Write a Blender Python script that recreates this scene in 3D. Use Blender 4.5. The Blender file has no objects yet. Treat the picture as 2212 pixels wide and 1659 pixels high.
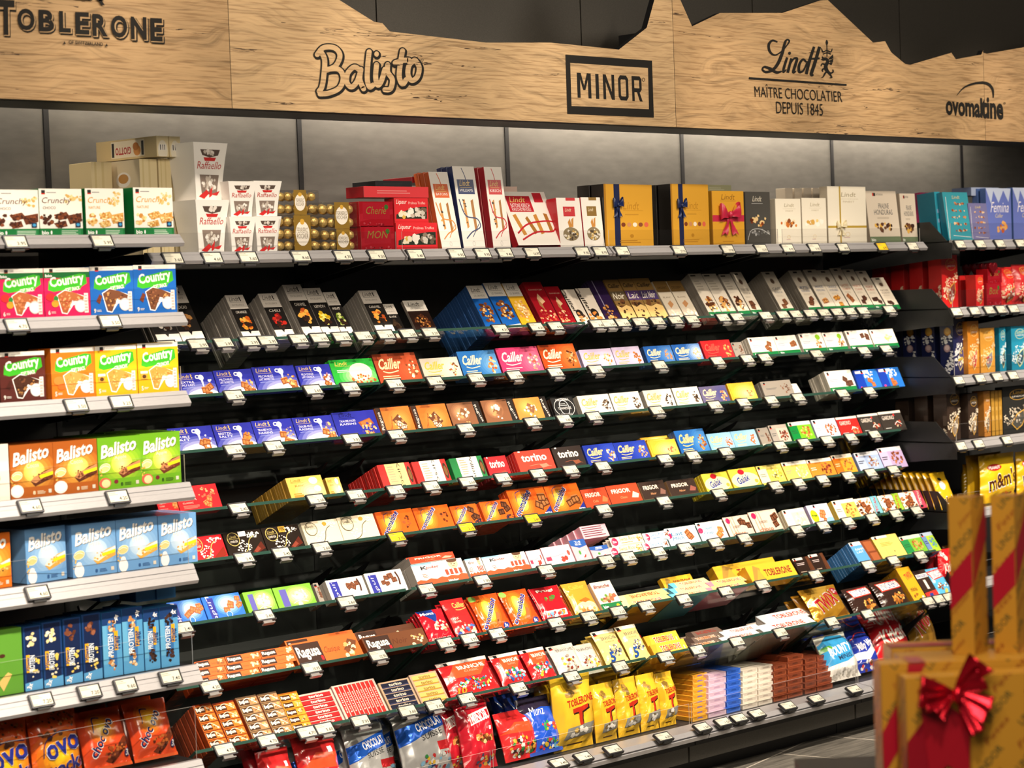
import bpy, bmesh, math, random
from math import sin, cos, tan, pi, radians, sqrt
from mathutils import Vector, Matrix
SC = bpy.context.scene
COL = SC.collection
RND = random.Random(7)
# ------------------------------------------------------------------ camera
FPX, EYE = 4800.0, 1.77
PHI, PITCH, ROLL = radians(45.35221), radians(2.221041), 0.0365
_f0 = Vector((cos(PHI), sin(PHI), 0)); _z = Vector((0, 0, 1))
CF = cos(PITCH)*_f0 - sin(PITCH)*_z
_r0 = Vector((sin(PHI), -cos(PHI), 0)); _u0 = _r0.cross(CF)
CR = cos(ROLL)*_r0 - sin(ROLL)*_u0
CU = cos(ROLL)*_u0 + sin(ROLL)*_r0
cd = bpy.data.cameras.new('camera'); cam = bpy.data.objects.new('camera', cd); COL.objects.link(cam)
m = Matrix.Identity(4)
for i in range(3):
    m[i][0], m[i][1], m[i][2] = CR[i], CU[i], -CF[i]
m[2][3] = EYE
cam.matrix_world = m
cd.sensor_fit = 'HORIZONTAL'; cd.sensor_width = 36; cd.lens = FPX/2212*36
cd.clip_start = .1; cd.clip_end = 200
cd.dof.use_dof = True; cd.dof.focus_distance = 7.6; cd.dof.aperture_fstop = 4.2
SC.camera = cam
# ------------------------------------------------------------------ light
W_ = bpy.data.worlds.new('world'); SC.world = W_; W_.use_nodes = True
_bg = W_.node_tree.nodes['Background']; _bg.inputs[0].default_value = (1, .9, .78, 1); _bg.inputs[1].default_value = .055
def spot(x, y, z, tx, ty, tz, e, ang=62, col=(1, .80, .56), r=.05, blend=.5):
    d = bpy.data.lights.new('track_or_fill_spot', 'SPOT'); d.energy = e; d.color = col; d.spot_size = radians(ang); d.spot_blend = blend; d.shadow_soft_size = r
    o = bpy.data.objects.new('track_or_fill_spot', d); COL.objects.link(o); o.location = (x, y, z)
    o.rotation_euler = (Vector((tx, ty, tz))-Vector((x, y, z))).to_track_quat('-Z', 'Y').to_euler()
def area(x, y, z, tx, ty, tz, sx, sy, e, col=(1, .86, .68)):
    d = bpy.data.lights.new('strip_or_fill_area', 'AREA'); d.shape = 'RECTANGLE'; d.size = sx; d.size_y = sy; d.energy = e; d.color = col
    o = bpy.data.objects.new('strip_or_fill_area', d); COL.objects.link(o); o.location = (x, y, z)
    o.rotation_euler = (Vector((tx, ty, tz))-Vector((x, y, z))).to_track_quat('-Z', 'Y').to_euler()
WARM = (1, .86, .69)
for i in range(9):                                   # track of ceiling spots along the aisle
    x = 2.2+i*.9
    spot(x, 4.05, 3.45, x+.15, 5.45, 1.75, 68, col=WARM)
for i in range(8):                                   # second row of spots, added to brighten the lower shelves
    x = 1.9+i*1.0
    spot(x, 2.9, 3.45, x+.3, 5.4,   .55, 420, 46, WARM, blend=.7)
spot(2.2, 1.2, 3.4, 3.4, 2.5, .95, 150, 50, WARM)        # extra spot added to brighten the gift boxes
area(6, 1.6, 3.5, 6, 4.6, .9, 9, .6, 90)  # wide soft fill light added above the aisle
for i, e in enumerate((2.2, 2.6, 4.2, 6.5, 8.5, 9.5, 8.0)):    # light strips tucked behind the sign boards, one per bay
    area(2.36+i, 5.74, 2.53, 2.36+i, 5.92, 2.22, .9, .02, e*.85, WARM)
area(.3, 1.0, 3.3, 4.6, 5.5, 1.5, 2.6, .8, 100, WARM)      # soft fill added from the left front to lift left-facing sides
SC.view_settings.view_transform = 'Standard'; SC.view_settings.look = 'None'
SC.view_settings.gamma = 1; SC.view_settings.use_curve_mapping = False
SC.view_settings.exposure = 0.0
try:
    SC.cycles.max_bounces = 8; SC.cycles.transparent_max_bounces = 24; SC.cycles.caustics_reflective = False; SC.cycles.caustics_refractive = False
except Exception: pass
# ------------------------------------------------------------------ helpers
def px2X(px, Y, z):
    """x on the line (Y, z) along the wall that is seen at column px"""
    k = px-1106.0; dz = z-EYE
    return (k*(Y*CF[1]+dz*CF[2])-FPX*(Y*CR[1]+dz*CR[2]))/(FPX*CR[0]-k*CF[0])
def at(px, py, Y):
    d = CF+CR*((px-1106)/FPX)-CU*((py-829.5)/FPX)
    return Vector((0, 0, EYE))+d*(Y/d[1])
def atz(px, py, Z):
    d = CF+CR*((px-1106)/FPX)-CU*((py-829.5)/FPX)
    return Vector((0, 0, EYE))+d*(Z/d.dot(CF))
def depth(X, Y, z): return X*CF[0]+Y*CF[1]+(z-EYE)*CF[2]
def pxm(X, Y, z): return FPX/depth(X, Y, z)
def lin(c): return c/12.92 if c <= .04045 else ((c+.055)/1.055)**2.4
_cc = {}
def hexc(s):
    if s not in _cc:
        t = s if len(s) == 6 else ''.join(ch*2 for ch in s)
        _cc[s] = tuple(lin(int(t[i:i+2], 16)/255) for i in (0, 2, 4))+(1.0,)
    return _cc[s]
def tag(o, label=None, cat=None, group=None, kind=None):
    if label: o['label'] = label
    if cat: o['category'] = cat
    if group: o['group'] = group
    if kind: o['kind'] = kind
    return o
def link(name, data, parent=None, loc=None, rot=None):
    o = bpy.data.objects.new(name, data); COL.objects.link(o)
    if parent: o.parent = parent
    if loc is not None: o.location = loc
    if rot is not None: o.rotation_euler = rot
    return o
# ------------------------------------------------------------------ materials
def mat(name, col=(.5, .5, .5), rough=.5, metal=0., attr=False, coat=0., spec=.5):
    m = bpy.data.materials.new(name); m.use_nodes = True
    b = m.node_tree.nodes['Principled BSDF']
    b.inputs['Roughness'].default_value = rough; b.inputs['Metallic'].default_value = metal
    b.inputs['Base Color'].default_value = tuple(col[:3])+(1,)
    b.inputs['Specular IOR Level'].default_value = spec
    if coat: b.inputs['Coat Weight'].default_value = coat; b.inputs['Coat Roughness'].default_value = .12
    if attr:
        a = m.node_tree.nodes.new('ShaderNodeAttribute'); a.attribute_name = 'Col'
        m.node_tree.links.new(a.outputs['Color'], b.inputs['Base Color'])
    return m
def add_noise(m, scale, c1, c2, mapping=(1, 1, 1), detail=3, bump=0.):
    nt = m.node_tree; b = nt.nodes['Principled BSDF']
    tc = nt.nodes.new('ShaderNodeTexCoord'); mp = nt.nodes.new('ShaderNodeMapping'); mp.inputs['Scale'].default_value = mapping
    n = nt.nodes.new('ShaderNodeTexNoise'); n.inputs['Scale'].default_value = scale; n.inputs['Detail'].default_value = detail
    r = nt.nodes.new('ShaderNodeValToRGB'); r.color_ramp.elements[0].color = c1+(1,); r.color_ramp.elements[1].color = c2+(1,)
    r.color_ramp.elements[0].position = .3; r.color_ramp.elements[1].position = .7
    nt.links.new(tc.outputs['Object'], mp.inputs[0]); nt.links.new(mp.outputs[0], n.inputs['Vector']); nt.links.new(n.outputs[0], r.inputs[0]); nt.links.new(r.outputs[0], b.inputs['Base Color'])
    if bump:
        bp = nt.nodes.new('ShaderNodeBump'); bp.inputs['Strength'].default_value = bump; bp.inputs['Distance'].default_value = .002
        nt.links.new(n.outputs[0], bp.inputs['Height']); nt.links.new(bp.outputs[0], b.inputs['Normal'])
    return m
def clear(name, tint, refl=.06, edge=False):
    m = bpy.data.materials.new(name); m.use_nodes = True; nt = m.node_tree; nt.nodes.clear()
    o = nt.nodes.new('ShaderNodeOutputMaterial'); t = nt.nodes.new('ShaderNodeBsdfTransparent'); t.inputs[0].default_value = tint+(1,)
    g = nt.nodes.new('ShaderNodeBsdfGlossy'); g.inputs['Roughness'].default_value = .04
    lw = nt.nodes.new('ShaderNodeLayerWeight'); lw.inputs[0].default_value = .5
    pw = nt.nodes.new('ShaderNodeMath'); pw.operation = 'POWER'; pw.inputs[1].default_value = 4
    mx = nt.nodes.new('ShaderNodeMixShader'); fr = pw; nt.links.new(lw.outputs['Facing'], pw.inputs[0])
    mm = nt.nodes.new('ShaderNodeMath'); mm.operation = 'MULTIPLY_ADD'; mm.inputs[1].default_value = .45; mm.inputs[2].default_value = refl; mm.use_clamp = True
    nt.links.new(fr.outputs[0], mm.inputs[0]); nt.links.new(mm.outputs[0], mx.inputs[0]); nt.links.new(t.outputs[0], mx.inputs[1]); nt.links.new(g.outputs[0], mx.inputs[2]); nt.links.new(mx.outputs[0], o.inputs[0])
    return m
M = {}
M['card'] = mat('printed_card', rough=.38, attr=True, coat=.15)
M['film'] = mat('printed_film', rough=.2, attr=True, coat=.6)
M['foil'] = mat('printed_foil', rough=.25, attr=True, metal=.55, coat=.3)
M['paper'] = mat('matt_paper', rough=.6, attr=True)
M['black'] = add_noise(mat('black_powder_coat', (.008, .008, .009), .5), 300, (.006, .006, .007), (.011, .011, .012))
M['dark'] = mat('dark_steel', (.02, .021, .022), .42, .2)
M['plastic'] = mat('black_plastic', (.012, .012, .012), .35)
M['alu'] = add_noise(mat('brushed_aluminium', (.6, .6, .62), .34, .5), 60, (.42, .41, .43), (.54, .53, .545), (1, 60, 60))
M['alu_dark'] = mat('aluminium_groove', (.16, .16, .18), .4, .8)
M['screen'] = mat('label_display', (.62, .60, .50), .35)
M['screen_yellow'] = mat('label_display_yellow', (.85, .55, .02), .35)
M['ink'] = mat('label_ink', (.02, .02, .02), .5)
M['clip'] = mat('clear_white_clip', (.24, .23, .225), .2, coat=.4)
M['glass'] = clear('shelf_glass', (.90, .95, .92), .05)
M['acrylic'] = clear('clear_acrylic', (.96, .96, .96), .04)
M['wrap'] = clear('clear_film', (.93, .93, .93), .10)
M['glass_edge'] = mat('green_glass_edge', (.022, .062, .047), .14, coat=.5)
M['acrylic_edge'] = mat('acrylic_edge', (.75, .72, .68), .2)
M['sign_ink'] = mat('sign_ink', (.016, .0145, .013), .7, spec=.15)
# ------------------------------------------------------------------ mesh building
class MB:
    """collects coloured faces; build() makes one mesh object of them"""
    def __init__(s): s.v = []; s.f = []; s.c = []; s.mi = []; s.cur = 0
    def face(s, pts, col='888', mi=None):
        n = len(s.v); s.v += [tuple(p) for p in pts]; s.f.append(tuple(range(n, n+len(pts)))); s.c.append(hexc(col) if isinstance(col, str) else col); s.mi.append(s.cur if mi is None else mi)
    def box(s, a, b, col='888', cols=None, mi=None):
        x0, y0, z0 = a; x1, y1, z1 = b; cols = cols or {}
        q = lambda k: cols.get(k, col)
        s.face([(x0, y0, z0), (x1, y0, z0), (x1, y0, z1), (x0, y0, z1)], q('f'), mi)
        s.face([(x1, y1, z0), (x0, y1, z0), (x0, y1, z1), (x1, y1, z1)], q('k'), mi)
        s.face([(x0, y1, z0), (x0, y0, z0), (x0, y0, z1), (x0, y1, z1)], q('l'), mi)
        s.face([(x1, y0, z0), (x1, y1, z0), (x1, y1, z1), (x1, y0, z1)], q('r'), mi)
        s.face([(x0, y0, z1), (x1, y0, z1), (x1, y1, z1), (x0, y1, z1)], q('t'), mi)
        s.face([(x0, y1, z0), (x1, y1, z0), (x1, y0, z0), (x0, y0, z0)], q('b'), mi)
    def prism(s, poly, y0, y1, col='888', mi=None, scol=None):
        """poly of (x, z) counter-clockwise seen from -y, swept from y0 to y1"""
        s.face([(x, y0, z) for x, z in poly], col, mi)
        s.face([(x, y1, z) for x, z in reversed(poly)], scol or col, mi)
        n = len(poly)
        for i in range(n):
            (xa, za), (xb, zb) = poly[i], poly[(i+1) % n]
            s.face([(xb, y0, zb), (xa, y0, za), (xa, y1, za), (xb, y1, zb)], scol or col, mi)
    def tube(s, p, q, r, col='888', n=8, mi=None):
        p, q = Vector(p), Vector(q); d = (q-p).normalized(); a = d.orthogonal().normalized(); b = d.cross(a)
        P = [p+a*(r*cos(2*pi*i/n))+b*(r*sin(2*pi*i/n)) for i in range(n)]; Q = [v+(q-p) for v in P]
        for i in range(n):
            j = (i+1) % n; s.face([P[i], P[j], Q[j], Q[i]], col, mi)
        s.face(list(reversed(P)), col, mi); s.face(Q, col, mi)
    def xform(s, mtx, start=0):
        for i in range(start, len(s.v)): s.v[i] = tuple(mtx @ Vector(s.v[i]))
    def mesh(s, name, mats, weld=False, bevel=0, smooth=False, seg=1):
        me = bpy.data.meshes.new(name); me.from_pydata(s.v, [], s.f)
        for mm in (mats if isinstance(mats, (list, tuple)) else [mats]): me.materials.append(M[mm] if isinstance(mm, str) else mm)
        me.polygons.foreach_set('material_index', s.mi)
        a = me.attributes.new('Col', 'FLOAT_COLOR', 'FACE'); a.data.foreach_set('color', [x for c in s.c for x in c])
        if weld or bevel:
            bm = bmesh.new(); bm.from_mesh(me); bmesh.ops.remove_doubles(bm, verts=bm.verts, dist=1e-6)
            if bevel: bmesh.ops.bevel(bm, geom=[e for e in bm.edges], offset=bevel, segments=seg, affect='EDGES', profile=.5)
            bm.to_mesh(me); bm.free()
        if smooth: me.polygons.foreach_set('use_smooth', [True]*len(me.polygons))
        return me
    def build(s, name, mats, parent=None, loc=None, rot=None, **k):
        return link(name, s.mesh(name, mats, **k), parent, loc, rot)
# text outlines -> flat meshes, cached
_tx = {}
def text_mesh(t, bold=0., res=2):
    k = (t, bold)
    if k not in _tx:
        c = bpy.data.curves.new('lettering', 'FONT'); c.body = t; c.size = 1; c.offset = bold; c.resolution_u = res
        o = bpy.data.objects.new('lettering', c)
        me = o.to_mesh()
        v = [(p.co.x, p.co.y) for p in me.vertices]; f = [tuple(p.vertices) for p in me.polygons]
        o.to_mesh_clear(); bpy.data.objects.remove(o); bpy.data.curves.remove(c)
        if not v: v = [(0, 0), (1, 0), (0, 1)]; f = []
        x0 = min(p[0] for p in v); x1 = max(p[0] for p in v); y0 = min(p[1] for p in v); y1 = max(p[1] for p in v)
        _tx[k] = ([((a-x0)/max(x1-x0, 1e-6), (b-y0)/max(y1-y0, 1e-6)) for a, b in v], f)
    return _tx[k]
def smooth_path(p, n=6):
    """Catmull-Rom through points (x, y[, w])"""
    out = []
    for i in range(len(p)-1):
        a = p[max(i-1, 0)]; b = p[i]; c = p[i+1]; d = p[min(i+2, len(p)-1)]
        for j in range(n):
            t = j/n
            out.append(tuple(.5*((2*b[k])+(-a[k]+c[k])*t+(2*a[k]-5*b[k]+4*c[k]-d[k])*t*t+(-a[k]+3*b[k]-3*c[k]+d[k])*t**3) for k in range(len(b))))
    out.append(tuple(p[-1])); return out
def ribbon(p, w):
    """quads along a path; w a number or per-point third coordinate scaled by w"""
    q = []
    for i, a in enumerate(p):
        b = p[min(i+1, len(p)-1)]; c = p[max(i-1, 0)]
        dx, dy = b[0]-c[0], b[1]-c[1]; l = sqrt(dx*dx+dy*dy) or 1
        h = w*(a[2] if len(a) > 2 else 1)/2
        q.append(((a[0]-dy/l*h, a[1]+dx/l*h), (a[0]+dy/l*h, a[1]-dx/l*h)))
    return [[q[i][1], q[i+1][1], q[i+1][0], q[i][0]] for i in range(len(q)-1)]
class Art:
    """flat printed artwork on a front of w x h metres: x right, y up, each layer a hair in front of the last"""
    STEP = .00002
    def __init__(s, w, h): s.w = w; s.h = h; s.mb = MB(); s.k = 0; s.r = random.Random(int(w*9999)+int(h*7777))
    def poly(s, pts, c, raw=False, new=True):
        if new: s.k += 1
        y = -.0003-s.k*s.STEP
        s.mb.face([(p[0] if raw else p[0]*s.w, y, p[1] if raw else p[1]*s.h) for p in pts], c)
    def rect(s, x0, y0, x1, y1, c): s.poly([(x0, y0), (x1, y0), (x1, y1), (x0, y1)], c)
    def ell(s, cx, cy, rx, ry, c, n=18, a=0.):
        P = []
        for i in range(n):
            t = 2*pi*i/n; X = rx*s.w*cos(t); Y = ry*s.h*sin(t)
            P.append((cx*s.w+X*cos(a)-Y*sin(a), cy*s.h+X*sin(a)+Y*cos(a)))
        s.poly(P, c, True)
    def ring(s, cx, cy, rx, ry, c, th=.12, n=24):
        s.k += 1
        for i in range(n):
            t, u = 2*pi*i/n, 2*pi*(i+1)/n
            s.poly([(cx+rx*cos(t), cy+ry*sin(t)), (cx+rx*cos(u), cy+ry*sin(u)), (cx+rx*(1-th)*cos(u), cy+ry*(1-th)*sin(u)), (cx+rx*(1-th)*cos(t), cy+ry*(1-th)*sin(t))], c, new=False)
    def text(s, x0, y0, x1, y1, c, t, rot=0., bold=.0, shear=0.):
        v, f = text_mesh(t, bold); s.k += 1; y = -.0003-s.k*s.STEP
        cx, cy = (x0+x1)/2*s.w, (y0+y1)/2*s.h; W, H = (x1-x0)*s.w, (y1-y0)*s.h
        n = len(s.mb.v); ca, sa = cos(rot), sin(rot)
        for a, b in v:
            X, Y = (a-.5)*W+(b-.5)*H*shear, (b-.5)*H
            s.mb.v.append((cx+X*ca-Y*sa, y, cy+X*sa+Y*ca))
        cc = hexc(c)
        for q in f: s.mb.f.append(tuple(i+n for i in q)); s.mb.c.append(cc); s.mb.mi.append(0)
    def stroke(s, w, c, pts, n=5):
        s.k += 1
        P = smooth_path([(p[0]*s.w, p[1]*s.h) + tuple(p[2:]) for p in pts], n)
        for q in ribbon(P, w*s.h): s.poly(q, c, True, False)
    def bits(s, cx, cy, rx, ry, n, cols, sz):
        for i in range(n):
            a, d = s.r.uniform(0, 2*pi), sqrt(s.r.random())
            x, y = cx+rx*d*cos(a), cy+ry*d*sin(a); q = sz*s.r.uniform(.6, 1.3); k = s.r.choice((5, 6, 7)); a0 = s.r.random()*6
            s.poly([(x*s.w+q*s.h*cos(a0+2*pi*j/k)*s.r.uniform(.75, 1.2), y*s.h+q*s.h*sin(a0+2*pi*j/k)*s.r.uniform(.6, 1)) for j in range(k)], s.r.choice(cols), True)
    def choc(s, cx, cy, z, c='6b3a20', hi='a0623a', n=3):
        """broken chocolate squares"""
        for i in range(n):
            a = s.r.uniform(-.5, .6); x, y = cx*s.w+s.r.uniform(-.6, .6)*z*s.h, cy*s.h+s.r.uniform(-.55, .55)*z*s.h; q = z*s.h*.42
            R = lambda u, v: (x+u*q*cos(a)-v*q*sin(a), y+u*q*sin(a)+v*q*cos(a))
            s.poly([R(-1, -.75), R(1, -.75), R(1, .6), R(-1, .6)], c, True)
            s.poly([R(-1, .6), R(1, .6), R(.82, .85), R(-.8, .85)], hi, True)
            s.poly([R(-.75, -.5), R(-.1, -.5), R(-.1, .35), R(-.75, .35)], hi, True)
            s.poly([R(.1, -.5), R(.75, -.5), R(.75, .35), R(.1, .35)], hi, True)
    def jug(s, cx, cy, z):
        H = s.h*z/s.w
        s.ell(cx, cy, H*.42, z*.40, 'e8ecf6'); s.ell(cx+H*.05, cy+.02, H*.30, z*.28, 'ffffff')
        s.stroke(z*.13, 'ffffff', [(cx-H*.3, cy+z*.3), (cx-H*.75, cy+z*.28), (cx-H*.8, cy-z*.02), (cx-H*.35, cy-z*.1)])
        s.poly([(cx-H*.15, cy-z*.3), (cx+H*.2, cy-z*.3), (cx+H*.12, cy-z*1.3), (cx-H*.02, cy-z*1.3)], 'f4f6ff')
    def lines(s, x0, y0, x1, y1, n, c):
        for i in range(n):
            y = y1-(y1-y0)*(i+.5)/n; e = x1-(x1-x0)*s.r.uniform(0, .3); t = (y1-y0)/n*.2
            s.rect(x0, y-t, e, y+t, c)
    def run(s, prog):
        """tiny drawing language, commands parted by ';'"""
        for cmd in prog.split(';'):
            q = cmd.split()
            if not q: continue
            o = q[0]
            if o == 'R': s.rect(*map(float, q[1:5]), q[5])
            elif o == 'E': s.ell(*map(float, q[1:5]), q[5], a=float(q[6]) if len(q) > 6 else 0)
            elif o == 'G':
                x, y, rx, ry = map(float, q[1:5]); a, b = [[int(c[i:i+2], 16) for i in (0, 2, 4)] for c in q[5:7]]
                for i in range(1, 7): s.ell(x, y, rx*(1.08-.15*i), ry*(1.08-.15*i), '%02x%02x%02x' % tuple(int(u+(v-u)*i/6) for u, v in zip(a, b)), 24)
            elif o == 'O': s.ring(*map(float, q[1:5]), q[5], float(q[6]) if len(q) > 6 else .12)
            elif o == 'P': s.poly([(float(q[i]), float(q[i+1])) for i in range(2, len(q), 2)], q[1])
            elif o in 'TtiI': s.text(*map(float, q[1:5]), q[5], q[6].replace('_', ' '), radians(float(q[7])) if len(q) > 7 else 0., .028 if o in 'tI' else 0., .28 if o in 'iI' else 0.)
            elif o == 'N': s.bits(*map(float, q[1:5]), int(q[5]), q[6].split(','), float(q[7]))
            elif o == 'C': s.choc(float(q[1]), float(q[2]), float(q[3]), *q[4:6])
            elif o == 'J': s.jug(*map(float, q[1:4]))
            elif o == 'L': s.lines(*map(float, q[1:5]), int(q[5]), q[6])
            elif o == 'S': s.stroke(float(q[1]), q[2], [(float(q[i]), float(q[i+1])) for i in range(3, len(q), 2)])
            elif o == 'K': x, y, z = map(float, q[1:4]); u = z*s.h/s.w; s.rect(x, y, x+u, y+z, '222'); s.rect(x, y, x+u, y+z*.28, 'd03020')
        return s
    def mesh(s, name, m):
        me = s.mb.mesh(name, m); e = 1e-5
        if any(v.co.x < -e or v.co.x > s.w+e or v.co.z < -e or v.co.z > s.h+e for v in me.vertices): trim(me, s.w, s.h)
        return me
def trim(me, w, h):
    """cut off artwork that runs past the edges of its front"""
    bm = bmesh.new(); bm.from_mesh(me)
    for co, no in (((0, 0, 0), (-1, 0, 0)), ((w, 0, 0), (1, 0, 0)), ((0, 0, 0), (0, 0, -1)), ((0, 0, h), (0, 0, 1))):
        bmesh.ops.bisect_plane(bm, geom=bm.verts[:]+bm.edges[:]+bm.faces[:], plane_co=co, plane_no=no, clear_outer=True)
    bm.to_mesh(me); bm.free()
def drape(art, func, m, nx=9, ny=12):
    """lay an artwork on a pouch front: cut it along the pouch's own triangles, then move every vertex to that surface"""
    me = art.mesh('print', m); bm = bmesh.new(); bm.from_mesh(me); w, h = art.w, art.h
    cuts = [((w*i/nx, 0, 0), (1, 0, 0)) for i in range(1, nx)]+[((0, 0, h*i/ny), (0, 0, 1)) for i in range(1, ny)]
    cuts += [((w*c/nx, 0, 0), (nx/w, 0, -ny/h)) for c in range(1-ny, nx)]
    for co, no in cuts: bmesh.ops.bisect_plane(bm, geom=bm.verts[:]+bm.edges[:]+bm.faces[:], plane_co=co, plane_no=Vector(no).normalized())
    bm.normal_update()
    bmesh.ops.reverse_faces(bm, faces=[f for f in bm.faces if f.normal.y > 0])
    P = lambda a, b: Vector(func(a, b)); nrm = []
    for v in bm.verts:
        a, b = v.co.x/w, v.co.z/h; x, y, z = func(a, b); e = .07
        n = (P(a+e, b)-P(a-e, b)).cross(P(a, b+e)-P(a, b-e)); n.normalize(); nrm.append(n if n.y < 0 else -n)
        v.co = (x, y+v.co.y*3.-.0004, z)
    bm.to_mesh(me); bm.free(); me.polygons.foreach_set('use_smooth', [True]*len(me.polygons)); me.normals_split_custom_set_from_vertices(nrm); return me
# ------------------------------------------------------------------ setting
YB, YU, YH, YG, YR, YL = 5.92, 5.62, 5.27, 5.54, 5.425, 5.25
YT = 5.32; YTT = YT      # back panel, upper wall, sign board, glass fronts, top rail, side sections
SEAM = [1.857, 2.857, 3.857, 4.868, 5.865, 6.862, 7.86, 8.857, 9.857, 10.857]
fl = mat('floor_tile', (.13, .12, .105), .42)
nt = fl.node_tree; b = nt.nodes['Principled BSDF']
tc = nt.nodes.new('ShaderNodeTexCoord'); mp = nt.nodes.new('ShaderNodeMapping'); mp.inputs['Rotation'].default_value = (0, 0, radians(-10)); mp.inputs['Scale'].default_value = (5, 70, 1)
nz = nt.nodes.new('ShaderNodeTexNoise'); nz.inputs['Scale'].default_value = 1.; nz.inputs['Detail'].default_value = 5; nz.inputs['Roughness'].default_value = .65
rp = nt.nodes.new('ShaderNodeValToRGB'); rp.color_ramp.elements[0].position = .32; rp.color_ramp.elements[1].position = .70
rp.color_ramp.elements[0].color = (.075, .07, .062, 1); rp.color_ramp.elements[1].color = (.24, .22, .19, 1)
nt.links.new(tc.outputs['Object'], mp.inputs[0]); nt.links.new(mp.outputs[0], nz.inputs['Vector']); nt.links.new(nz.outputs[0], rp.inputs[0])
mb2 = nt.nodes.new('ShaderNodeMapping'); mb2.inputs['Rotation'].default_value = (0, 0, radians(-13)); mb2.inputs['Location'].default_value = (.1, .02, 0)
br = nt.nodes.new('ShaderNodeTexBrick'); br.inputs['Scale'].default_value = 1; br.inputs['Brick Width'].default_value = .37; br.inputs['Row Height'].default_value = .74; br.inputs['Mortar Size'].default_value = .0035; br.inputs['Mortar Smooth'].default_value = 0; br.offset = .16
br.inputs['Color1'].default_value = (0, 0, 0, 1); br.inputs['Color2'].default_value = (0, 0, 0, 1); br.inputs['Mortar'].default_value = (1, 1, 1, 1)
mx = nt.nodes.new('ShaderNodeMix'); mx.data_type = 'RGBA'; mx.inputs['B'].default_value = (.62, .56, .48, 1)
nt.links.new(tc.outputs['Object'], mb2.inputs[0]); nt.links.new(mb2.outputs[0], br.inputs['Vector']); nt.links.new(br.outputs['Color'], mx.inputs['Factor']); nt.links.new(rp.outputs[0], mx.inputs['A']); nt.links.new(mx.outputs['Result'], b.inputs['Base Color'])
q = MB(); q.box((-3, -3, -.05), (13, 6.3, 0)); tag(q.build('floor', fl), kind='structure')
up = add_noise(mat('upper_wall_panel', (.06, .055, .045), .38, .3), 420, (.050, .044, .036), (.072, .064, .052), (1, 1, 1), 2)
for i in range(-1, 5):                                   # dark panels above the sign boards
    x0 = 4.976+i*.998*1.0
    q = MB(); q.box((x0+.003, YU, 2.39), (x0+.995, YU+.03, 4.0)); tag(q.build('wall_back', up), kind='structure')
for i in range(5, 7):
    x0 = 4.976+i*.998
    q = MB(); q.box((x0+.003, YU, 2.39), (x0+.995, YU+.03, 4.0)); tag(q.build('wall_back', up), kind='structure')
q = MB(); q.box((-1, YU+.035, 2.39), (13, YU+.06, 4.0)); tag(q.build('wall_back', 'black'), kind='structure')
q = MB(); q.box((-1, YB+.06, 0), (13, YB+.1, 2.7)); tag(q.build('wall_back', 'black'), kind='structure')
bp = add_noise(mat('grey_back_panel', (.22, .21, .195), .36, .5), 40, (.20, .19, .175), (.24, .23, .21), (.3, 1, 1), 3)
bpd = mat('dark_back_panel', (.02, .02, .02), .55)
q = MB(); q.box((1.0, YH+.03, 2.3625), (11.5, 5.51, 2.385)); tag(q.build('trim_1', 'dark'), kind='structure')     # soffit behind the sign boards
for i in range(len(SEAM)-1):
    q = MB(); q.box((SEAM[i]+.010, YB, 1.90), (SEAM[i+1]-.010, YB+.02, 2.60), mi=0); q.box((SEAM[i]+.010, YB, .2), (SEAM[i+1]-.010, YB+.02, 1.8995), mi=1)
    n = ['far left', 'left', 'second from left', 'third from left', 'fourth from left', 'fifth from left', 'sixth from left', 'right', 'far right'][i]
    tag(q.build('back_panel', [bp, bpd]), 'grey metal back panel behind the shelves, bay seen %s below the wooden signs' % n, 'panel', 'grey back panels of the shelving')
for i, x in enumerate(SEAM):
    q = MB(); q.box((x-.0095, YB-.004, .0), (x+.0095, YB+.05, 2.60), mi=0)
    tag(q.build('shelf_upright', 'black'), 'black slotted upright between two grey back panels, number %d from the left' % i, 'upright', 'black uprights of the shelving')
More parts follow.
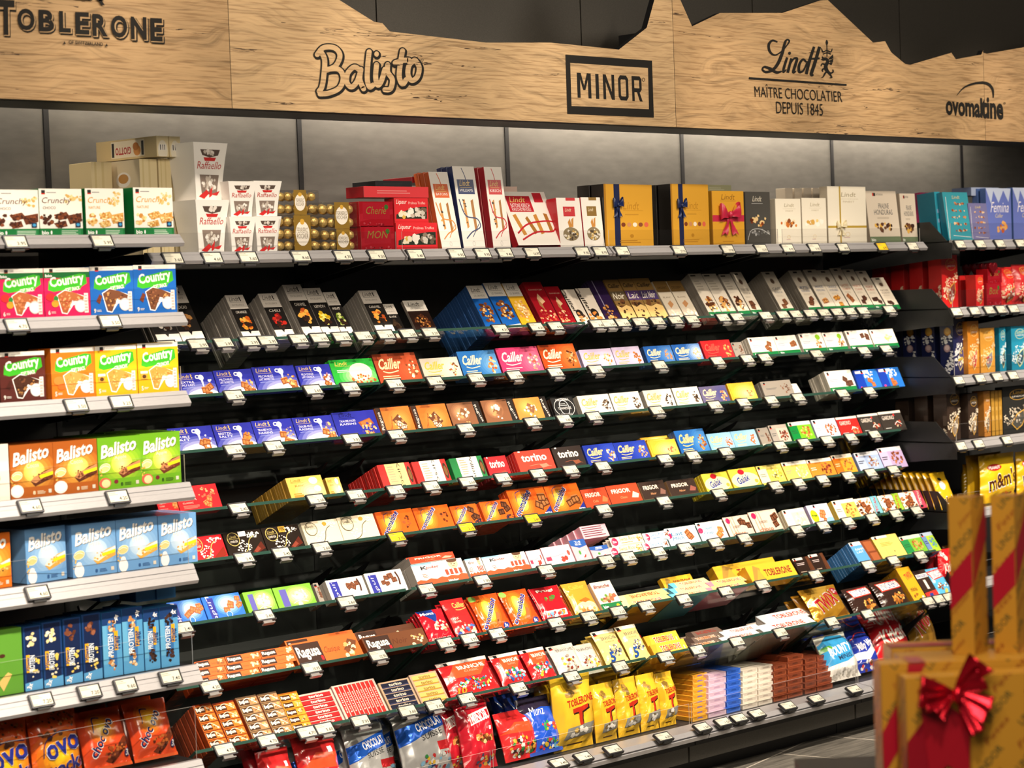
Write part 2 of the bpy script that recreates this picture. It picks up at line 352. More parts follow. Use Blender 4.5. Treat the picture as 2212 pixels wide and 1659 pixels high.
# ------------------------------------------------------------------ wooden sign boards
def wood(name, tint, off):
    m = mat(name, (.5, .3, .15), .55, spec=.3); nt = m.node_tree; b = nt.nodes['Principled BSDF']; N = nt.nodes.new; L = nt.links.new
    tc = N('ShaderNodeTexCoord'); mp = N('ShaderNodeMapping'); mp.inputs['Location'].default_value = (off, 0, off*.7); mp.inputs['Scale'].default_value = (.8, 1, 17)
    mw = N('ShaderNodeMapping'); mw.inputs['Scale'].default_value = (1.1, 1, 2.6); mw.inputs['Location'].default_value = (off*1.3, 0, 0)
    wrp = N('ShaderNodeTexNoise'); wrp.inputs['Scale'].default_value = 1.6; wrp.inputs['Detail'].default_value = 2
    va = N('ShaderNodeVectorMath'); va.operation = 'MULTIPLY_ADD'; va.inputs[1].default_value = (0, 0, 5.)
    L(tc.outputs['Object'], mp.inputs[0]); L(tc.outputs['Object'], mw.inputs[0]); L(mw.outputs[0], wrp.inputs['Vector']); L(wrp.outputs['Color'], va.inputs[0]); L(mp.outputs[0], va.inputs[2])
    g = N('ShaderNodeTexNoise'); g.inputs['Scale'].default_value = 4.5; g.inputs['Detail'].default_value = 9; g.inputs['Roughness'].default_value = .66
    L(va.outputs[0], g.inputs['Vector'])
    r = N('ShaderNodeValToRGB'); e = r.color_ramp.elements; e[0].position = .27; e[1].position = .72
    e[0].color = tuple(c*.46 for c in tint)+(1,); e[1].color = tint+(1,)
    k = e.new(.47); k.color = tuple(c*.83 for c in tint)+(1,)
    L(g.outputs[0], r.inputs[0])
    # fine fibres
    mp2 = N('ShaderNodeMapping'); mp2.inputs['Scale'].default_value = (9, 1, 190); L(tc.outputs['Object'], mp2.inputs[0])
    f = N('ShaderNodeTexNoise'); f.inputs['Scale'].default_value = 1; f.inputs['Detail'].default_value = 2; L(mp2.outputs[0], f.inputs['Vector'])
    fr = N('ShaderNodeValToRGB'); fr.color_ramp.elements[0].position = .34; fr.color_ramp.elements[1].position = .5; fr.color_ramp.elements[0].color = (.60, .55, .50, 1); fr.color_ramp.elements[1].color = (1, 1, 1, 1); L(f.outputs[0], fr.inputs[0])
    mu = N('ShaderNodeMix'); mu.data_type = 'RGBA'; mu.blend_type = 'MULTIPLY'; mu.inputs['Factor'].default_value = .8; L(r.outputs[0], mu.inputs['A']); L(fr.outputs[0], mu.inputs['B'])
    # dark checks along the grain
    mp3 = N('ShaderNodeMapping'); mp3.inputs['Scale'].default_value = (.55, 1, 11); mp3.inputs['Location'].default_value = (off*2, 0, 3); L(tc.outputs['Object'], mp3.inputs[0])
    w3 = N('ShaderNodeTexNoise'); w3.inputs['Scale'].default_value = 3; w3.inputs['Detail'].default_value = 4; L(mp3.outputs[0], w3.inputs['Vector'])
    c1 = N('ShaderNodeMath'); c1.operation = 'SUBTRACT'; c1.inputs[1].default_value = .5; L(w3.outputs[0], c1.inputs[0])
    c2 = N('ShaderNodeMath'); c2.operation = 'ABSOLUTE'; L(c1.outputs[0], c2.inputs[0])
    c3 = N('ShaderNodeMath'); c3.operation = 'LESS_THAN'; c3.inputs[1].default_value = .0045; L(c2.outputs[0], c3.inputs[0])
    ms = N('ShaderNodeTexNoise'); ms.inputs['Scale'].default_value = 1.7; ms.inputs['Detail'].default_value = 1; L(mp3.outputs[0], ms.inputs['Vector'])
    m2 = N('ShaderNodeMath'); m2.operation = 'GREATER_THAN'; m2.inputs[1].default_value = .60; L(ms.outputs[0], m2.inputs[0])
    m3 = N('ShaderNodeMath'); m3.operation = 'MULTIPLY'; L(c3.outputs[0], m3.inputs[0]); L(m2.outputs[0], m3.inputs[1])
    # knots
    vo = N('ShaderNodeTexVoronoi'); vo.inputs['Scale'].default_value = 2.1; mpk = N('ShaderNodeMapping'); mpk.inputs['Scale'].default_value = (1, 1, 2.2); mpk.inputs['Location'].default_value = (off*3, 0, 1); L(tc.outputs['Object'], mpk.inputs[0]); L(mpk.outputs[0], vo.inputs['Vector'])
    kk = N('ShaderNodeMapRange'); kk.inputs['From Min'].default_value = .012; kk.inputs['From Max'].default_value = .05; kk.inputs['To Min'].default_value = .75; kk.inputs['To Max'].default_value = 0; L(vo.outputs['Distance'], kk.inputs[0])
    mxx = N('ShaderNodeMath'); mxx.operation = 'MAXIMUM'; L(m3.outputs[0], mxx.inputs[0]); L(kk.outputs[0], mxx.inputs[1])
    fin = N('ShaderNodeMix'); fin.data_type = 'RGBA'; fin.inputs['B'].default_value = (.055, .03, .016, 1); L(mxx.outputs[0], fin.inputs['Factor']); L(mu.outputs['Result'], fin.inputs['A'])
    L(fin.outputs['Result'], b.inputs['Base Color']); return m
WOOD = [wood('oak_board', (.50, .325, .165), 3.1), wood('oak_board', (.62, .42, .225), 7.7), wood('oak_board', (.58, .375, .19), 12.3), wood('oak_board', (.54, .345, .175), 1.9)]
HB = 2.3615
def outline(x0, x1, pts, ends):
    """front outline from pixels of the ridge on the board's own plane"""
    P = [(x0, HB), (x1, HB)]
    P += [(x1, ends[1])] + [(v.x, v.z) for v in (at(px, py, YH) for px, py in reversed(pts))] + [(x0, ends[0])]
    return P
BJ = [2.08, 4.082, 6.083, 8.07, 10.07]
RID = [([], (3.3, 3.25)),
       ([(560, -140), (640, -70), (733, 0), (808, 47), (826, 50), (842, 68), (1050, 92), (1190, 92), (1337, 107), (1397, 60), (1414, -2), (1436, -40)], (3.2, 2.95)),
       ([(1468, -4), (1495, 57), (1555, 28), (1690, 28), (1772, 1), (1788, 0), (1886, 92), (1912, 89), (1925, 113), (1955, 138), (1966, 140), (2055, 114), (2065, 128), (2120, 118)], (2.93, 2.74)),
       ([(2132, 116), (2212, 102), (2330, 60)], (2.73, 2.95))]
SIGN = []
SL = ['light oak sign board at the left with a dark shadowed triangle-bar maker name in outlined capitals', 'light oak sign board with mountain edge, outlined script name and framed capitals', 'light oak sign board with the tall mountain peak and a dragon emblem', 'narrow strip of light oak sign board at the right edge of the photo']
for i in range(4):
    q = MB(); q.prism(outline(BJ[i]+.001, BJ[i+1]-.001, *RID[i]), YH, YH+.025, mi=0)
    q.mi = [0]+[1]*(len(q.mi)-1)
    o = q.build('sign_board', [WOOD[i], 'black'])
    tag(o, ['left oak sign board with heavy shadowed capital letters above the snack boxes', SL[1], SL[2], SL[3]][i], 'sign', 'oak sign boards with mountain outline'); SIGN.append(o)
q = MB(); v0 = at(1345, 76, YH+.1); v1 = at(1420, 76, YH+.1)
q.box((v0.x, YH+.026, 2.40), (v1.x, YH+.12, v0.z)); q.build('support_bracket', 'black', SIGN[1])
q = MB(); q.box((1.0, YH+.028, HB+.001), (11, YH+.05, HB+.05)); tag(q.build('trim_2', 'black'), kind='structure')
class Sign:
    """lettering on a board, drawn in the pixels where it stands on the board's plane"""
    def __init__(s, off=.0012): s.mb = MB(); s.k = 0; s.off = off
    def P(s, p, k=None):
        v = at(p[0], p[1], YH); return (v.x, YH-s.off-.0003*(s.k if k is None else k), v.z)
    def poly(s, pts, c='2a2622', mi=0): s.mb.face([s.P(p) for p in pts], c, mi)
    def strokes(s, paths, w, mi=0, dx=0, dy=0, n=8, grow=0.):
        s.k += 1
        for p in paths:
            s.k += .04
            sp = smooth_path([(a[0]+dx, a[1]+dy, a[2] if len(a) > 2 else 1.) for a in p], n)
            for qi, qd in enumerate(ribbon([(a[0], -a[1], a[2]+grow/max(w, .01)) for a in sp], w)): s.mb.face([s.P((x, -y), s.k+.008*qi) for x, y in qd], '2a2622', mi)
            if w > 6 or mi:
                for e in (sp[0], sp[-1]):
                    s.k += .04; r = (w*e[2]+grow)/2; s.mb.face([s.P((e[0]+r*cos(t*pi/6), e[1]-r*sin(t*pi/6))) for t in range(12)], '2a2622', mi)
    def text(s, t, bl, br, tl, bold=.02, mi=0, grad=None):
        """text in the parallelogram bottom-left, bottom-right, top-left (pixels)"""
        v, f = text_mesh(t, bold, 4); s.k += 1; n = len(s.mb.v)
        for a, b in v:
            x = bl[0]+(br[0]-bl[0])*a+(tl[0]-bl[0])*b; y = bl[1]+(br[1]-bl[1])*a+(tl[1]-bl[1])*b
            s.mb.v.append(s.P((x, y)))
        for q in f: s.mb.f.append(tuple(i+n for i in q)); s.mb.c.append(hexc('2a2622')); s.mb.mi.append(mi)
    def done(s, name, i, label):
        o = s.mb.build(name, ['sign_ink', WOOD[i]], SIGN[i])
        if label: o['label'] = label
        return o
# left board: TOBLERONE in shadowed capitals
s = Sign()
LET = [('T', -6, 34, 36, 232 if False else 0)]
def cap(s, ch, x0, x1, yt0, yt1, yb0, yb1, mi, d=0, bold=.03):
    s.text(ch, (x0+d, yb0+d*.7), (x1+d, yb1+d*.7), (x0+d-1, yt0+d*.7), bold, mi)
TOB = [('T', -8, 31, -1, 76), ('O', 36, 74, 18, 66), ('B', 82, 116, 21, 69), ('L', 126, 152, 24, 71), ('E', 161, 192, 26, 75), ('R', 198, 232, 30, 79), ('O', 238, 274, 33, 82), ('N', 281, 316, 36, 86), ('E', 323, 350, 39, 90)]
for ch, x0, x1, yt, yb in TOB:
    w = (x1-x0)*.045
    cap(s, ch, x0+4, x1+4.5, yt+3, yt+3+w, yb+4, yb+4+w, 0, 0, .075)
s.k += 1
for ch, x0, x1, yt, yb in TOB:
    w = (x1-x0)*.045
    cap(s, ch, x0+1.2, x1+1.8, yt+1, yt+w, yb+1, yb+1+w, 1, 0, .06); s.k -= 1
s.k += 2
for ch, x0, x1, yt, yb in TOB:
    w = (x1-x0)*.045
    cap(s, ch, x0, x1-1, yt, yt+w, yb-1, yb-1+w, 0, 0, .035); s.k -= 1
s.k += 1
s.text('OF SWITZERLAND', (146, 95), (220, 100), (146, 87.5), .02)
for x, y in ((137, 95), (228, 100)): s.poly([(x-3, y), (x+3, y+.4), (x, y-6)])
s.text('DER', (120, -4), (222, 3), (119, -40), .05); s.poly([(206, -8), (212, -8), (224, 12), (216, 11)])
s.done('lettering', 0, 'black shadowed capital lettering')
# second board: outlined script, each letter a thick dark stroke with a wood-coloured core
s = Sign()
BAL = [[(692, 112), (700, 130), (698, 165), (694, 188), (688, 197)], [(684, 118), (698, 103), (722, 104), (733, 120), (724, 142), (704, 152)], [(704, 150), (730, 150), (740, 168), (732, 190), (710, 201), (690, 203)],
       [(776, 152), (764, 145), (750, 158), (748, 178), (758, 188), (770, 176), (778, 152)], [(778, 150), (776, 172), (784, 192)],
       [(796, 112), (793, 140), (792, 172), (797, 188), (804, 184)], [(812, 140), (810, 166), (814, 184), (822, 176), (830, 150)], [(836, 140), (836, 156), (846, 172), (842, 192), (830, 194)],
       [(868, 110), (863, 140), (861, 166), (868, 182), (876, 172)], [(852, 136), (866, 131), (882, 130)], [(894, 130), (882, 142), (880, 162), (888, 174), (900, 166), (904, 146), (896, 131)]]
DOT = [(812, 117)]
for dx, dy, gw, mi in ((2.2, 2.4, 6.6, 0), (0, 0, 5.6, 0), (0, 0, 0, 1)):
    s.strokes(BAL, 11, mi, dx, dy, 6, gw)
    s.k += .05
    for x, y in DOT: s.mb.face([s.P((x+dx+(5+gw/2)*cos(-t*pi/7), y+dy+(6+gw/2)*sin(-t*pi/7))) for t in range(14)], '2a2622', mi)
s.k += 1; s.strokes([[(910, 127), (913, 130), (910, 133), (907, 130), (910, 127)]], .8)
s.done('lettering', 1, 'outlined hollow script lettering')
s = Sign()
s.poly([(1221, 118), (1221+4, 246), (1412, 254), (1408, 131)]); s.k += 1
s.poly([(1231, 136), (1234, 229), (1401, 236), (1399, 147)], mi=1); s.k += 1
BLK = {'M': [[(0, 0), (0, 1), (.22, 1), (.22, 0)], [(.78, 0), (.78, 1), (1, 1), (1, 0)], [(.1, 1), (.28, 1), (.58, .32), (.42, .32)], [(.9, 1), (.72, 1), (.42, .32), (.58, .32)]],
       'I': [[(0, 0), (0, 1), (1, 1), (1, 0)]], 'N': [[(0, 0), (0, 1), (.24, 1), (.24, 0)], [(.76, 0), (.76, 1), (1, 1), (1, 0)], [(.02, 1), (.26, 1), (.98, 0), (.74, 0)]],
       'O': [[(0, .14), (0, .86), (.24, .80), (.24, .20)], [(1, .14), (1, .86), (.76, .80), (.76, .20)], [(0, .86), (.2, 1), (.8, 1), (1, .86), (.76, .80), (.7, .84), (.3, .84), (.24, .80)], [(0, .14), (.2, 0), (.8, 0), (1, .14), (.76, .20), (.7, .16), (.3, .16), (.24, .20)]],
       'R': [[(0, 0), (0, 1), (.24, 1), (.24, 0)], [(.24, 1), (.8, 1), (.8, .84), (.24, .84)], [(.24, .52), (.8, .52), (.8, .36), (.24, .36)], [(.8, 1), (.97, .88), (.97, .48), (.8, .36), (.74, .52), (.74, .84)], [(.46, .40), (.72, .40), (1.02, 0), (.75, 0)]]}
def par(x, y, bl=(1247, 211), br=(1387, 219.5), tl=(1245, 157)): return (bl[0]+(br[0]-bl[0])*x+(tl[0]-bl[0])*y, bl[1]+(br[1]-bl[1])*x+(tl[1]-bl[1])*y)
for ch, x0, x1 in (('M', 0, .215), ('I', .285, .335), ('N', .40, .575), ('O', .635, .79), ('R', .845, 1.0)):
    for P in BLK[ch]: s.k += .04; s.poly([par(x0+(x1-x0)*u, v) for u, v in P])
s.strokes([[(1389, 168), (1392, 172), (1389, 176), (1386, 172), (1389, 168)]], .9)
s.done('lettering', 1, 'black framed block capitals')
# third board: script name, winged dragon with staff, rule and two lines of capitals
s = Sign()
s.strokes([[(1679, 91, .5), (1668, 87.5, .8), (1660, 97, 1.), (1663, 112, .9), (1674, 119, .6), (1689, 110, .5), (1700, 97, .5), (1704.5, 89, .6), (1700.5, 85.5, .6), (1695.5, 91, .9), (1689, 115.5, 1.2), (1679.5, 138, 1.25), (1668, 151.4, 1.1), (1654, 155.6, .9), (1646.4, 150, .7), (1651, 144.4, .8), (1664, 149, 1.1), (1677, 156.5, 1.), (1688, 154, .6)],
           [(1700, 124, .9), (1693, 146, 1.), (1692, 156, .7), (1698, 150, .5)],
           [(1709, 126, .9), (1701, 157, 1.1)], [(1703, 146, .5), (1713, 128, .7), (1721, 127, 1.), (1717, 142, 1.1), (1713, 156, 1.), (1719, 154, .5)],
           [(1741, 134, .7), (1734, 128, .8), (1726, 140, 1.), (1726, 155, 1.), (1735, 152, .7), (1744, 132, .6)], [(1758, 101, 1.), (1748, 132, 1.2), (1741, 160, 1.1)],
           [(1770, 101, 1.2), (1759, 138, 1.3), (1752, 160, 1.2), (1757, 162, .6)], [(1752, 127, .7), (1770, 126, .7)]], 5.6, 0, 0, 0, 7)
s.mb.face([s.P((1705+3.2*cos(-t*pi/6), 115+3.4*sin(-t*pi/6))) for t in range(12)], '2a2622', 0)
s.strokes([[(1785, 86, .4), (1785.5, 92, 1.5), (1785.5, 98, .4)], [(1785.5, 97, .5), (1786, 122, .5)], [(1774, 104, .4), (1777, 112, .8), (1785, 109, .6), (1794, 112, .8), (1797, 105, .4)], [(1777, 117, .8), (1786, 114, .6), (1794, 117, .8)],
           [(1775, 122, .5), (1778, 126, 1.2), (1784, 127, 1.5), (1787, 134, 1.9), (1783, 143, 2.2), (1786, 153, 2.), (1793, 158, 1.1), (1799, 155, .9), (1798, 150, .5)], [(1773, 128, .4), (1779, 129.5, .9), (1783, 128, .7)],
           [(1781, 139, .9), (1775, 138, .8), (1773, 143, .5)], [(1784, 147, 1.), (1776, 150, .9), (1777, 155, .5)], [(1785, 154, 1.2), (1780, 161, 1.), (1778, 166, .6)], [(1789, 157, 1.2), (1794, 163, 1.), (1797, 168, .5)], [(1778, 166, .7), (1774, 167, .4)], [(1796, 167.5, .7), (1791, 168, .4)]], 3.6, 0, 0, 0, 5)
for wg in ([(1787, 129), (1798.5, 117), (1799.5, 125), (1796, 127.5)], [(1788, 132), (1796.5, 128), (1799.5, 126), (1798.5, 134), (1794, 134.5)], [(1788, 136), (1794.5, 135), (1798, 135), (1795.5, 141)]):
    s.k += .1; s.poly(wg)
s.poly([(1617, 166.5), (1617, 171), (1828, 185.5), (1828, 181.5)])
s.text('MAÎTRE CHOCOLATIER', (1630, 209), (1819, 220.5), (1628, 180), -.006); s.text('DEPUIS 1845', (1676, 244.5), (1777, 250), (1675, 219), -.006)
s.done('lettering', 2, 'black script name with rule, capitals and a winged dragon emblem')
s = Sign()
s.text('ovomal', (2043, 248), (2122, 255), (2042, 205), .035); s.text('tine', (2120, 255.5), (2167, 259), (2119, 209), .035)
s.strokes([[(2066, 206, .2), (2082, 189, .7), (2106, 180, 1.1), (2130, 180, 1.3), (2143, 192, 1.1), (2145, 211, .5)]], 4.6)
s.strokes([[(2169, 221), (2171, 223), (2169, 225), (2167, 223), (2169, 221)]], .9)
s.done('lettering', 2, 'black lower case name under a curved swoosh')
# ------------------------------------------------------------------ shelving
TILT = [('R1', YG, 1.674, 33), ('R2', YG, 1.509, 24), ('R3', YG, 1.340, 24), ('R4', YG, 1.156, 25), ('R5', YG, .999, 27), ('R6', 5.45, .827, 29), ('R7', 5.38, .651, 35), ('R8', 5.30, .473, 35)]
ORD = ['first', 'second', 'third', 'fourth', 'fifth', 'sixth', 'seventh', 'eighth', 'ninth', 'tenth', 'eleventh', 'twelfth', '13th', '14th', '15th', '16th', '17th', '18th']
ROWS = {n: (y, z, radians(a)) for n, y, z, a in TILT}
BAYN = ['left', 'second', 'third', 'right']
for ri, (n, y, z, ALPHA) in enumerate(TILT):
    ALPHA = radians(ALPHA); GD = .26 if n == 'R8' else .36
    for k in range(4):
        x0, x1 = SEAM[2+k]+.012, SEAM[3+k]-.012
        if k == 3: x1 = 7.775
        root = link('glass_shelf', None, None, (x0, y, z), (-ALPHA, 0, 0))
        tag(root, 'back-tilted glass shelf, %s sloping row from the top, %s of four bays' % (ORD[ri], BAYN[k]), 'shelf', 'tilted glass shelves')
        w = x1-x0; q = MB(); q.box((0, 0, -.010), (w, GD, 0)); q.mi = [1, 1, 1, 1, 0, 0]
        q.build('glass_pane', ['glass', 'glass_edge'], root)
        for bx in (.06, w-.08):
            q = MB(); q.prism([(GD-.14, -.0105), (GD, -.0105), (GD, -.045), (GD-.11, -.022)][::-1], 0, .010); 
            q.v = [(bx+yy, xx, zz) for xx, yy, zz in q.v]
            q.build('bracket', 'black', root)
        q = MB(); q.box((0, GD, -.02), (w, GD+.012, .03)); q.build('back_rail', 'black', root)
# dark cross bars behind the glass rows
for ri, (n, y, z, _a) in enumerate(TILT[:7]):
    q = MB(); q.box((SEAM[2]+.02, YB-.020, z-.075), (SEAM[6]-.02, YB-.0125, z-.055))
    tag(q.build('cross_bar', 'dark'), 'long dark steel bar along the back panel beneath the %s sloping row' % ORD[ri], 'bar', 'dark cross bars behind the glass')
def rail_prof(y, z, h, d=.022):
    """front rail, profile in (y, z): a slanted scanner rail"""
    return [(y-.004, z), (y+.012, z), (y+.012, z-h), (y-d, z-h), (y-d-.006, z-h+.010)]
def flat_shelf(x0, x1, y, z, dep, label, group, h=.040, lip=.0, side=False, lipx=None, thick=.022):
    root = link('metal_shelf', None, None, (x0, y, z)); tag(root, label, 'shelf', group); w = x1-x0
    q = MB(); q.box((0, .012, -thick), (w, dep, 0)); q.build('shelf_plate', 'black', root)
    q = MB(); P = rail_prof(0, .004, h); n = len(P)
    q.face([(0, a, b) for a, b in P], '888', 0); q.face([(w, a, b) for a, b in reversed(P)], '888', 0)
    for i in range(n):
        (a, b), (c, d) = P[i], P[(i+1) % n]; q.face([(0, a, b), (0, c, d), (w, c, d), (w, a, b)], '888', 0)
    for t in (.30, .55, .80):                         # grooves
        ya, za = -.004+(-.022-.002+.0)*t, .004-h*t+.006*t
        q.face([(0, ya-.0012, za-.0012), (w, ya-.0012, za-.0012), (w, ya-.0010, za+.0008), (0, ya-.0010, za+.0008)], '333', 1)
    q.build('price_rail', ['alu', 'alu_dark'], root)
    if lip:
        lx0, lx1 = lipx or (.01, w-.01)
        q = MB(); q.box((lx0, .004, .002), (lx1, .0065, lip)); q.mi = [0, 0, 1, 1, 1, 0]; q.build('acrylic_front', ['acrylic', 'acrylic_edge'], root)
    for bx in (.03, w-.05):
        q = MB(); q.prism([(.03, -thick), (dep, -thick), (dep, -.10), (.10, -thick-.012)][::-1], 0, .012); q.v = [(bx+yy, xx, zz) for xx, yy, zz in q.v]
        q.build('bracket', 'black', root)
    return root
ZR0 = 1.938
for k in range(4):
    flat_shelf(SEAM[2+k]+.004, SEAM[3+k]-.004 if k < 3 else 7.81, YR, ZR0, YB-YR-.01, 'straight dark shelf with silver rail under the gift boxes, %s of four bays' % BAYN[k], 'top shelf with silver rail', .036, .062)
ZL = [1.985, 1.760, 1.532, 1.266, 1.028, .733, .455]
for i, z in enumerate(ZL):
    flat_shelf(2.86, 3.853, YL, z, YB-YL-.01, 'deep dark shelf with silver rail at the left, %s from the top' % ORD[i], 'left bay shelves', [.036, .040, .045, .052, .056, .056, .06][i], [.045, .075, .075, .085, .075, .10, .16][i])
ZT = [1.940, 1.658, 1.371, 1.095, .80, .50]
for i, z in enumerate(ZT):
    r = flat_shelf(7.880, 8.85, YT+.006, z, YB-YT-.02, 'deep dark shelf with silver rail at the right, %s from the top' % ORD[i], 'right bay shelves', .042, .075, lipx=(.0, .94))
    q = MB(); q.prism([(.015, 0), (.56, 0), (.56, .085), (.10, .085)], 0, .004); q.v = [(-.012+yy, xx, zz) for xx, yy, zz in q.v]; q.build('end_stop', 'dark', r)
    q = MB(); q.prism([(-.006, -.072), (.08, -.075), (.57, -.12), (.57, -.006), (-.006, -.006)], 0, .004); q.v = [(-.014+yy, xx, zz) for xx, yy, zz in q.v]
    for hx, hz in ((.08, -.045), (.03, -.062)):
        q.mi = q.mi; q.tube((-.0145, hx, hz), (-.0150, hx, hz), .0045, mi=1)
    q.build('side_cheek', ['dark', 'black'], r)
# base deck
YD = 5.19
ZD = .200
for k in range(6):
    x0, x1 = 3.025+k*.9995, 4.02+k*.9995
    root = link('base_unit', None, None, (x0, YD, 0)); tag(root, 'dark grey base deck with silver rail and plinth, bay %s from the left' % ORD[k], 'base unit', 'base units on the floor'); w = x1-x0
    q = MB(); q.box((0, .02, ZD-.02), (w, YB-YD-.01, ZD)); q.build('deck_plate', 'dark', root)
    q = MB(); P = [(-.012, ZD+.004), (.05, ZD+.012), (.05, ZD-.03), (-.03, ZD-.03), (-.035, ZD-.016)]
    q.face([(0, a, b) for a, b in P]); q.face([(w, a, b) for a, b in reversed(P)])
    for i in range(len(P)):
        (a, b), (c, d) = P[i], P[(i+1) % len(P)]; q.face([(0, a, b), (0, c, d), (w, c, d), (w, a, b)])
    q.face([(0, -.0345, ZD-.010), (w, -.0345, ZD-.010), (w, -.031, ZD-.0085), (0, -.031, ZD-.0085)], '333', 1)
    q.build('price_rail', ['alu', 'alu_dark'], root)
    q = MB(); q.box((.003, .066, .07), (w-.003, .085, .134)); q.build('plinth_panel', add_noise(mat('grey_plinth', (.08, .076, .068), .4, .1), 200, (.072, .068, .060), (.092, .087, .076)), root)
    q = MB(); q.box((0, .035, .135), (w, .30, .165)); q.build('deck_frame', 'black', root)
    q = MB(); q.box((0, .16, .0), (w, .18, .07)); q.build('toe_kick', 'black', root)
    q = MB(); q.box((.004, .052, ZD), (w-.004, .0545, ZD+.085)); q.mi = [0, 0, 1, 1, 1, 0]; q.build('acrylic_front', ['acrylic', 'acrylic_edge'], root)
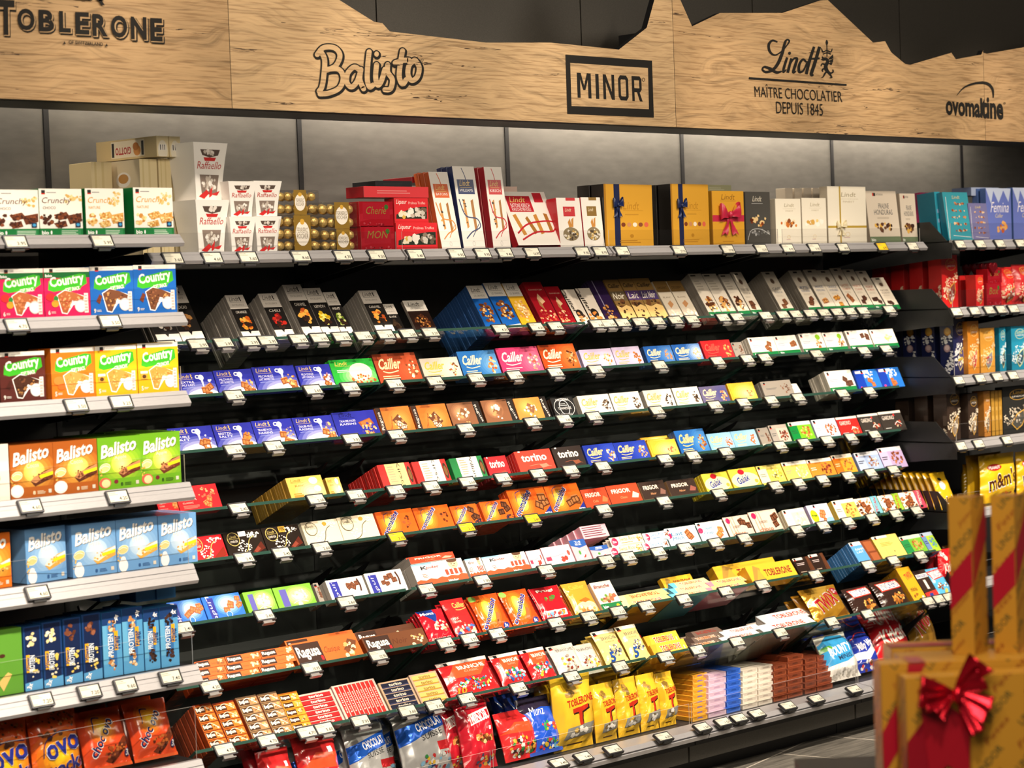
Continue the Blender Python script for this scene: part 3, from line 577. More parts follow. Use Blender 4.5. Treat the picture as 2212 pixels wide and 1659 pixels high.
# ------------------------------------------------------------------ packs
# art: name -> (side colour, finish, drawing).  {0}.. are filled from the entry
_NAT = 'K .07 .80 .14;L .24 .85 .5 .91 1 bbb;'
ART = {
 'exc': ('9a938b', 'card', 'R 0 0 1 1 15110f;R 0 .70 1 1 ded6cc;i .16 .865 .66 .96 2a2522 Lindt;S .022 2a2522 .71 .955 .745 .935 .71 .91 .75 .885 .72 .865;R .12 .84 .88 .845 444;T .18 .765 .82 .80 8a8178 EXCELLENCE;T .2 .60 .8 .655 e4dcd0 {0};N .5 .4 .28 .14 18 {1} .045;C .55 .32 .11 1c0e08 3a2012;P efe8dc 0 0 1 0 1 .21 .58 .21 .5 .15 .42 .21 0 .21;L .3 .07 .7 .11 1 999'),
 'grand': ('{3}', 'film', 'R 0 0 1 1 {0};R 0 .70 1 1 e6e0d6;i .2 .85 .72 .95 2a2522 Lindt;R .15 .825 .85 .83 555;T .2 .745 .85 .79 777 LES_GRANDES;N .5 .38 .36 .22 34 {1} .045;N .5 .36 .3 .18 14 {2} .03;P f1ece4 0 0 1 0 1 .09 0 .05'),
 'gian': ('8e1420', 'film', 'R 0 0 1 1 9c1622;T .12 .80 .88 .84 e6b9a0 GIANDUJA;P d9b28a .35 .62 .5 .74 .72 .55 .5 .5;P a9764c .35 .62 .5 .5 .5 .36 .33 .47;N .5 .18 .5 .2 40 e2a070,c05a3a,f0c8a0,b03030 .03'),
 'calp': ('3a2a22', 'card', 'R 0 0 1 1 d5cabc;I -.62 .62 .98 .74 231a16 Cailler -80;E .5 .3 .26 .13 1d1512;N .5 .2 .4 .14 12 {0} .05;P fff 0 0 1 0 1 .12 0 .05'),
 'calt': ('7a5a2a', 'card', 'R 0 0 1 1 {0};I .1 .80 .9 .90 2c1f12 Cailler;R 0 .5 1 .72 {1};i .12 .54 .88 .69 efe6d2 {2};N .5 .42 .34 .1 12 3a2416,6b4426 .05;P e6c27c 0 0 1 0 1 .34 .7 .4 .3 .34 0 .4;N .5 .18 .26 .12 8 4a2c18 .03'),
 'noix': ('2a1c3a', 'film', 'R 0 0 1 1 2b1a40;R .3 .2 .36 1 8d86a0;N .5 .25 .36 .18 30 c98a4a,8a5228,e0b070,4a2a18 .035'),
 'deser': ('b9ac98', 'film', 'R 0 0 1 1 cfc3b0;R 0 .72 1 1 7c5f34;T .15 .8 .85 .86 3a2814 DESSERT;T .2 .56 .8 .6 6b5b48 BLANC;P b8865a .3 .42 .6 .5 .72 .4 .4 .3;N .5 .14 .46 .12 26 f4efe6,e4d9c6 .04'),
 'nat': ('8d857a', 'card', 'R 0 0 1 1 d8cdbc;R 0 0 1 .135 12703a;t .1 .03 .36 .095 fff bio;R .3 .935 .62 .975 2a2622;E .5 .775 .13 .055 5a4336;O .5 .775 .15 .065 8a7a66;T .18 .565 .82 .625 {0} {1};T .18 .49 .82 .54 {0} {2};L .2 .41 .8 .46 2 b5aa98;C .5 .26 .15 {3}'),
 'natc': ('9a9186', 'card', 'R 0 0 1 1 ddd3c3;R 0 0 1 .135 12703a;t .08 .03 .3 .095 fff bio;R .1 .94 .5 .97 2a2622;L .15 .62 .7 .86 4 b8ad9c;N .5 .32 .3 .16 40 5a3018,8a4c24,3a1d10,d9a35c .04;N .5 .2 .3 .06 12 e8c070,fff4dc .03'),
 'jug': ('2a2f96', 'film', 'R 0 0 1 1 2b309c;G .60 .0 .66 .66 2b309c ffffff;E .62 .0 .44 .28 fbfcff;i .08 .78 .36 .93 d9bb6a Lindt;S .035 d9bb6a .395 .93 .42 .89 .395 .85 .425 .80 .40 .77;R .08 .725 .45 .735 d9bb6a;T .10 .57 .45 .66 e8e8f4 {0};T .10 .45 .45 .54 e8e8f4 {1};L .1 .36 .45 .4 1 9aa4d8;J .66 .78 .30;C .80 .22 .40 8a4a26 c07c46;N .86 .42 .1 .3 {2} {3} .06'),
 'raisin': ('2a2f96', 'film', 'R 0 0 1 1 2b309c;i .15 .80 .45 .94 17174a Lindt;R .12 .75 .5 .76 17174a;T .12 .60 .5 .68 e8e8f4 TRAUBE-NUSS;T .12 .48 .5 .56 e8e8f4 RAISINS;P 9a5328 .55 .55 .85 .7 .92 .45 .62 .3;P b96f3c .6 .55 .84 .66 .88 .5 .64 .38;N .76 .3 .2 .24 30 d9a266,e8c08a,4a3a8a,b97442 .06'),
 'cail': ('{4}', 'film', 'R 0 0 1 1 {0};G .82 .5 .42 .7 {0} {1};I .08 .46 .60 .84 {2} Cailler;S .035 {2} .14 .40 .28 .34 .5 .40;L .1 .12 .5 .26 2 {2};N .82 .44 .12 .30 24 {3} .06'),
 'hazel': ('1f9a30', 'film', 'R 0 0 1 1 2aa53a;G .6 .35 .5 .5 2aa53a e8f4c8;i .12 .78 .4 .92 e6c35a Lindt;R .1 .74 .5 .75 e6c35a;L .12 .5 .48 .62 2 f4f4e0;E .65 .5 .26 .34 f4efd0;N .68 .24 .3 .16 30 d9a266,a8502a,f2e2c0,b96a3a .06'),
 'wgr': ('cfc6b8', 'card', 'R 0 0 1 1 f2ece2;R 0 0 1 .24 0d7a3c;t .08 .07 .24 .18 fff bio;' + _NAT + 'L .1 .48 .46 .62 2 8a94b8;{0}'),
 'rag': ('{1}', 'card', 'R 0 0 1 1 {0};G .62 .45 .35 .5 {0} {2};R 0 0 .15 1 38221a;T -.14 .42 .29 .58 f2eadf Ragusa 90;i .17 .30 .55 .42 5a2c12 {3} 72;P 6b3a1e .4 .5 .62 .72 .8 .3 .58 .1;N .6 .42 .16 .26 14 f0dcb6,c98a52,e8c48a .06;C .62 .2 .26 7a4422 f0e0c4'),
 'ragr': ('{1}', 'card', 'R 0 0 1 1 {0};G .35 .6 .3 .4 {0} {2};R .80 0 1 1 1c130f;T .68 .42 1.12 .58 f2eadf Ragusa -75;P 8a5a3a .28 .5 .4 .78 .6 .6 .5 .3;N .42 .42 .22 .34 14 f6e6c6,c99a62,fff0d8 .07'),
 'jd': ('1a1a1a', 'card', 'R 0 0 1 1 171717;O .5 .5 .22 .38 ddd .1;O .5 .5 .46 .46 ccc .05;T .2 .80 .8 .94 eee JACK_DANIELS;T .2 .40 .8 .52 ddd TENNESSEE;T .25 .1 .75 .2 ccc WHISKEY;L .3 .56 .7 .72 2 ccc'),
 'grey': ('8d857c', 'film', 'R 0 0 1 1 9d958b;K .08 .80 .14;L .12 .5 .5 .62 2 666;N .75 .5 .16 .3 18 6b4a3a,8a6450 .06;R 0 0 1 .1 c8c0b4'),
 'milkb': ('1f55c4', 'film', 'R 0 0 1 1 2a78d8;R 0 0 .36 1 1a3fb0;R .06 .82 .6 .96 e4e4ea;K .3 .80 .16;N .62 .7 .22 .26 24 ffffff,d8ecff .06;C .62 .32 .32 a8562a d08048;E .12 .12 .05 .06 e0408a'),
 'fiesta': ('b81f26', 'film', 'R 0 0 1 1 d4262c;i .05 .72 .34 .9 e8b06a Lindt;T .1 .44 .45 .56 f4e6dc FIESTA;T .1 .32 .36 .38 f4c0b0 CLASSIC;L .1 .12 .5 .26 3 e88070;C .74 .34 .3 a8502a d08a52;N .72 .7 .2 .2 24 e8664a,f0a070 .05'),
 'blanc': ('a87f2c', 'film', 'R 0 0 1 1 d9b55c;G .62 .3 .5 .6 d9b55c f8ecc0;i .12 .78 .4 .92 8a6a20 Lindt;R .1 .74 .46 .75 8a6a20;T .2 .56 .46 .64 6b4c14 BLANC;E .74 .78 .12 .16 dfe4f0;L .1 .2 .35 .3 1 b07a2c;P b98a3a .1 .06 .36 .06 .36 .2 .1 .2;E .8 .4 .1 .14 fff6dc'),
 'kir': ('{1}', 'card', 'R 0 0 1 1 {1};R .22 0 .84 1 {0};R 0 0 .08 1 {1};L .28 .22 .50 .92 7 b8a080;T .28 .42 .98 .58 241410 {2} -90;E .92 .5 .065 .34 3a2416;E .92 .5 .045 .22 7a5228'),
 'tor': ('{0}', 'card', 'R 0 0 1 1 {1};t .14 .50 .84 .84 fbf3ea torino;S .02 {2} .3 .3 .6 .34 .9 .2;P {2} .58 .32 .78 .36 .84 .22 .64 .16;R .1 .94 .16 1 eee'),
 'yel': ('d99a1e', 'film', 'R 0 0 1 1 edb93c;G .6 .4 .5 .6 edb93c f8e09a;R .05 .2 .3 .22 b07a20;N .76 .4 .14 .16 18 d98a5a,c96a4a,f0c08a .06;R .05 0 .06 1 c89028'),
 'nap': ('{0}', 'film', 'R 0 0 1 1 {1};R 0 .12 .36 .82 {2};R 0 .82 1 1 {3};K .05 .80 .16;N .68 .46 .22 .3 30 {4} .07;L .05 .4 .3 .6 2 {5}'),
 'gard': ('{0}', 'film', 'R 0 0 1 1 {0};R 0 .88 1 1 e4ddd4;T .1 .58 .62 .78 f2e6da GIARDINO;R .62 .74 .68 .84 e03030;N .74 .34 .16 .2 12 {1} .08;S .03 eee .55 .3 .7 .44 .86 .3;L .1 .12 .4 .2 1 ccc'),
 'lindor': ('{0}', 'film', 'R 0 0 1 1 {0};S .22 {2} .2 .16 .42 .2 .58 .6 .78 .86 1 .98;N .44 .34 .2 .28 46 {1} .035;N .74 .8 .2 .12 30 {1} .035;S .03 {3} .3 .05 .5 .2 .62 .6 .76 .75;E .22 .70 .155 .26 {0};O .22 .70 .165 .28 {3} .1;i .12 .74 .31 .86 {3} Lindt;R .08 .70 .36 .71 {3};T .12 .56 .32 .65 f4ece0 LINDOR;{4}'),
 'ovo': ('e0581c', 'film', 'R 0 0 1 1 ea6420;G .32 .5 .30 .52 ea6420 f8c040;G .32 .52 .15 .30 f8c040 fff08a;t -.05 .37 .67 .65 f4f4fa ovomaltine 43;t -.04 .395 .66 .625 1f2a86 ovomaltine 43;S .02 1f2a86 .18 .56 .2 .84 .34 .93;{0}'),
 'frig': ('{1}', 'film', 'R 0 0 1 1 {0};t .12 .58 .72 .80 f3e4d4 FRIGOR;i .34 .3 .56 .42 e0a070 {2};P {3} .7 .3 .8 .6 .96 .44 .9 .26;R 0 0 1 .1 {1}'),
 'galak': ('dcc024', 'film', 'R 0 0 1 1 f0d94a;E .5 .4 .5 .4 fbf3b8;E .44 .82 .12 .14 cf2030;t .18 .26 .68 .66 fff Galak 12;t .19 .28 .67 .64 26328c Galak 12;E .88 .3 .07 .1 f0b04a'),
 'choco': ('1d57c0', 'card', 'R 0 0 1 1 1f6ad0;G .62 .6 .40 .5 1f6ad0 f6f9ff;R .10 .10 .28 .92 262a90;i -.08 .44 .46 .6 dfe4f6 Lindt -80;C .6 .5 .34 9a5028 c4804a;C .84 .62 .3 9a5028 c4804a;E .58 .16 .07 .12 2a78e0;O .58 .16 .075 .13 fff .1'),
 'chocg': ('5f9a1e', 'card', 'R 0 0 1 1 78b832;G .6 .5 .42 .5 78b832 fbf8e0;R .14 .1 .32 .88 5a56a8;N .62 .56 .24 .24 24 f0d8c0,e4b090,f8ece0 .07;E .58 .14 .06 .12 d8ecc0;S .02 fff .4 .2 .6 .3 .8 .2'),
 'chocw': ('b9b2a8', 'card', 'R 0 0 1 1 f0ede8;R .08 .08 .3 .9 2b309c;i -.06 .42 .46 .58 e8e8f4 Lindt -80;C .5 .55 .3 5a2e1a 8a5030;C .72 .6 .34 5a2e1a 8a5030;S .09 4a2414 .82 .9 .86 .6 .84 .3;E .6 .24 .08 .12 c8c8cc;O .6 .24 .09 .13 fff .15'),
 'kind': ('b9b2aa', 'card', 'R 0 0 1 1 fbf8f4;P e8542a 0 0 1 0 1 .3 .9 .36 .82 .28 .7 .34 .6 .28 .5 .34 .4 .27 .28 .33 .18 .26 .08 .32 0 .26;t .16 .72 .30 .88 222 K;t .27 .74 .52 .86 e03a28 inder;T .24 .54 .60 .66 6aa4dc SCHOKOLADE;R 0 .92 .4 1 8cc0e8;C .22 .42 .2 8a4a26 f6efe4;E .8 .80 .1 .2 e8bc98;E .8 .96 .105 .1 5a3a24;E .77 .8 .012 .025 3a2418;E .83 .8 .012 .025 3a2418;E .8 .72 .03 .018 c86a5a;P e24a30 .6 .36 .66 .36 .66 .6 .6 .6;P e24a30 .69 .36 .75 .36 .75 .6 .69 .6;P e24a30 .78 .36 .84 .36 .84 .6 .78 .6;P e24a30 .87 .36 .93 .36 .93 .6 .87 .6;t .6 .07 .8 .17 fff kinder'),
 'yog': ('e4b4c0', 'card', 'R 0 0 1 1 f4d8dc;i .1 .60 .7 .82 fdf6f6 Yogurette;S .03 e8a0b0 .1 .56 .4 .5 .7 .58;E .62 .3 .08 .14 e04030;E .74 .34 .06 .12 d83a2c;E .88 .6 .09 .22 fff;E .88 .58 .05 .14 e05040;R .06 .3 .24 .5 d83a5a;P f6ece8 .3 .1 .5 .4 .6 .36 .4 .06'),
 'yogb': ('e4b4c0', 'card', 'R 0 0 1 1 f0b8c4;P 2a5cb0 0 1 1 1 1 .7 .5 .62 0 .76;T .3 .84 .7 .94 fff {0};T .3 .74 .7 .82 fff RIEGEL;E .6 .3 .12 .12 d83a2c;P f6ece8 .2 .2 .6 .5 .8 .4 .4 .1;E .4 .42 .07 .1 4a9a3a'),
 'yogs': ('e8a8b8', 'card', 'R 0 0 1 1 f2b6c2;L .06 .1 .94 .94 5 6a2a3a'),
 'rice': ('d8d0c4', 'film', 'R 0 0 1 1 {0};E .1 .5 .085 .4 c81e50;t .05 .4 .15 .6 fff 2x;i .24 .46 .72 .84 {1} Swiss_Rice;L .26 .2 .66 .34 1 {1};N .86 .56 .1 .3 16 {2} .1'),
 'lait': ('c4d4dc', 'film', 'R 0 0 1 1 {0};R 0 .1 .5 .94 {1};K .04 .82 .14;E .06 .6 .07 .14 d02058;i .12 .56 .48 .74 {2} {3};i .12 .34 .46 .5 {2} {4};C .72 .5 .44 {5}'),
 'bulb': ('c9aa94', 'film', 'R 0 0 1 1 e9d3c2;R .1 .05 .13 .95 c9a088;R .2 .05 .23 .95 c9a088;R .3 .05 .33 .95 c9a088;E .12 .8 .07 .14 d02058;T .22 .42 .5 .54 2a1a14 KINDERY;C .72 .55 .42 4a2a1c 7a4a30;t .12 .06 .6 .26 b8846a choco'),
 'free': ('b0a4c8', 'film', 'R 0 0 1 1 dcd8ee;E .2 .42 .17 .34 c8d820;t .08 .4 .32 .54 2a4a20 free;K .3 .84 .14;T .36 .76 .7 .86 5a6ab0 MILCH-LAIT;C .66 .36 .44 a05a30 cf8a56;E .85 .1 .2 .2 8ab4e8'),
 'chew': ('{0}', 'film', 'R 0 0 1 1 f2e8da;N .3 .5 .34 .5 40 7a4426,5a3018,c98a52,f6f0e6,b05a30 .075;C .3 .5 .4 6b3820 9a5a34;P {0} .6 0 1 0 1 1 .66 1;t .52 .42 1.0 .6 {1} {2} 72;R .66 .04 .8 .16 222'),
 'rsm': ('b8421a', 'card', 'R 0 0 1 1 e2682a;R .02 .12 .46 .94 3a2218;t .05 .24 .43 .82 f4ece2 Ragusa;i .5 .3 .68 .6 b0441c Classique;N .84 .5 .13 .34 16 e8c08a,8a5228,f4dcb0 .16'),
 'rbig': ('8a3a14', 'card', 'R 0 0 1 1 {0};R .02 .10 .42 .94 3a2218;t .05 .24 .39 .82 f8f2ea Ragusa;R .37 .16 .405 .34 d42028;i .45 .34 .69 .66 5a2a10 {1};P 6b3c20 .74 .4 .86 .84 .98 .7 .9 .3;N .85 .46 .1 .26 16 f2dcb0,d9a868,7a4424 .1;E .76 .16 .03 .1 f0dcb0'),
 'ragbk': ('7a3a18', 'card', 'R 0 0 1 1 {0};R .02 .10 .32 .94 3a2218;t .04 .24 .30 .82 f8f2ea Ragusa;R .285 .16 .31 .36 d42028;i .36 .34 .56 .66 5a2a10 {1};E .66 .46 .03 .2 f0dcb0;L .74 .3 .98 .8 4 5a3018'),
 'tob': ('{1}', 'card', 'R 0 0 1 1 {0};t .24 .26 .84 .78 fff TOBLERONE;t .25 .28 .83 .76 {2} TOBLERONE;P {3} 0 0 .1 0 .17 1 0 1;R .9 .2 .93 .5 ccb'),
 'tobup': ('{1}', 'card', 'R 0 0 1 1 {0};t .24 .26 .84 .78 {2} TOBLERONE 180;P {3} 0 0 .1 0 .17 1 0 1'),
 'tobl': ('c8921c', 'card', 'R 0 0 1 1 e8b830;P b08a3c .02 0 .2 .1 .28 .8 .16 1;P d8a23a .12 .2 .24 .8 .3 .2;t .34 .30 .92 .70 8a1a1c TOBLERONE'),
 'dk': ('2e1d16', 'film', 'R 0 0 1 1 2a1c16;R 0 .86 .6 1 ddd4ca;K .06 .84 .14;L .1 .55 .6 .72 2 cbb;L .1 .14 .5 .24 1 a98;P 5a3420 .7 0 1 0 1 1 .8 1;R .78 .1 .8 .9 3a2014'),
 'blau': ('3f7ab8', 'film', 'R 0 0 1 1 5a9cd4;R 0 .84 .5 1 f0ece6;K .04 .84 .14;T .14 .62 .5 .72 eef4fb RAHM;T .14 .5 .44 .58 eef4fb LAIT;P 7a4026 .55 0 1 0 1 1 .5 1;P a05a36 .62 .5 .96 .5 .96 .94 .6 .94;P a05a36 .66 .08 .98 .08 .98 .42 .66 .42'),
 'goldn': ('c89020', 'film', 'R 0 0 1 1 efcf70;R 0 .9 .6 1 f4efe4;K .1 .86 .12;L .2 .55 .7 .72 3 b98a3a;R .3 0 .31 1 c9a850;E .6 .3 .02 .03 333;R 0 0 1 .07 d9a838'),
 'rmul': ('9a3c16', 'film', '{0}'),
 'rolls': ('{2}', 'film', '{0}'),
 'bran': ('b81a22', 'film', 'R 0 0 1 1 d8282c;P e8542c 0 .5 .3 .9 1 .9 .7 .5;R 0 .90 1 1 e4dcd4;K .14 .86 .12;t .30 .70 .86 .82 f4ead8 BRANCHE;T .4 .62 .7 .67 f0b090 CLASSIC;{0}'),
 'brw': ('b9b4ac', 'film', 'R 0 0 1 1 d8d2c8;T .2 .74 .84 .84 4a4440 BRANCHE;N .5 .36 .36 .26 40 f2eee6,a89a8c,8a3a2c,c9b8a8,e8c040 .05;K .06 .86 .1'),
 'bry': ('d0b050', 'film', 'R 0 0 1 1 efd98a;R 0 .9 1 1 f2ead8;K .06 .86 .11;T .2 .70 .84 .80 3a3a5a BRANCHE;T .3 .62 .7 .66 8a7a5a BLANCHE;N .55 .4 .26 .16 36 f4f0e4,3a4468,8a8a90 .035;t .2 .1 .42 .36 1f4fa8 5;R .86 .56 .94 .64 d42028'),
 'ovob': ('d8401a', 'film', 'R 0 0 1 1 e6521e;G .42 .56 .40 .48 e6521e f6c030;E .12 .92 .12 .08 8cc05a;G .42 .56 .2 .3 f6c030 fdf0a0;t -.12 .41 .94 .60 f4f4fa ovomaltine 47;t -.11 .43 .93 .58 1f2a86 ovomaltine 47;P b8683a .5 .2 .62 .5 .72 .44 .6 .16;E .8 .14 .1 .07 26328c;t .74 .1 .86 .18 fff 5x'),
 'cred': ('b41a22', 'film', 'R 0 0 1 1 d62a2c;I .36 .74 .92 .9 f0b060 Cailler;S .02 f0b060 .4 .70 .6 .68 .9 .72;T .1 .46 .34 .52 f4e0d0 MAX;T .1 .38 .4 .43 f4e0d0 POWER;N .5 .2 .36 .14 26 e8e4de,b8d0a0,c05a4a,4a6ab0 .05;t .74 .06 .92 .14 fff OK;E .16 .1 .1 .07 2a4aa8'),
 'munz': ('b01420', 'film', 'R 0 0 1 1 c81c2c;P 1f3f90 0 1 .62 1 .66 .84 .5 .56 .3 .74;I .1 .84 .62 .94 fff Munz;N .62 .46 .26 .16 18 e8b8a0,c07a5a,f4d8c0 .06;T .1 .08 .84 .15 f4e8e0 BRANCHES;R 0 .02 1 .03 e8a0a0'),
 'branr': ('a01420', 'film', 'R 0 0 1 1 b81c28;I .2 .82 .76 .93 f4e8dc Prugi;N .5 .62 .22 .08 16 8a5228,c98a52,4a8a3a .045;R .12 .14 .84 .3 e8e4e0;N .48 .22 .36 .07 20 7ab0d8,e8a040,c83a3a,fff .06;R .84 .6 .9 .64 fff;R .02 0 .04 1 e06a60;R .96 0 .98 1 e06a60'),
 'cailo': ('d08020', 'film', 'R 0 0 1 1 eca238;i .2 .78 .8 .92 f6c850 Cailler;E .5 .2 .44 .2 f4dcae;N .5 .18 .36 .12 16 e8b060,f8ecd0,d98a4a .07;P c9702a .3 .44 .6 .5 .74 .42 .5 .36;R 0 0 1 .05 d98a2a'),
 'branw': ('c9bda8', 'card', 'R 0 0 1 1 efe6d6;R 0 0 1 .26 1c7a42;t .1 .1 .34 .2 fff bio;I .1 .78 .86 .9 8a2a26 Branche;P b0684a .1 .4 .9 .56 .96 .44 .2 .3;N .5 .42 .34 .12 20 8a4a2c,d9a878,c0704a,6a9a3a .06;E .8 .14 .08 .06 e0c020'),
 'twix': ('a8741e', 'foil', 'R 0 0 1 1 c8922c;P e0b24a 0 .6 .4 1 .8 1 .2 .3;t .12 .30 .80 .74 f6f0e6 TWIX 16;t .135 .33 .785 .71 c81e2c TWIX 16;E .86 .78 .1 .13 d42838;t .79 .72 .93 .84 fff 5+;P a06a24 .6 .1 .9 .3 .96 .1'),
 'snick': ('2c1a12', 'film', 'R 0 0 1 1 33201a;P e0342a .14 .56 .88 .62 .9 .96 .12 .9;P f8f4ee .17 .60 .85 .65 .87 .92 .15 .87;T .19 .64 .83 .89 26388c SNICKERS 4;N .6 .28 .22 .18 26 c9883c,e0b060,a05a24 .06'),
 'twixb': ('b07c14', 'card', 'R 0 0 1 1 d9a41e;t .3 .66 .9 .84 d42028 TWIX 16;t .2 .3 .7 .42 5a2a14 minis;R .74 .06 .9 .14 f0e8dc;N .4 .2 .2 .08 8 8a4a1c .03'),
 'snkb': ('2c1a12', 'card', 'R 0 0 1 1 33201a;P f4f0ea .04 .72 .96 .74 .96 .88 .04 .86;t .1 .75 .9 .85 26388c SNICKERS;R .4 .34 .6 .66 ddd8d0;P e0342a 0 .04 1 .1 1 .28 0 .22;P 26388c .3 .06 .6 .08 .6 .2 .3 .18'),
 'snkc': ('4aa0d0', 'film', 'R 0 0 1 1 5ab4e0;P e0342a .1 .56 1 .64 1 .96 .08 .9;P f8f4ee .14 .6 1 .68 1 .92 .12 .86;T .18 .65 .98 .89 26388c SNICKERS 4;N .5 .34 .4 .1 16 8a4a24,f4efe6 .06;E .6 .16 .1 .08 f0d060'),
}
def bars_prog(n, bg, logo, x0=0., x1=1., gap='7a2c10', txt='Ragusa', tc='f4ece2', hi=''):
    p = 'R 0 0 1 1 %s;' % gap
    for i in range(n):
        a = .02+i*.96/n; b = a+.96/n-.022
        p += 'R .02 %.3f .98 %.3f %s;R .05 %.3f .56 %.3f %s;t .09 %.3f .53 %.3f %s %s;N .78 %.3f .14 %.3f 8 f0d8a8,8a5228,d9a868 .03;' % (a, b, bg, a+.014, b-.014, logo, a+.04, b-.035, tc, txt, (a+b)/2, (b-a)*.35)
        if hi: p += 'S .012 %s .1 %.3f .5 %.3f .9 %.3f;' % (hi, a+.05, b-.01, a+.03)
    return p
def rolls_prog(n, c, dk, tc, vert=False, txt='torino', bg='c8b8ae'):
    p = 'R 0 0 1 1 %s;' % bg
    for i in range(n):
        a = .05+i*.92/n; b = a+.92/n-.02; h = b-a
        if vert:
            p += 'R %.3f .04 %.3f .96 %s;R %.3f .04 %.3f .96 %s;T %.3f %.3f %.3f %.3f %s %s 90;' % (a, b, c, b-h*.2, b, dk, (a+b)/2-.2, .49-h*.33, (a+b)/2+.2, .49+h*.33, tc, txt)
        else:
            p += 'R .06 %.3f .94 %.3f %s;R .06 %.3f .94 %.3f %s;t .3 %.3f .72 %.3f %s %s;' % (a, b, c, a, a+h*.22, dk, a+h*.24, b-h*.16, tc, txt)
    return p
_pk = {}
ROWPH = {'R%d' % (i+1): '%s sloping row' % ORD[i] for i in range(8)}
def rnd3(v): return max(.004, round(v*500)/500)
def body_mesh(form, W, H, T, side):
    """the bare pack: W wide, T deep, H tall, front-bottom-left corner at the origin"""
    k = ('b', form, W, H, T, side)
    if k in _pk: return _pk[k]
    q = MB()
    if form in ('bar', 'box'):
        q.box((0, 0, 0), (W, T, H), side, {'f': side}); me = q.mesh('pack', 'card', bevel=min(.0012, T*.2, W*.1))
    elif form == 'prism':
        a = T; tri = [(0, 0), (a, 0), (a/2, a*.866)]
        q.face([(0, y, z) for y, z in reversed(tri)], side); q.face([(W, y, z) for y, z in tri], side)
        for i in range(3):
            (ya, za), (yb, zb) = tri[i], tri[(i+1) % 3]; q.face([(0, ya, za), (0, yb, zb), (W, yb, zb), (W, ya, za)], side)
        # triangle line print on the end
        for s_, c in ((.8, '3a2a1a'), (.72, side)):
            cy, cz = a/2, a*.2887
            q.face([(-.0004-(.8-s_)*.004, cy+(y-cy)*s_, cz+(z-cz)*s_) for y, z in reversed(tri)], c)
        me = q.mesh('pack', 'card')
    elif form in ('bag', 'flow'):
        me = bag_mesh(W, H, T, side, form)
    _pk[k] = me; return me
def bag_z(form, W, H, T, x, y, front=True):
    """half thickness of a filled pouch at normalised x, y"""
    if form == 'bag':
        e = max(0., min(1., (y-.07)/.25, (.93-y)/.30)); s = max(0., min(1., x/.16, (1-x)/.16))
    else:
        e = max(0., min(1., y/.12, (1-y)/.12)); s = max(0., min(1., (x-.06)/.12, (.94-x)/.12))
    e = sin(e*pi/2); s = sin(s*pi/2)
    r = .10*sin(x*17+y*9+W*300)*sin(y*13-x*5+H*200)*e*s
    return T/2*(.03+.97*(e*s)**.8+r)
BNX, BNY = 9, 12
def bag_front(form, W, H, T):
    """front surface of a pouch as the flat triangles it is built from"""
    def node(i, j):
        x, y = i/BNX, j/BNY; pin = .035*sin(pi*y) if form == 'bag' and j not in (0, BNY) else 0
        return (W*(x-pin*(2*x-1)), T/2-bag_z(form, W, H, T, x, y), H*y)
    G = [[node(i, j) for j in range(BNY+1)] for i in range(BNX+1)]
    def f(x, y):
        u, v = min(max(x, 0), 1)*BNX, min(max(y, 0), 1)*BNY; i, j = min(int(u), BNX-1), min(int(v), BNY-1); u -= i; v -= j
        a, b, c, d = G[i][j], G[i+1][j], G[i+1][j+1], G[i][j+1]
        if u >= v: return tuple(a[k]+(b[k]-a[k])*u+(c[k]-b[k])*v for k in range(3))
        return tuple(a[k]+(d[k]-a[k])*v+(c[k]-d[k])*u for k in range(3))
    return G, f
def bag_mesh(W, H, T, side, form):
    q = MB(); nx, ny = BNX, BNY; G, f = bag_front(form, W, H, T)
    B = lambda i, j: (G[i][j][0], T-G[i][j][1], G[i][j][2])
    for i in range(nx):
        for j in range(ny):
            a, b, c, d = G[i][j], G[i+1][j], G[i+1][j+1], G[i][j+1]
            q.face([a, b, c], side); q.face([a, c, d], side)
            q.face([B(i+1, j), B(i, j), B(i, j+1), B(i+1, j+1)], side)
    for j in range(ny):
        q.face([B(0, j), G[0][j], G[0][j+1], B(0, j+1)], side); q.face([G[nx][j], B(nx, j), B(nx, j+1), G[nx][j+1]], side)
    for i in range(nx):
        q.face([G[i][ny], G[i+1][ny], B(i+1, ny), B(i, ny)], side); q.face([B(i, 0), B(i+1, 0), G[i+1][0], G[i][0]], side)
    return q.mesh('pack', 'film', weld=True, smooth=True)
def art_mesh(form, W, H, T, name, args):
    k = ('a', form, W, H, T, name, args)
    if k in _pk: return _pk[k]
    side, fin, prog = ART[name]
    if name in ('rmul', 'rolls'): prog = args[0]
    else: prog = prog.format(*args)
    if form == 'prism':
        L = T; a = Art(W, L); a.run(prog); me = a.mesh('print', M[fin])
        rot = Matrix.Rotation(radians(-30), 4, 'X'); me.transform(rot)
    else:
        a = Art(W, H); a.run(prog)
        if form in ('bag', 'flow'):
            me = drape(a, bag_front(form, W, H, T)[1], M[fin])
        else: me = a.mesh('print', M[fin])
    _pk[k] = me; return me
NAMES = {'bar': ('chocolate_bar', 'chocolate bar'), 'box': ('chocolate_box', 'chocolate box'), 'prism': ('prism_bar', 'chocolate bar'), 'bag': ('snack_bag', 'snack bag'), 'flow': ('snack_pack', 'snack pack')}
THINGS = []          # (object, row phrase, description, sort x, category, group)
STACKS = []          # (object, facing index, k, word)
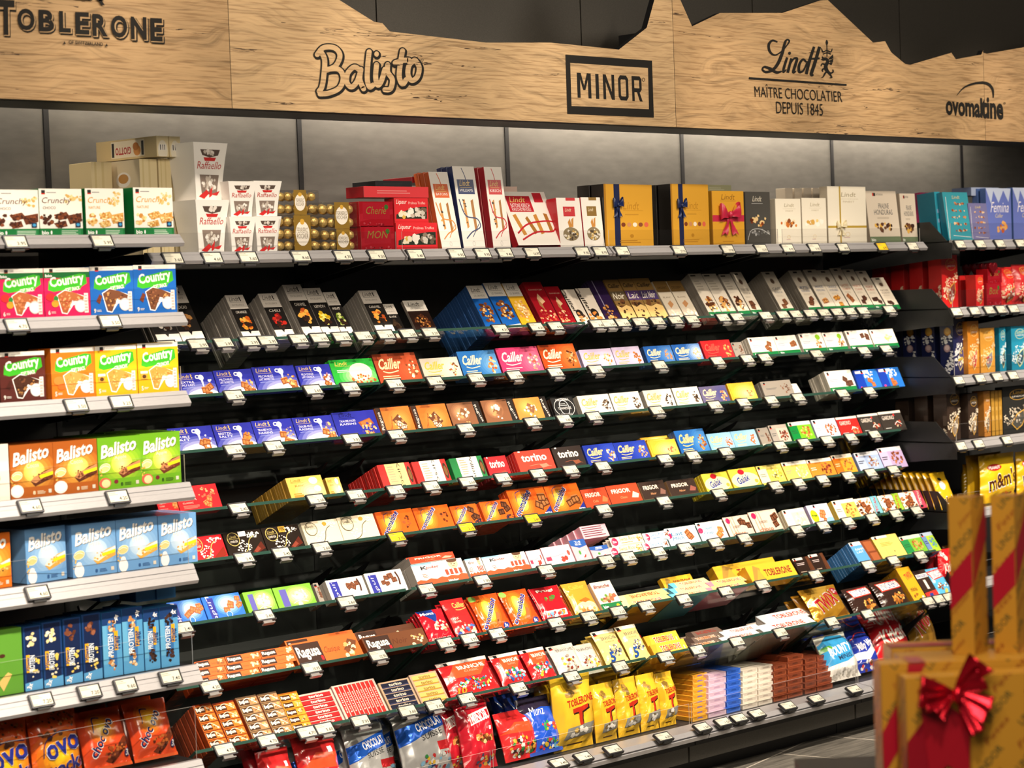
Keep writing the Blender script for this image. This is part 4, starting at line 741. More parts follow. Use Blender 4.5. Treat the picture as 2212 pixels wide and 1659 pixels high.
def facing(rowphrase, loc, rot, W, H, T, form, name, args, desc, cat=None, nm=None, group=None, sx=None, n=0, step=None, d=None, word='bar', scale=None, up=None, jig=.0):
    """one pack with its print, and n more of it standing behind along direction d"""
    W, H, T = rnd3(W), rnd3(H), max(.004, round(T*1000)/1000)
    side = ART[name][0].format(*args) if '{' in ART[name][0] else ART[name][0]
    if name == 'rolls': side = args[2]
    b = body_mesh(form, W, H, T, side); fin = ART[name][1]
    o = link(nm or NAMES[form][0], b, None, loc, rot)
    p = link('printed_front', art_mesh(form, W, H, T, name, args), o)
    THINGS.append([o, rowphrase, desc, sx if sx is not None else loc[0], cat or NAMES[form][1], group]); i = len(THINGS)-1
    st = step or (T*1.04+.0006); dv = Vector(d) if d else Vector((0, 1, 0))
    for k in range(1, n+1):
        c = o.copy(); COL.objects.link(c); c.location = Vector(loc)+dv*(st*k)+Vector((RND.uniform(-jig, jig), 0, 0))
        STACKS.append((c, i, k, word))
    return o
def py(X, Y, z):
    d = Vector((X, Y, z-EYE)); return 829.5-FPX*d.dot(CU)/d.dot(CF)
def row_pack(row, bl, br, hpx, form, name, args='', n=0, desc='', **o):
    Y, z, al = ROWS[row]; back = o.get('back', .0)+.020; upn = o.get('up', 0.)
    ln = o.get('lean', 0); T0 = o.get('T') or {'bar': .0115, 'box': .025, 'bag': .030, 'flow': .022, 'prism': .034}[form]
    if ln < 0: upn += T0*sin(radians(-ln))
    base = Vector((0, Y+back*cos(al)+upn*sin(al), z-back*sin(al)+upn*cos(al)))
    X0, X1 = px2X(bl, base.y, base.z), px2X(br, base.y, base.z)
    s = pxm((X0+X1)/2, base.y, base.z); tl = al-radians(min(ln, 0)); Xm = (X0+X1)/2; H = o.get('H') or hpx/((py(Xm, base.y, base.z)-py(Xm, base.y+.1*sin(tl), base.z+.1*cos(tl)))/.1)
    T = o.get('T') or {'bar': .0115, 'box': .025, 'bag': .030, 'flow': .022, 'prism': .034}[form]
    if form == 'prism': H = T*.866
    rot = (-al+radians(o.get('lean', 0)), 0, radians(o.get('rz', RND.uniform(-.6, .6))))
    ph = ROWPH[row]
    A = tuple(args.split('|')) if args else ()
    gap = .0012
    return facing(o.get('ph', ph), (X0+gap/2, base.y, base.z), rot, X1-X0-gap, H, T, form, name, A, desc, n=n, step=o.get('step'), d=(0, cos(al), -sin(al)), sx=X0, cat=o.get('cat'), nm=o.get('nm') or ({'R1': 'tall_chocolate_bar', 'R6': 'chocolate_carton', 'R8': 'stick_pack'}.get(row) if form == 'bar' else None), group=o.get('group') or 'packs on the %s' % ph, word=o.get('word', {'bar': 'bar', 'bag': 'bag', 'flow': 'pack', 'prism': 'prism', 'box': 'box'}[form]), jig=o.get('jig', .0015))
# ------------------------------------------------------------------ the eight sloping rows: row, left, right, height (pixels), form, art, fillers, how many stand behind, description
RP = row_pack
# first row: tall tablets standing upright
RP('R1', 345, 396, 112, 'bar', 'exc', 'SMOOTH|c9c2b8,8a8178', 3, 'pale-topped black bar half hidden behind the left shelf end')
RP('R1', 398, 447, 126, 'bar', 'exc', '78%_CACAO|4a2c1c,6b4026,a0703c', 2, 'white-topped black bar reading 78%')
RP('R1', 529, 569, 100, 'bar', 'exc', 'ORANGE|f0982c,c85a14,e8b04a', 11, 'white-topped black bar with orange slice', step=.0135)
RP('R1', 601, 641, 100, 'bar', 'exc', 'CHILI|c8281c,8a1414,e0503a', 5, 'white-topped black bar with red chili', step=.0125)
RP('R1', 661, 701, 116, 'bar', 'exc', 'CARAMEL|e8862c,b8501c,f0b04a', 4, 'tall white-topped black bar with caramel drops', step=.013)
RP('R1', 702, 740, 106, 'bar', 'exc', 'LEMON|f0d02c,c8a014,f4e47a', 1, 'white-topped black bar with lemon wedge')
RP('R1', 741, 768, 96, 'bar', 'exc', 'MINT|8aa030,5a7020,c8d080', 1, 'narrow black bar with green leaf picture')
RP('R1', 817, 856, 95, 'bar', 'exc', 'CARAMEL|e8862c,b8501c,f0b04a', 9, 'white-topped black bar with caramel, beside the empty gap', step=.0125)
RP('R1', 858, 884, 74, 'bar', 'exc', 'DARK|3a2a1c,4a3624', 0, 'low dark bar right of the caramel bar', back=.03)
RP('R1', 905, 950, 76, 'bar', 'grand', '2a1a16|6b3c22,4a2818|c98a4a|8a8178', 0, 'white-topped brown nut bar standing low before the blue stack', back=.02)
RP('R1', 1052, 1088, 94, 'bar', 'grand', '1a5cb0|7a4426,5a3018,9a5c30|e0a85a,f0c88a|2a4f86', 16, 'white-topped blue nut bar heading the long blue stack', step=.0128)
RP('R1', 1091, 1129, 98, 'bar', 'grand', '1a5cb0|7a4426,5a3018,9a5c30|e0a85a,f0c88a|2a4f86', 2, 'white-topped blue nut bar next to the yellow one')
RP('R1', 1131, 1164, 96, 'bar', 'grand', 'd9a828|c98a4a,e8b870|fff0c8,f0d090|b98a20', 1, 'white-topped yellow nut bar')
RP('R1', 1176, 1215, 96, 'bar', 'gian', '', 2, 'dark red gianduja bar, left one of a pair')
RP('R1', 1217, 1248, 84, 'bar', 'gian', '', 1, 'dark red gianduja bar, right one of a pair')
RP('R1', 1250, 1279, 76, 'bar', 'calp', '5a3420,c98a52', 1, 'cream bar with black sideways script and cocoa bean')
RP('R1', 1281, 1312, 77, 'bar', 'calp', 'd98a3a,c9702a', 1, 'cream bar with black sideways script and orange drop')
RP('R1', 1314, 1348, 92, 'bar', 'noix', '', 2, 'dark purple nut bar')
RP('R1', 1350, 1381, 92, 'bar', 'calt', '8a6a3a|6b5c44|Noir', 1, 'gold-topped bar with grey-brown band')
RP('R1', 1383, 1411, 92, 'bar', 'calt', '8a6a3a|5a4078|Lait', 1, 'gold-topped bar with violet band, left of two')
RP('R1', 1412, 1448, 92, 'bar', 'calt', '8a6a3a|4a3a6b|Lait_Noir', 0, 'gold-topped bar with violet band, right of two')
RP('R1', 1452, 1481, 83, 'bar', 'deser', '', 1, 'beige bar with a biscuit corner, left of two')
RP('R1', 1483, 1514, 83, 'bar', 'deser', '', 1, 'beige bar with a biscuit corner, right of two')
RP('R1', 1537, 1565, 96, 'bar', 'natc', '', 3, 'cream green-footed bar with nuts, first of three', step=.0125)
RP('R1', 1566, 1597, 94, 'bar', 'natc', '', 0, 'cream green-footed bar with nuts, middle of three')
RP('R1', 1601, 1626, 92, 'bar', 'natc', '', 0, 'cream green-footed bar with nuts, last of three')
RP('R1', 1628, 1652, 95, 'bar', 'nat', '4a4440|FLEUR_DE_SEL|MADAGASCAR|4a2a1c 7a4a30', 2, 'cream green-footed bar with dark crumbs')
RP('R1', 1694, 1722, 92, 'bar', 'nat', '3a4a5a|CAFE|MADAGASCAR|5a3420 8a5a3a', 8, 'cream green-footed bar with coffee picture', step=.0125)
RP('R1', 1753, 1780, 92, 'bar', 'nat', '2a4a7a|87%|MADAGASCAR|4a2a1c 7a4a30', 7, 'cream green-footed bar with blue percent figure', step=.0115)
RP('R1', 1785, 1812, 92, 'bar', 'nat', '2a4a7a|AMANDES|HONDURAS|8a4a26 d9a060', 3, 'cream green-footed bar with almonds')
RP('R1', 1813, 1841, 90, 'bar', 'nat', '2a4a7a|ORANGE|HONDURAS|8a5028 e0a040', 0, 'cream green-footed bar with orange peel')
RP('R1', 1843, 1868, 92, 'bar', 'nat', 'c06a3a|LACTEE|ECUADOR|7a4426 a8683c', 2, 'cream green-footed bar with copper lettering, first of three')
RP('R1', 1869, 1893, 88, 'bar', 'nat', 'b8583a|NOIR_70|ECUADOR|3a2018 5a3424', 0, 'cream green-footed bar with copper lettering, middle of three')
RP('R1', 1894, 1917, 84, 'bar', 'nat', 'b8583a|NOIR_85|ECUADOR|33201a 4a3024', 0, 'cream green-footed bar with copper lettering, last of three')
RP('R1', 1920, 1946, 68, 'bar', 'nat', '5a4436|NOIR|ECUADOR|33201a 4a3024', 0, 'cream green-footed bar at the far right end')
# second row
J = 'c98a52,8a5028'
RP('R2', 392, 473, 51, 'bar', 'jug', 'EXTRA|AU_LAIT|2|fff', 0, 'blue bar with milk jug, half behind the yellow box')
RP('R2', 475, 557, 52, 'bar', 'jug', 'MILCH-NUSS|LAIT_NOISETTES|9|e8b878,c98a52', 1, 'blue milk jug bar with hazelnuts, behind clear film')
RP('R2', 559, 649, 53, 'bar', 'jug', 'MILCH-NUSS|LAIT_NOISETTES|14|e8b878,c98a52,a86a38', 1, 'blue milk jug bar with a green flash and hazelnuts')
RP('R2', 653, 726, 50, 'bar', 'jug', 'MILCH_CRUNCH|LAIT_CRUNCH|10|c9c9e0,8a6a9a', 1, 'blue milk jug bar with crisp pieces')
RP('R2', 727, 820, 56, 'bar', 'hazel', '', 1, 'bright green hazelnut bar')
RP('R2', 823, 916, 62, 'bar', 'cail', 'a8482c|d8603a|f6d8a8|e8c8a0,8a4a2c,f4e4d0|6b2f22', 1, 'red-brown nut bar with cream script', T=.017)
RP('R2', 920, 1001, 46, 'bar', 'cail', 'c9bfb0|e4dcd0|d9b84a|7a4a26,e8c89a,a86a3a|8a8074', 1, 'silver bar with almond biscuits')
RP('R2', 1004, 1085, 55, 'bar', 'cail', '2a6cb4|7ab0e0|f4e6b8|d98a4a,b8602c,f0d0a0|24508a', 2, 'blue bar with cream script beside the pink one', T=.016)
RP('R2', 1089, 1178, 57, 'bar', 'cail', 'c83a6a|e87a96|f8e0d8|f0d8c8,b8584a,d99a7a|9a1c4a', 0, 'pink bar with pale script', T=.022)
RP('R2', 1180, 1258, 57, 'bar', 'cail', 'b8481c|e07a3a|f8ecc8|5a2e1a,d9a878,8a4a28|8a2a14', 1, 'orange-red bar with cream script', T=.017)
RP('R2', 1264, 1333, 41, 'bar', 'cail', 'c8b8d8|d8cce4|c8b45a|e8d4a0,b8803a|a898bc', 2, 'lilac bar with biscuit picture, left of two')
RP('R2', 1334, 1393, 41, 'bar', 'cail', 'c8b8d8|d8cce4|c8b45a|c9803a,a8602a|a898bc', 0, 'lilac bar with biscuit picture, right of two')
RP('R2', 1402, 1461, 38, 'bar', 'cail', '2a62b4|6a9cd8|f4e6b0|e0a070,c98050|2a4f8a', 3, 'blue bar with gold script, left of two')
RP('R2', 1463, 1523, 38, 'bar', 'cail', '2a62b4|d8e4f4|f4e6b0|e8c4a0,d9b080|2a4f8a', 1, 'blue bar with gold script, right of two')
RP('R2', 1527, 1589, 41, 'bar', 'cail', 'd0282c|d8363a|e05a4a|e8b070,d08a48|b01c28', 3, 'plain red bar with cookie picture')
RP('R2', 1591, 1614, 34, 'bar', 'grey', '', 2, 'narrow silver-beige pack between red and white bars')
RP('R2', 1629, 1684, 41, 'bar', 'wgr', 'C .74 .52 .36 7a4426 a86c40', 4, 'white bar with green foot, first from left')
RP('R2', 1685, 1733, 41, 'bar', 'wgr', 'C .74 .52 .36 7a4426 a86c40', 0, 'white bar with green foot, second from left')
RP('R2', 1739, 1789, 42, 'bar', 'wgr', 'E .78 .78 .1 .14 8ac020;N .78 .42 .14 .2 16 c98a52,7a4426,e8c08a .07', 2, 'white green-footed bar with almonds, left of two')
RP('R2', 1790, 1835, 41, 'bar', 'wgr', 'E .78 .78 .1 .14 8ac020;N .78 .42 .14 .2 16 c98a52,7a4426,e8c08a .07', 0, 'white green-footed bar with almonds, right of two')
RP('R2', 1840, 1890, 41, 'bar', 'wgr', 'C .78 .54 .36 4a2a1e 6b4432', 2, 'white green-footed bar with dark squares')
RP('R2', 1892, 1944, 40, 'bar', 'wgr', 'N .72 .56 .18 .2 12 f0dca0,e8cc7a .08', 1, 'white green-footed bar with pale squares at the row end')
# third row
RP('R3', 300, 372, 50, 'bar', 'jug', 'LAIT|EXTRA|6|fff', 0, 'blue jug bar peeping over the green boxes')
RP('R3', 376, 471, 53, 'bar', 'jug', 'DOUBLE|LAIT|4|fff', 0, 'blue jug bar reading double milk')
RP('R3', 473, 556, 52, 'bar', 'jug', 'BRETZEL|SALTY|10|b8702c,d98a3a', 0, 'blue jug bar with pretzels')
RP('R3', 558, 644, 52, 'bar', 'jug', 'TRAUBE-NUSS|RAISINS|12|6a5a9a,e0b078', 0, 'blue jug bar with raisins and nuts, left of two')
RP('R3', 646, 731, 51, 'bar', 'jug', 'TRAUBE-NUSS|RAISINS|12|6a5a9a,e0b078', 1, 'blue jug bar with raisins and nuts, right of two')
RP('R3', 733, 824, 54, 'bar', 'raisin', '', 2, 'blue bar with big nut tablet picture', T=.014)
RP('R3', 827, 901, 56, 'bar', 'rag', 'd9742a|a8501c|f0a850|Classique', 0, 'orange bar with dark spine, left of two', T=.018)
RP('R3', 904, 979, 54, 'bar', 'rag', 'd9742a|a8501c|f0a850|Classique', 0, 'orange bar with dark spine, right of two', T=.018)
RP('R3', 981, 1050, 52, 'bar', 'ragr', '8a5838|5a3018|e8b080', 0, 'brown bar with dark right band, left of two', T=.018)
RP('R3', 1054, 1122, 51, 'bar', 'ragr', '8a5838|5a3018|e8b080', 1, 'brown bar with dark right band, right of two', T=.018)
RP('R3', 1124, 1193, 49, 'bar', 'ragr', 'd98a3c|a8601c|f0b860', 0, 'light orange bar with dark right band', T=.018)
for k, (bl, br, up) in enumerate([(1090, 1150, .062), (1075, 1140, .075), (1060, 1130, .088)]):
    RP('R3', bl+28, br+30, 9, 'box', 'ragbk', 'c87428|Blond', 0, 'orange carton lying on the brown bars', T=.07, back=.055, up=up, rz=2*k-2)
RP('R3', 1203, 1251, 43, 'bar', 'jd', '', 2, 'black whiskey bar with white label')
CW = 'e4ded4|efeae2|c9b468|5a4436,8a7a6a,3a2c24|aaa296'
RP('R3', 1260, 1328, 42, 'bar', 'cail', CW, 1, 'white bar with gold script and cocoa flakes')
RP('R3', 1330, 1392, 41, 'bar', 'cail', CW, 1, 'white bar with gold script and cocoa flakes')
RP('R3', 1402, 1463, 41, 'bar', 'cail', CW, 2, 'white bar with gold script and cocoa flakes')
RP('R3', 1465, 1520, 40, 'bar', 'cail', CW, 0, 'white bar with gold script and cocoa flakes')
RP('R3', 1522, 1579, 38, 'bar', 'cail', '6a6488|4a4a8a|f0e0b0|d98a4a,f0c890|6a6070', 2, 'grey-violet bar with gold script')
RP('R3', 1584, 1640, 39, 'bar', 'yel', '', 1, 'golden yellow bar')
RP('R3', 1655, 1719, 36, 'bar', 'grey', '', 3, 'silver-grey bar in the shade')
RP('R3', 1722, 1738, 30, 'bar', 'wgr', 'R .1 .1 .2 .2 ddd', 2, 'narrow white green-footed bar tipped in the gap', back=.03, lean=-12)
RP('R3', 1797, 1854, 46, 'bar', 'wgr', 'C .76 .54 .38 4a2a1e 6b4432', 6, 'white green-footed bar with broken dark squares')
RP('R3', 1858, 1908, 42, 'bar', 'milkb', '', 2, 'blue bar with milk splash, left of two')
RP('R3', 1909, 1956, 42, 'bar', 'milkb', '', 0, 'blue bar with milk splash, right of two')
# fourth row
RP('R4', 346, 389, 52, 'bar', 'fiesta', '', 0, 'red bar almost hidden by the left shelf')
RP('R4', 391, 482, 54, 'bar', 'fiesta', '', 2, 'red bar beside the green snack boxes')
RP('R4', 631, 708, 47, 'bar', 'blanc', '', 16, 'gold bar heading the long gold stack', step=.0125)
RP('R4', 715, 745, 40, 'bar', 'blanc', '', 1, 'narrow gold bar behind clear film', back=.01)
RP('R4', 831, 901, 52, 'bar', 'kir', 'e4c888|c02a26|Kirsch', 10, 'red and yellow bar with sideways black word', step=.0155, T=.013)
RP('R4', 905, 977, 50, 'bar', 'kir', 'efe6d4|c02a26|Kirsch', 1, 'red and white bar with sideways black word', T=.016)
RP('R4', 986, 1056, 48, 'bar', 'kir', 'efe6d4|1a7a3e|Williams', 1, 'green and white bar with sideways black word', T=.020)
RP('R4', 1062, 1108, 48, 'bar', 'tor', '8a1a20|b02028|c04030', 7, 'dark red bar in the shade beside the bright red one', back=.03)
RP('R4', 1126, 1203, 46, 'bar', 'tor', 'c02824|e0402e|c8846a', 4, 'bright red bar with large cream lettering')
RP('R4', 1207, 1269, 46, 'bar', 'tor', '2c1c16|2a1e1a|8a4a30', 1, 'black bar with large cream lettering')
RP('R4', 1273, 1338, 43, 'bar', 'cail', '2338a4|3a52c0|f0d88a|d98a3c,e8a85a,f4e4c0|1e2f86', 1, 'royal blue bar with gold script, left of two')
RP('R4', 1339, 1408, 41, 'bar', 'cail', '2338a4|3a52c0|f0d88a|d98a3c,e8a85a,f4e4c0|1e2f86', 1, 'royal blue bar with gold script, right of two')
RP('R4', 1411, 1471, 36, 'bar', 'yel', '', 1, 'yellow bar lying under the flat gold packs')
for k, (bl, br, up) in enumerate([(1428, 1492, .058), (1415, 1482, .068), (1400, 1470, .080), (1385, 1440, .094)]):
    RP('R4', bl, br, 8, 'bar', 'yel', '', 0, 'yellow pack lying flat on the yellow bar', T=.07, back=.03+.012*k, up=up, rz=3-2*k)
RP('R4', 1474, 1536, 51, 'bar', 'cail', '2462b0|5a9cd8|f0d87a|8a4a24,c98a4a,e8b870|1c4a8a', 1, 'tall blue bar with gold script', T=.016)
RP('R4', 1539, 1590, 37, 'bar', 'cail', '8abce0|a8d0ec|d8c88a|b8683a,d0824a|6a9cc4', 1, 'pale blue bar with cookie, left of two')
RP('R4', 1591, 1643, 37, 'bar', 'cail', '8abce0|a8d0ec|d8c88a|b8683a,d0824a|6a9cc4', 1, 'pale blue bar with cookie, right of two')
RP('R4', 1648, 1672, 38, 'bar', 'grey', '', 5, 'grey pack at the front of a leaning grey stack')
RP('R4', 1674, 1713, 40, 'bar', 'nap', '8a8078|c8bcae|a8a098|b8aca0|7a3a2c,a85a40,5a3428|666', 2, 'beige bar with chocolate rolls')
RP('R4', 1717, 1765, 42, 'bar', 'nap', '1a7a36|7ac02a|14863c|e8e4da|a85a2c,d0843c,e8c070|2a6a3a', 4, 'green bar with hazelnuts')
RP('R4', 1768, 1818, 41, 'bar', 'nap', 'a8b0c0|c4d8ec|eef0f4|dce4f0|c07a4a,a05a30|aab', 1, 'pale blue bar with caramel squares')
RP('R4', 1820, 1865, 41, 'bar', 'gard', 'c02a26|e0a070,a86a40,f0dcc0', 1, 'red bar with white top and cake slice')
RP('R4', 1867, 1910, 41, 'bar', 'gard', '3a3430|b04a38,e0c0a0,8a3a2c', 1, 'black bar with cake slice, left of two')
RP('R4', 1912, 1960, 42, 'bar', 'gard', '3a3430|b04a38,e0c0a0,8a3a2c', 2, 'black bar with cake slice, right of two')
# fifth row
RP('R5', 420, 495, 52, 'bar', 'lindor', 'c8242c|f6f0ea|c8242c|e8c06a|P 8a2a1c .6 .1 .95 .5 .98 .15 .7 .0', 0, 'red bar with white leaf swirl', T=.014)
LB = 'P 5a2418 .62 .1 .92 .5 .98 .2 .7 .02;P 8a4030 .66 .14 .8 .32 .86 .2 .72 .06'
RP('R5', 498, 578, 52, 'bar', 'lindor', '231a14|f0ece4|231a14|c8b46a|'+LB+';R .38 .78 .58 .98 e8e8f0', 1, 'black bar with white leaf swirl and pale sticker', T=.016)
RP('R5', 581, 660, 52, 'bar', 'lindor', '231a14|f0ece4|231a14|c8b46a|'+LB+';R .44 .74 .62 .98 c89a3a;t .46 .8 .6 .94 222 70%', 0, 'black bar with white leaf swirl and gold sticker', T=.016)
LW = 'E .62 .85 .06 .08 c8963a'
RP('R5', 667, 744, 52, 'bar', 'lindor', 'ece0c4|f6efdf|ece0c4|6b624a|'+LW, 0, 'cream bar with ring emblem, left of two', T=.016)
RP('R5', 745, 823, 52, 'bar', 'lindor', 'ece0c4|f6efdf|ece0c4|6b624a|'+LW, 1, 'cream bar with ring emblem, right of two', T=.012)
OV = 'N .78 .5 .13 .26 10 7a3a1c,a8582c,5a2a14 .07'
OD = 'C .76 .54 .42 3a2016 6b4026;N .9 .16 .16 .12 16 2a2030,4a3040 .05'
OX = 'C .76 .54 .42 5a3018 a87040;P 26328c .72 0 1 .3 1 0;t .8 .03 .99 .1 fff EXTRA'
RP('R5', 828, 907, 52, 'bar', 'ovo', OV, 2, 'orange malt bar with crossed sticks, left of two')
RP('R5', 909, 984, 51, 'bar', 'ovo', OV, 0, 'orange malt bar with crossed sticks, right of two')
RP('R5', 987, 1043, 44, 'bar', 'ovo', OD, 1, 'orange malt bar with dark crumbs, left of two')
RP('R5', 1051, 1113, 45, 'bar', 'ovo', OD, 8, 'orange malt bar with dark crumbs, right of two', step=.014)
RP('R5', 1116, 1196, 61, 'bar', 'ovo', OX, 2, 'tall orange malt bar with blue corner, left of two', T=.014)
RP('R5', 1197, 1268, 59, 'bar', 'ovo', OX, 1, 'tall orange malt bar with blue corner, right of two', T=.014)
RP('R5', 1269, 1322, 42, 'bar', 'frig', 'd84a2c|a83a20|Cafe|e07a4a', 0, 'orange-red bar with cream capitals, left of two')
RP('R5', 1324, 1391, 42, 'bar', 'frig', 'd84a2c|a83a20|Classic|f4d8c0', 1, 'orange-red bar with cream capitals, right of two', T=.014)
RP('R5', 1394, 1448, 40, 'bar', 'frig', '3a2c26|8a6a48|Noir|8a6458', 1, 'dark brown bar with cream capitals, left of two')
RP('R5', 1453, 1513, 36, 'bar', 'frig', '3a2c26|8a6a48|Noir|9a5a50', 1, 'dark brown bar with cream capitals, right of two', T=.014)
RP('R5', 1530, 1585, 40, 'bar', 'galak', '', 5, 'yellow bar with blue letters, left of two', step=.0145)
RP('R5', 1588, 1646, 42, 'bar', 'galak', '', 3, 'yellow bar with blue letters, right of two')
YN = 'd0b030|e8d060|f0e8c8|e8d470|f4e8a0,c8b440,3a2a20,e8e0c0|998'
RP('R5', 1649, 1701, 41, 'bar', 'nap', YN, 3, 'yellow bar with pear picture')
RP('R5', 1704, 1757, 41, 'bar', 'nap', 'd8b840|f0d668|f0d668|efe8da|f6efc8,e8d48a|a98', 2, 'yellow bar with white chocolate squares')
RP('R5', 1758, 1810, 40, 'bar', 'nap', 'c8701c|d98a30|d98a30|efe8da|8a3a24,b05a38,6b2c1c|f4e4d0', 1, 'orange bar with truffle stack')
RP('R5', 1812, 1855, 42, 'bar', 'nap', 'c8801c|e0a030|d07020|efe4d0|b06a30,e0a860,8a4a20|f0d0a0', 1, 'amber bar with praline swirl')
RP('R5', 1861, 1911, 41, 'bar', 'nap', '8a9ac8|a4b8e0|b8c8e8|eef0f4|8a5a3a,f0e8dc,b07a50|445', 3, 'light blue bar with cream praline')
RP('R5', 1913, 1962, 44, 'bar', 'nap', '9a8ac0|b8a4d0|c8b8dc|efecf2|a05a34,c07a48,7a3c22|445', 2, 'lilac bar with praline biscuit')
# sixth row
RP('R6', 377, 449, 51, 'bar', 'choco', '', 0, 'blue carton with milk swirl, half behind the box', T=.02)
RP('R6', 452, 534, 51, 'bar', 'choco', '', 0, 'blue carton with milk swirl, fully in view', T=.02)
RP('R6', 540, 603, 48, 'bar', 'chocg', '', 0, 'green carton with nut cream picture, left of two', T=.02)
RP('R6', 605, 686, 47, 'bar', 'chocg', '', 0, 'green carton with nut cream picture, right of two', T=.02)
RP('R6', 692, 703, 44, 'bar', 'grey', '', 2, 'narrow grey carton end beside the white cartons', T=.02)
RP('R6', 719, 799, 44, 'bar', 'chocw', '', 1, 'white carton with blue band and dark squares, left of two', T=.02)
RP('R6', 803, 882, 46, 'bar', 'chocw', '', 0, 'white carton with blue band and dark squares, right of two', T=.02)
RP('R6', 906, 1016, 49, 'box', 'kind', '', 2, 'white and orange milk carton with a child face, largest', T=.036)
for k, (bl, br, up, bk) in enumerate([(888, 985, .092, .02), (882, 980, .108, .06)]):
    RP('R6', bl, br, 15, 'box', 'frig', 'd84a30|9a938c|milk|f0a890', 0, 'red carton lying above the child face carton', T=.09, back=bk, up=up, rz=1.)
RP('R6', 1020, 1054, 43, 'box', 'kind', '', 1, 'white and orange milk carton, small left one', T=.02)
RP('R6', 1056, 1148, 41, 'box', 'kind', '', 1, 'white and orange milk carton, small right one', T=.02)
RP('R6', 1151, 1182, 40, 'box', 'yog', '', 1, 'pale pink strawberry carton, left of two', T=.02)
RP('R6', 1184, 1245, 42, 'box', 'yog', '', 1, 'pale pink strawberry carton, right of two', T=.02)
RP('R6', 1248, 1282, 48, 'box', 'yogb', '24', 0, 'pink carton with blue corner reading 24', T=.05)
RP('R6', 1284, 1323, 28, 'box', 'yogb', '8', 0, 'small pink carton with strawberry', T=.05)
for k in range(5):
    RP('R6', 1262-14*k, 1318-14*k, 27, 'box', 'yogs', '', 0, 'pink striped carton lying on the pink cartons', T=.030, back=.005+.031*k, up=.086, rz=.4)
for up, nm in ((.0, 'lower'), (.0375, 'upper')):
    RP('R6', 1326, 1396, 21, 'flow', 'rice', 'f0e4cc|a88a3a|e8b860,c98a42', 2, 'cream twin pack with pink dot, %s of two' % nm, up=up, T=.016)
    RP('R6', 1397, 1452, 20, 'flow', 'rice', 'd4e4ee|3a7ab0|8a4a2c,b06a3a', 2, 'pale blue twin pack with pink dot, %s of two' % nm, up=up, T=.016)
RP('R6', 1454, 1519, 41, 'flow', 'lait', 'dfeaf0|c4dcec|2a6a9a|Lait|Milch|8a4a2a b97a4a', 1, 'pale blue pack with milk chocolate block', T=.014)
RP('R6', 1522, 1579, 43, 'flow', 'lait', 'e8ecec|cfe2ec|2a6a9a|Croquant|Crisp|b06a3a d99a5a', 3, 'white-blue crimped pack with crisp wafer', T=.014)
RP('R6', 1582, 1635, 45, 'flow', 'bulb', '', 4, 'pink-beige striped pack with dark block, left of two', T=.014)
RP('R6', 1638, 1697, 47, 'flow', 'bulb', '', 5, 'pink-beige striped pack with dark block, right of two', T=.014)
RP('R6', 1706, 1752, 40, 'bar', 'nap', 'd8ccb0|f0e4c0|f2ead8|f0ead8|fbf4dc,f0e0a8|ccc', 2, 'cream-yellow bar with white blossom')
RP('R6', 1759, 1804, 41, 'bar', 'free', '', 4, 'lilac bar with a lime oval')
RP('R6', 1815, 1862, 42, 'bar', 'nap', 'd8b848|f0cc60|f2ead4|f0e8d0|c07a3a,e0a050,8a4a24|888', 2, 'yellow and white bar with wafer')
RP('R6', 1864, 1912, 40, 'flow', 'chew', '7ac0d4|c02a3a|PECAN', 1, 'blue-edged bar of broken chocolate', T=.013)
RP('R6', 1914, 1957, 39, 'flow', 'chew', '9ac83a|c02a3a|NUTS', 1, 'green-edged bar of broken chocolate', T=.013)
RP('R6', 1959, 2005, 38, 'flow', 'chew', 'e0506a|f6eee4|COCOS', 1, 'pink-edged bar of broken chocolate at the row end', T=.013)
for k, (bl, br, c) in enumerate([(1800, 1850, '4a8a24'), (1845, 1890, '5a9a2c'), (1840, 1900, 'a82c48'), (1870, 1915, 'b83450'), (1895, 1935, 'a82c48')]):
    RP('R6', bl, br, 12, 'flow', 'cail', '%s|%s|%s|8a4a2c,c98a52|%s' % (c, c, 'c8a070', c), 0, ['green bag lying flat behind the yellow bar', 'green bag lying flat beside the first green one', 'red bag lying flat at the back', 'red bag lying flat in the middle', 'red bag lying flat at the right'][k], T=.05, back=.07+.01*k, up=.075+.012*(k//2))
# seventh row
for c, (bl, br) in enumerate([(427, 492), (493, 566), (567, 641)]):
    for r in range(3):
        RP('R7', bl-1, br-1, 17.5, 'box', 'rsm', '', 2, 'orange nougat stick with dark label, %s column, %s layer' % (['left', 'middle', 'right'][c], ['bottom', 'middle', 'top'][r]), T=.024, up=.0004+.0272*r, H=.0265, jig=0, cat='chocolate bar', nm='nougat_stick', word='stick')
RP('R7', 648, 788, 50, 'box', 'rbig', 'e2682a|Classique', 0, 'large orange nougat carton, front one', T=.036)
RP('R7', 630, 776, 36, 'box', 'ragbk', 'd9682a|Classique', 0, 'large orange nougat carton, raised one behind', T=.036, back=.044, up=.057)
RP('R7', 797, 929, 36, 'box', 'rbig', '6b3c1e|Noir', 0, 'large brown nougat carton, front one', T=.036)
RP('R7', 780, 913, 32, 'box', 'ragbk', '5a3420|Noir', 0, 'large brown nougat carton, raised one behind', T=.036, back=.044, up=.050)
RP('R7', 934, 991, 70, 'bag', 'munz', '', 4, 'dark red pouch with blue band', T=.024, step=.014)
RP('R7', 993, 1043, 84, 'bag', 'cred', '', 1, 'bright red pouch with gold script', T=.024)
RP('R7', 1050, 1115, 80, 'bag', 'ovob', '', 3, 'orange malt pouch with sideways blue word, left of two', T=.022, step=.014)
RP('R7', 1116, 1177, 78, 'bag', 'ovob', '', 4, 'orange malt pouch with sideways blue word, right of two', T=.022, step=.014)
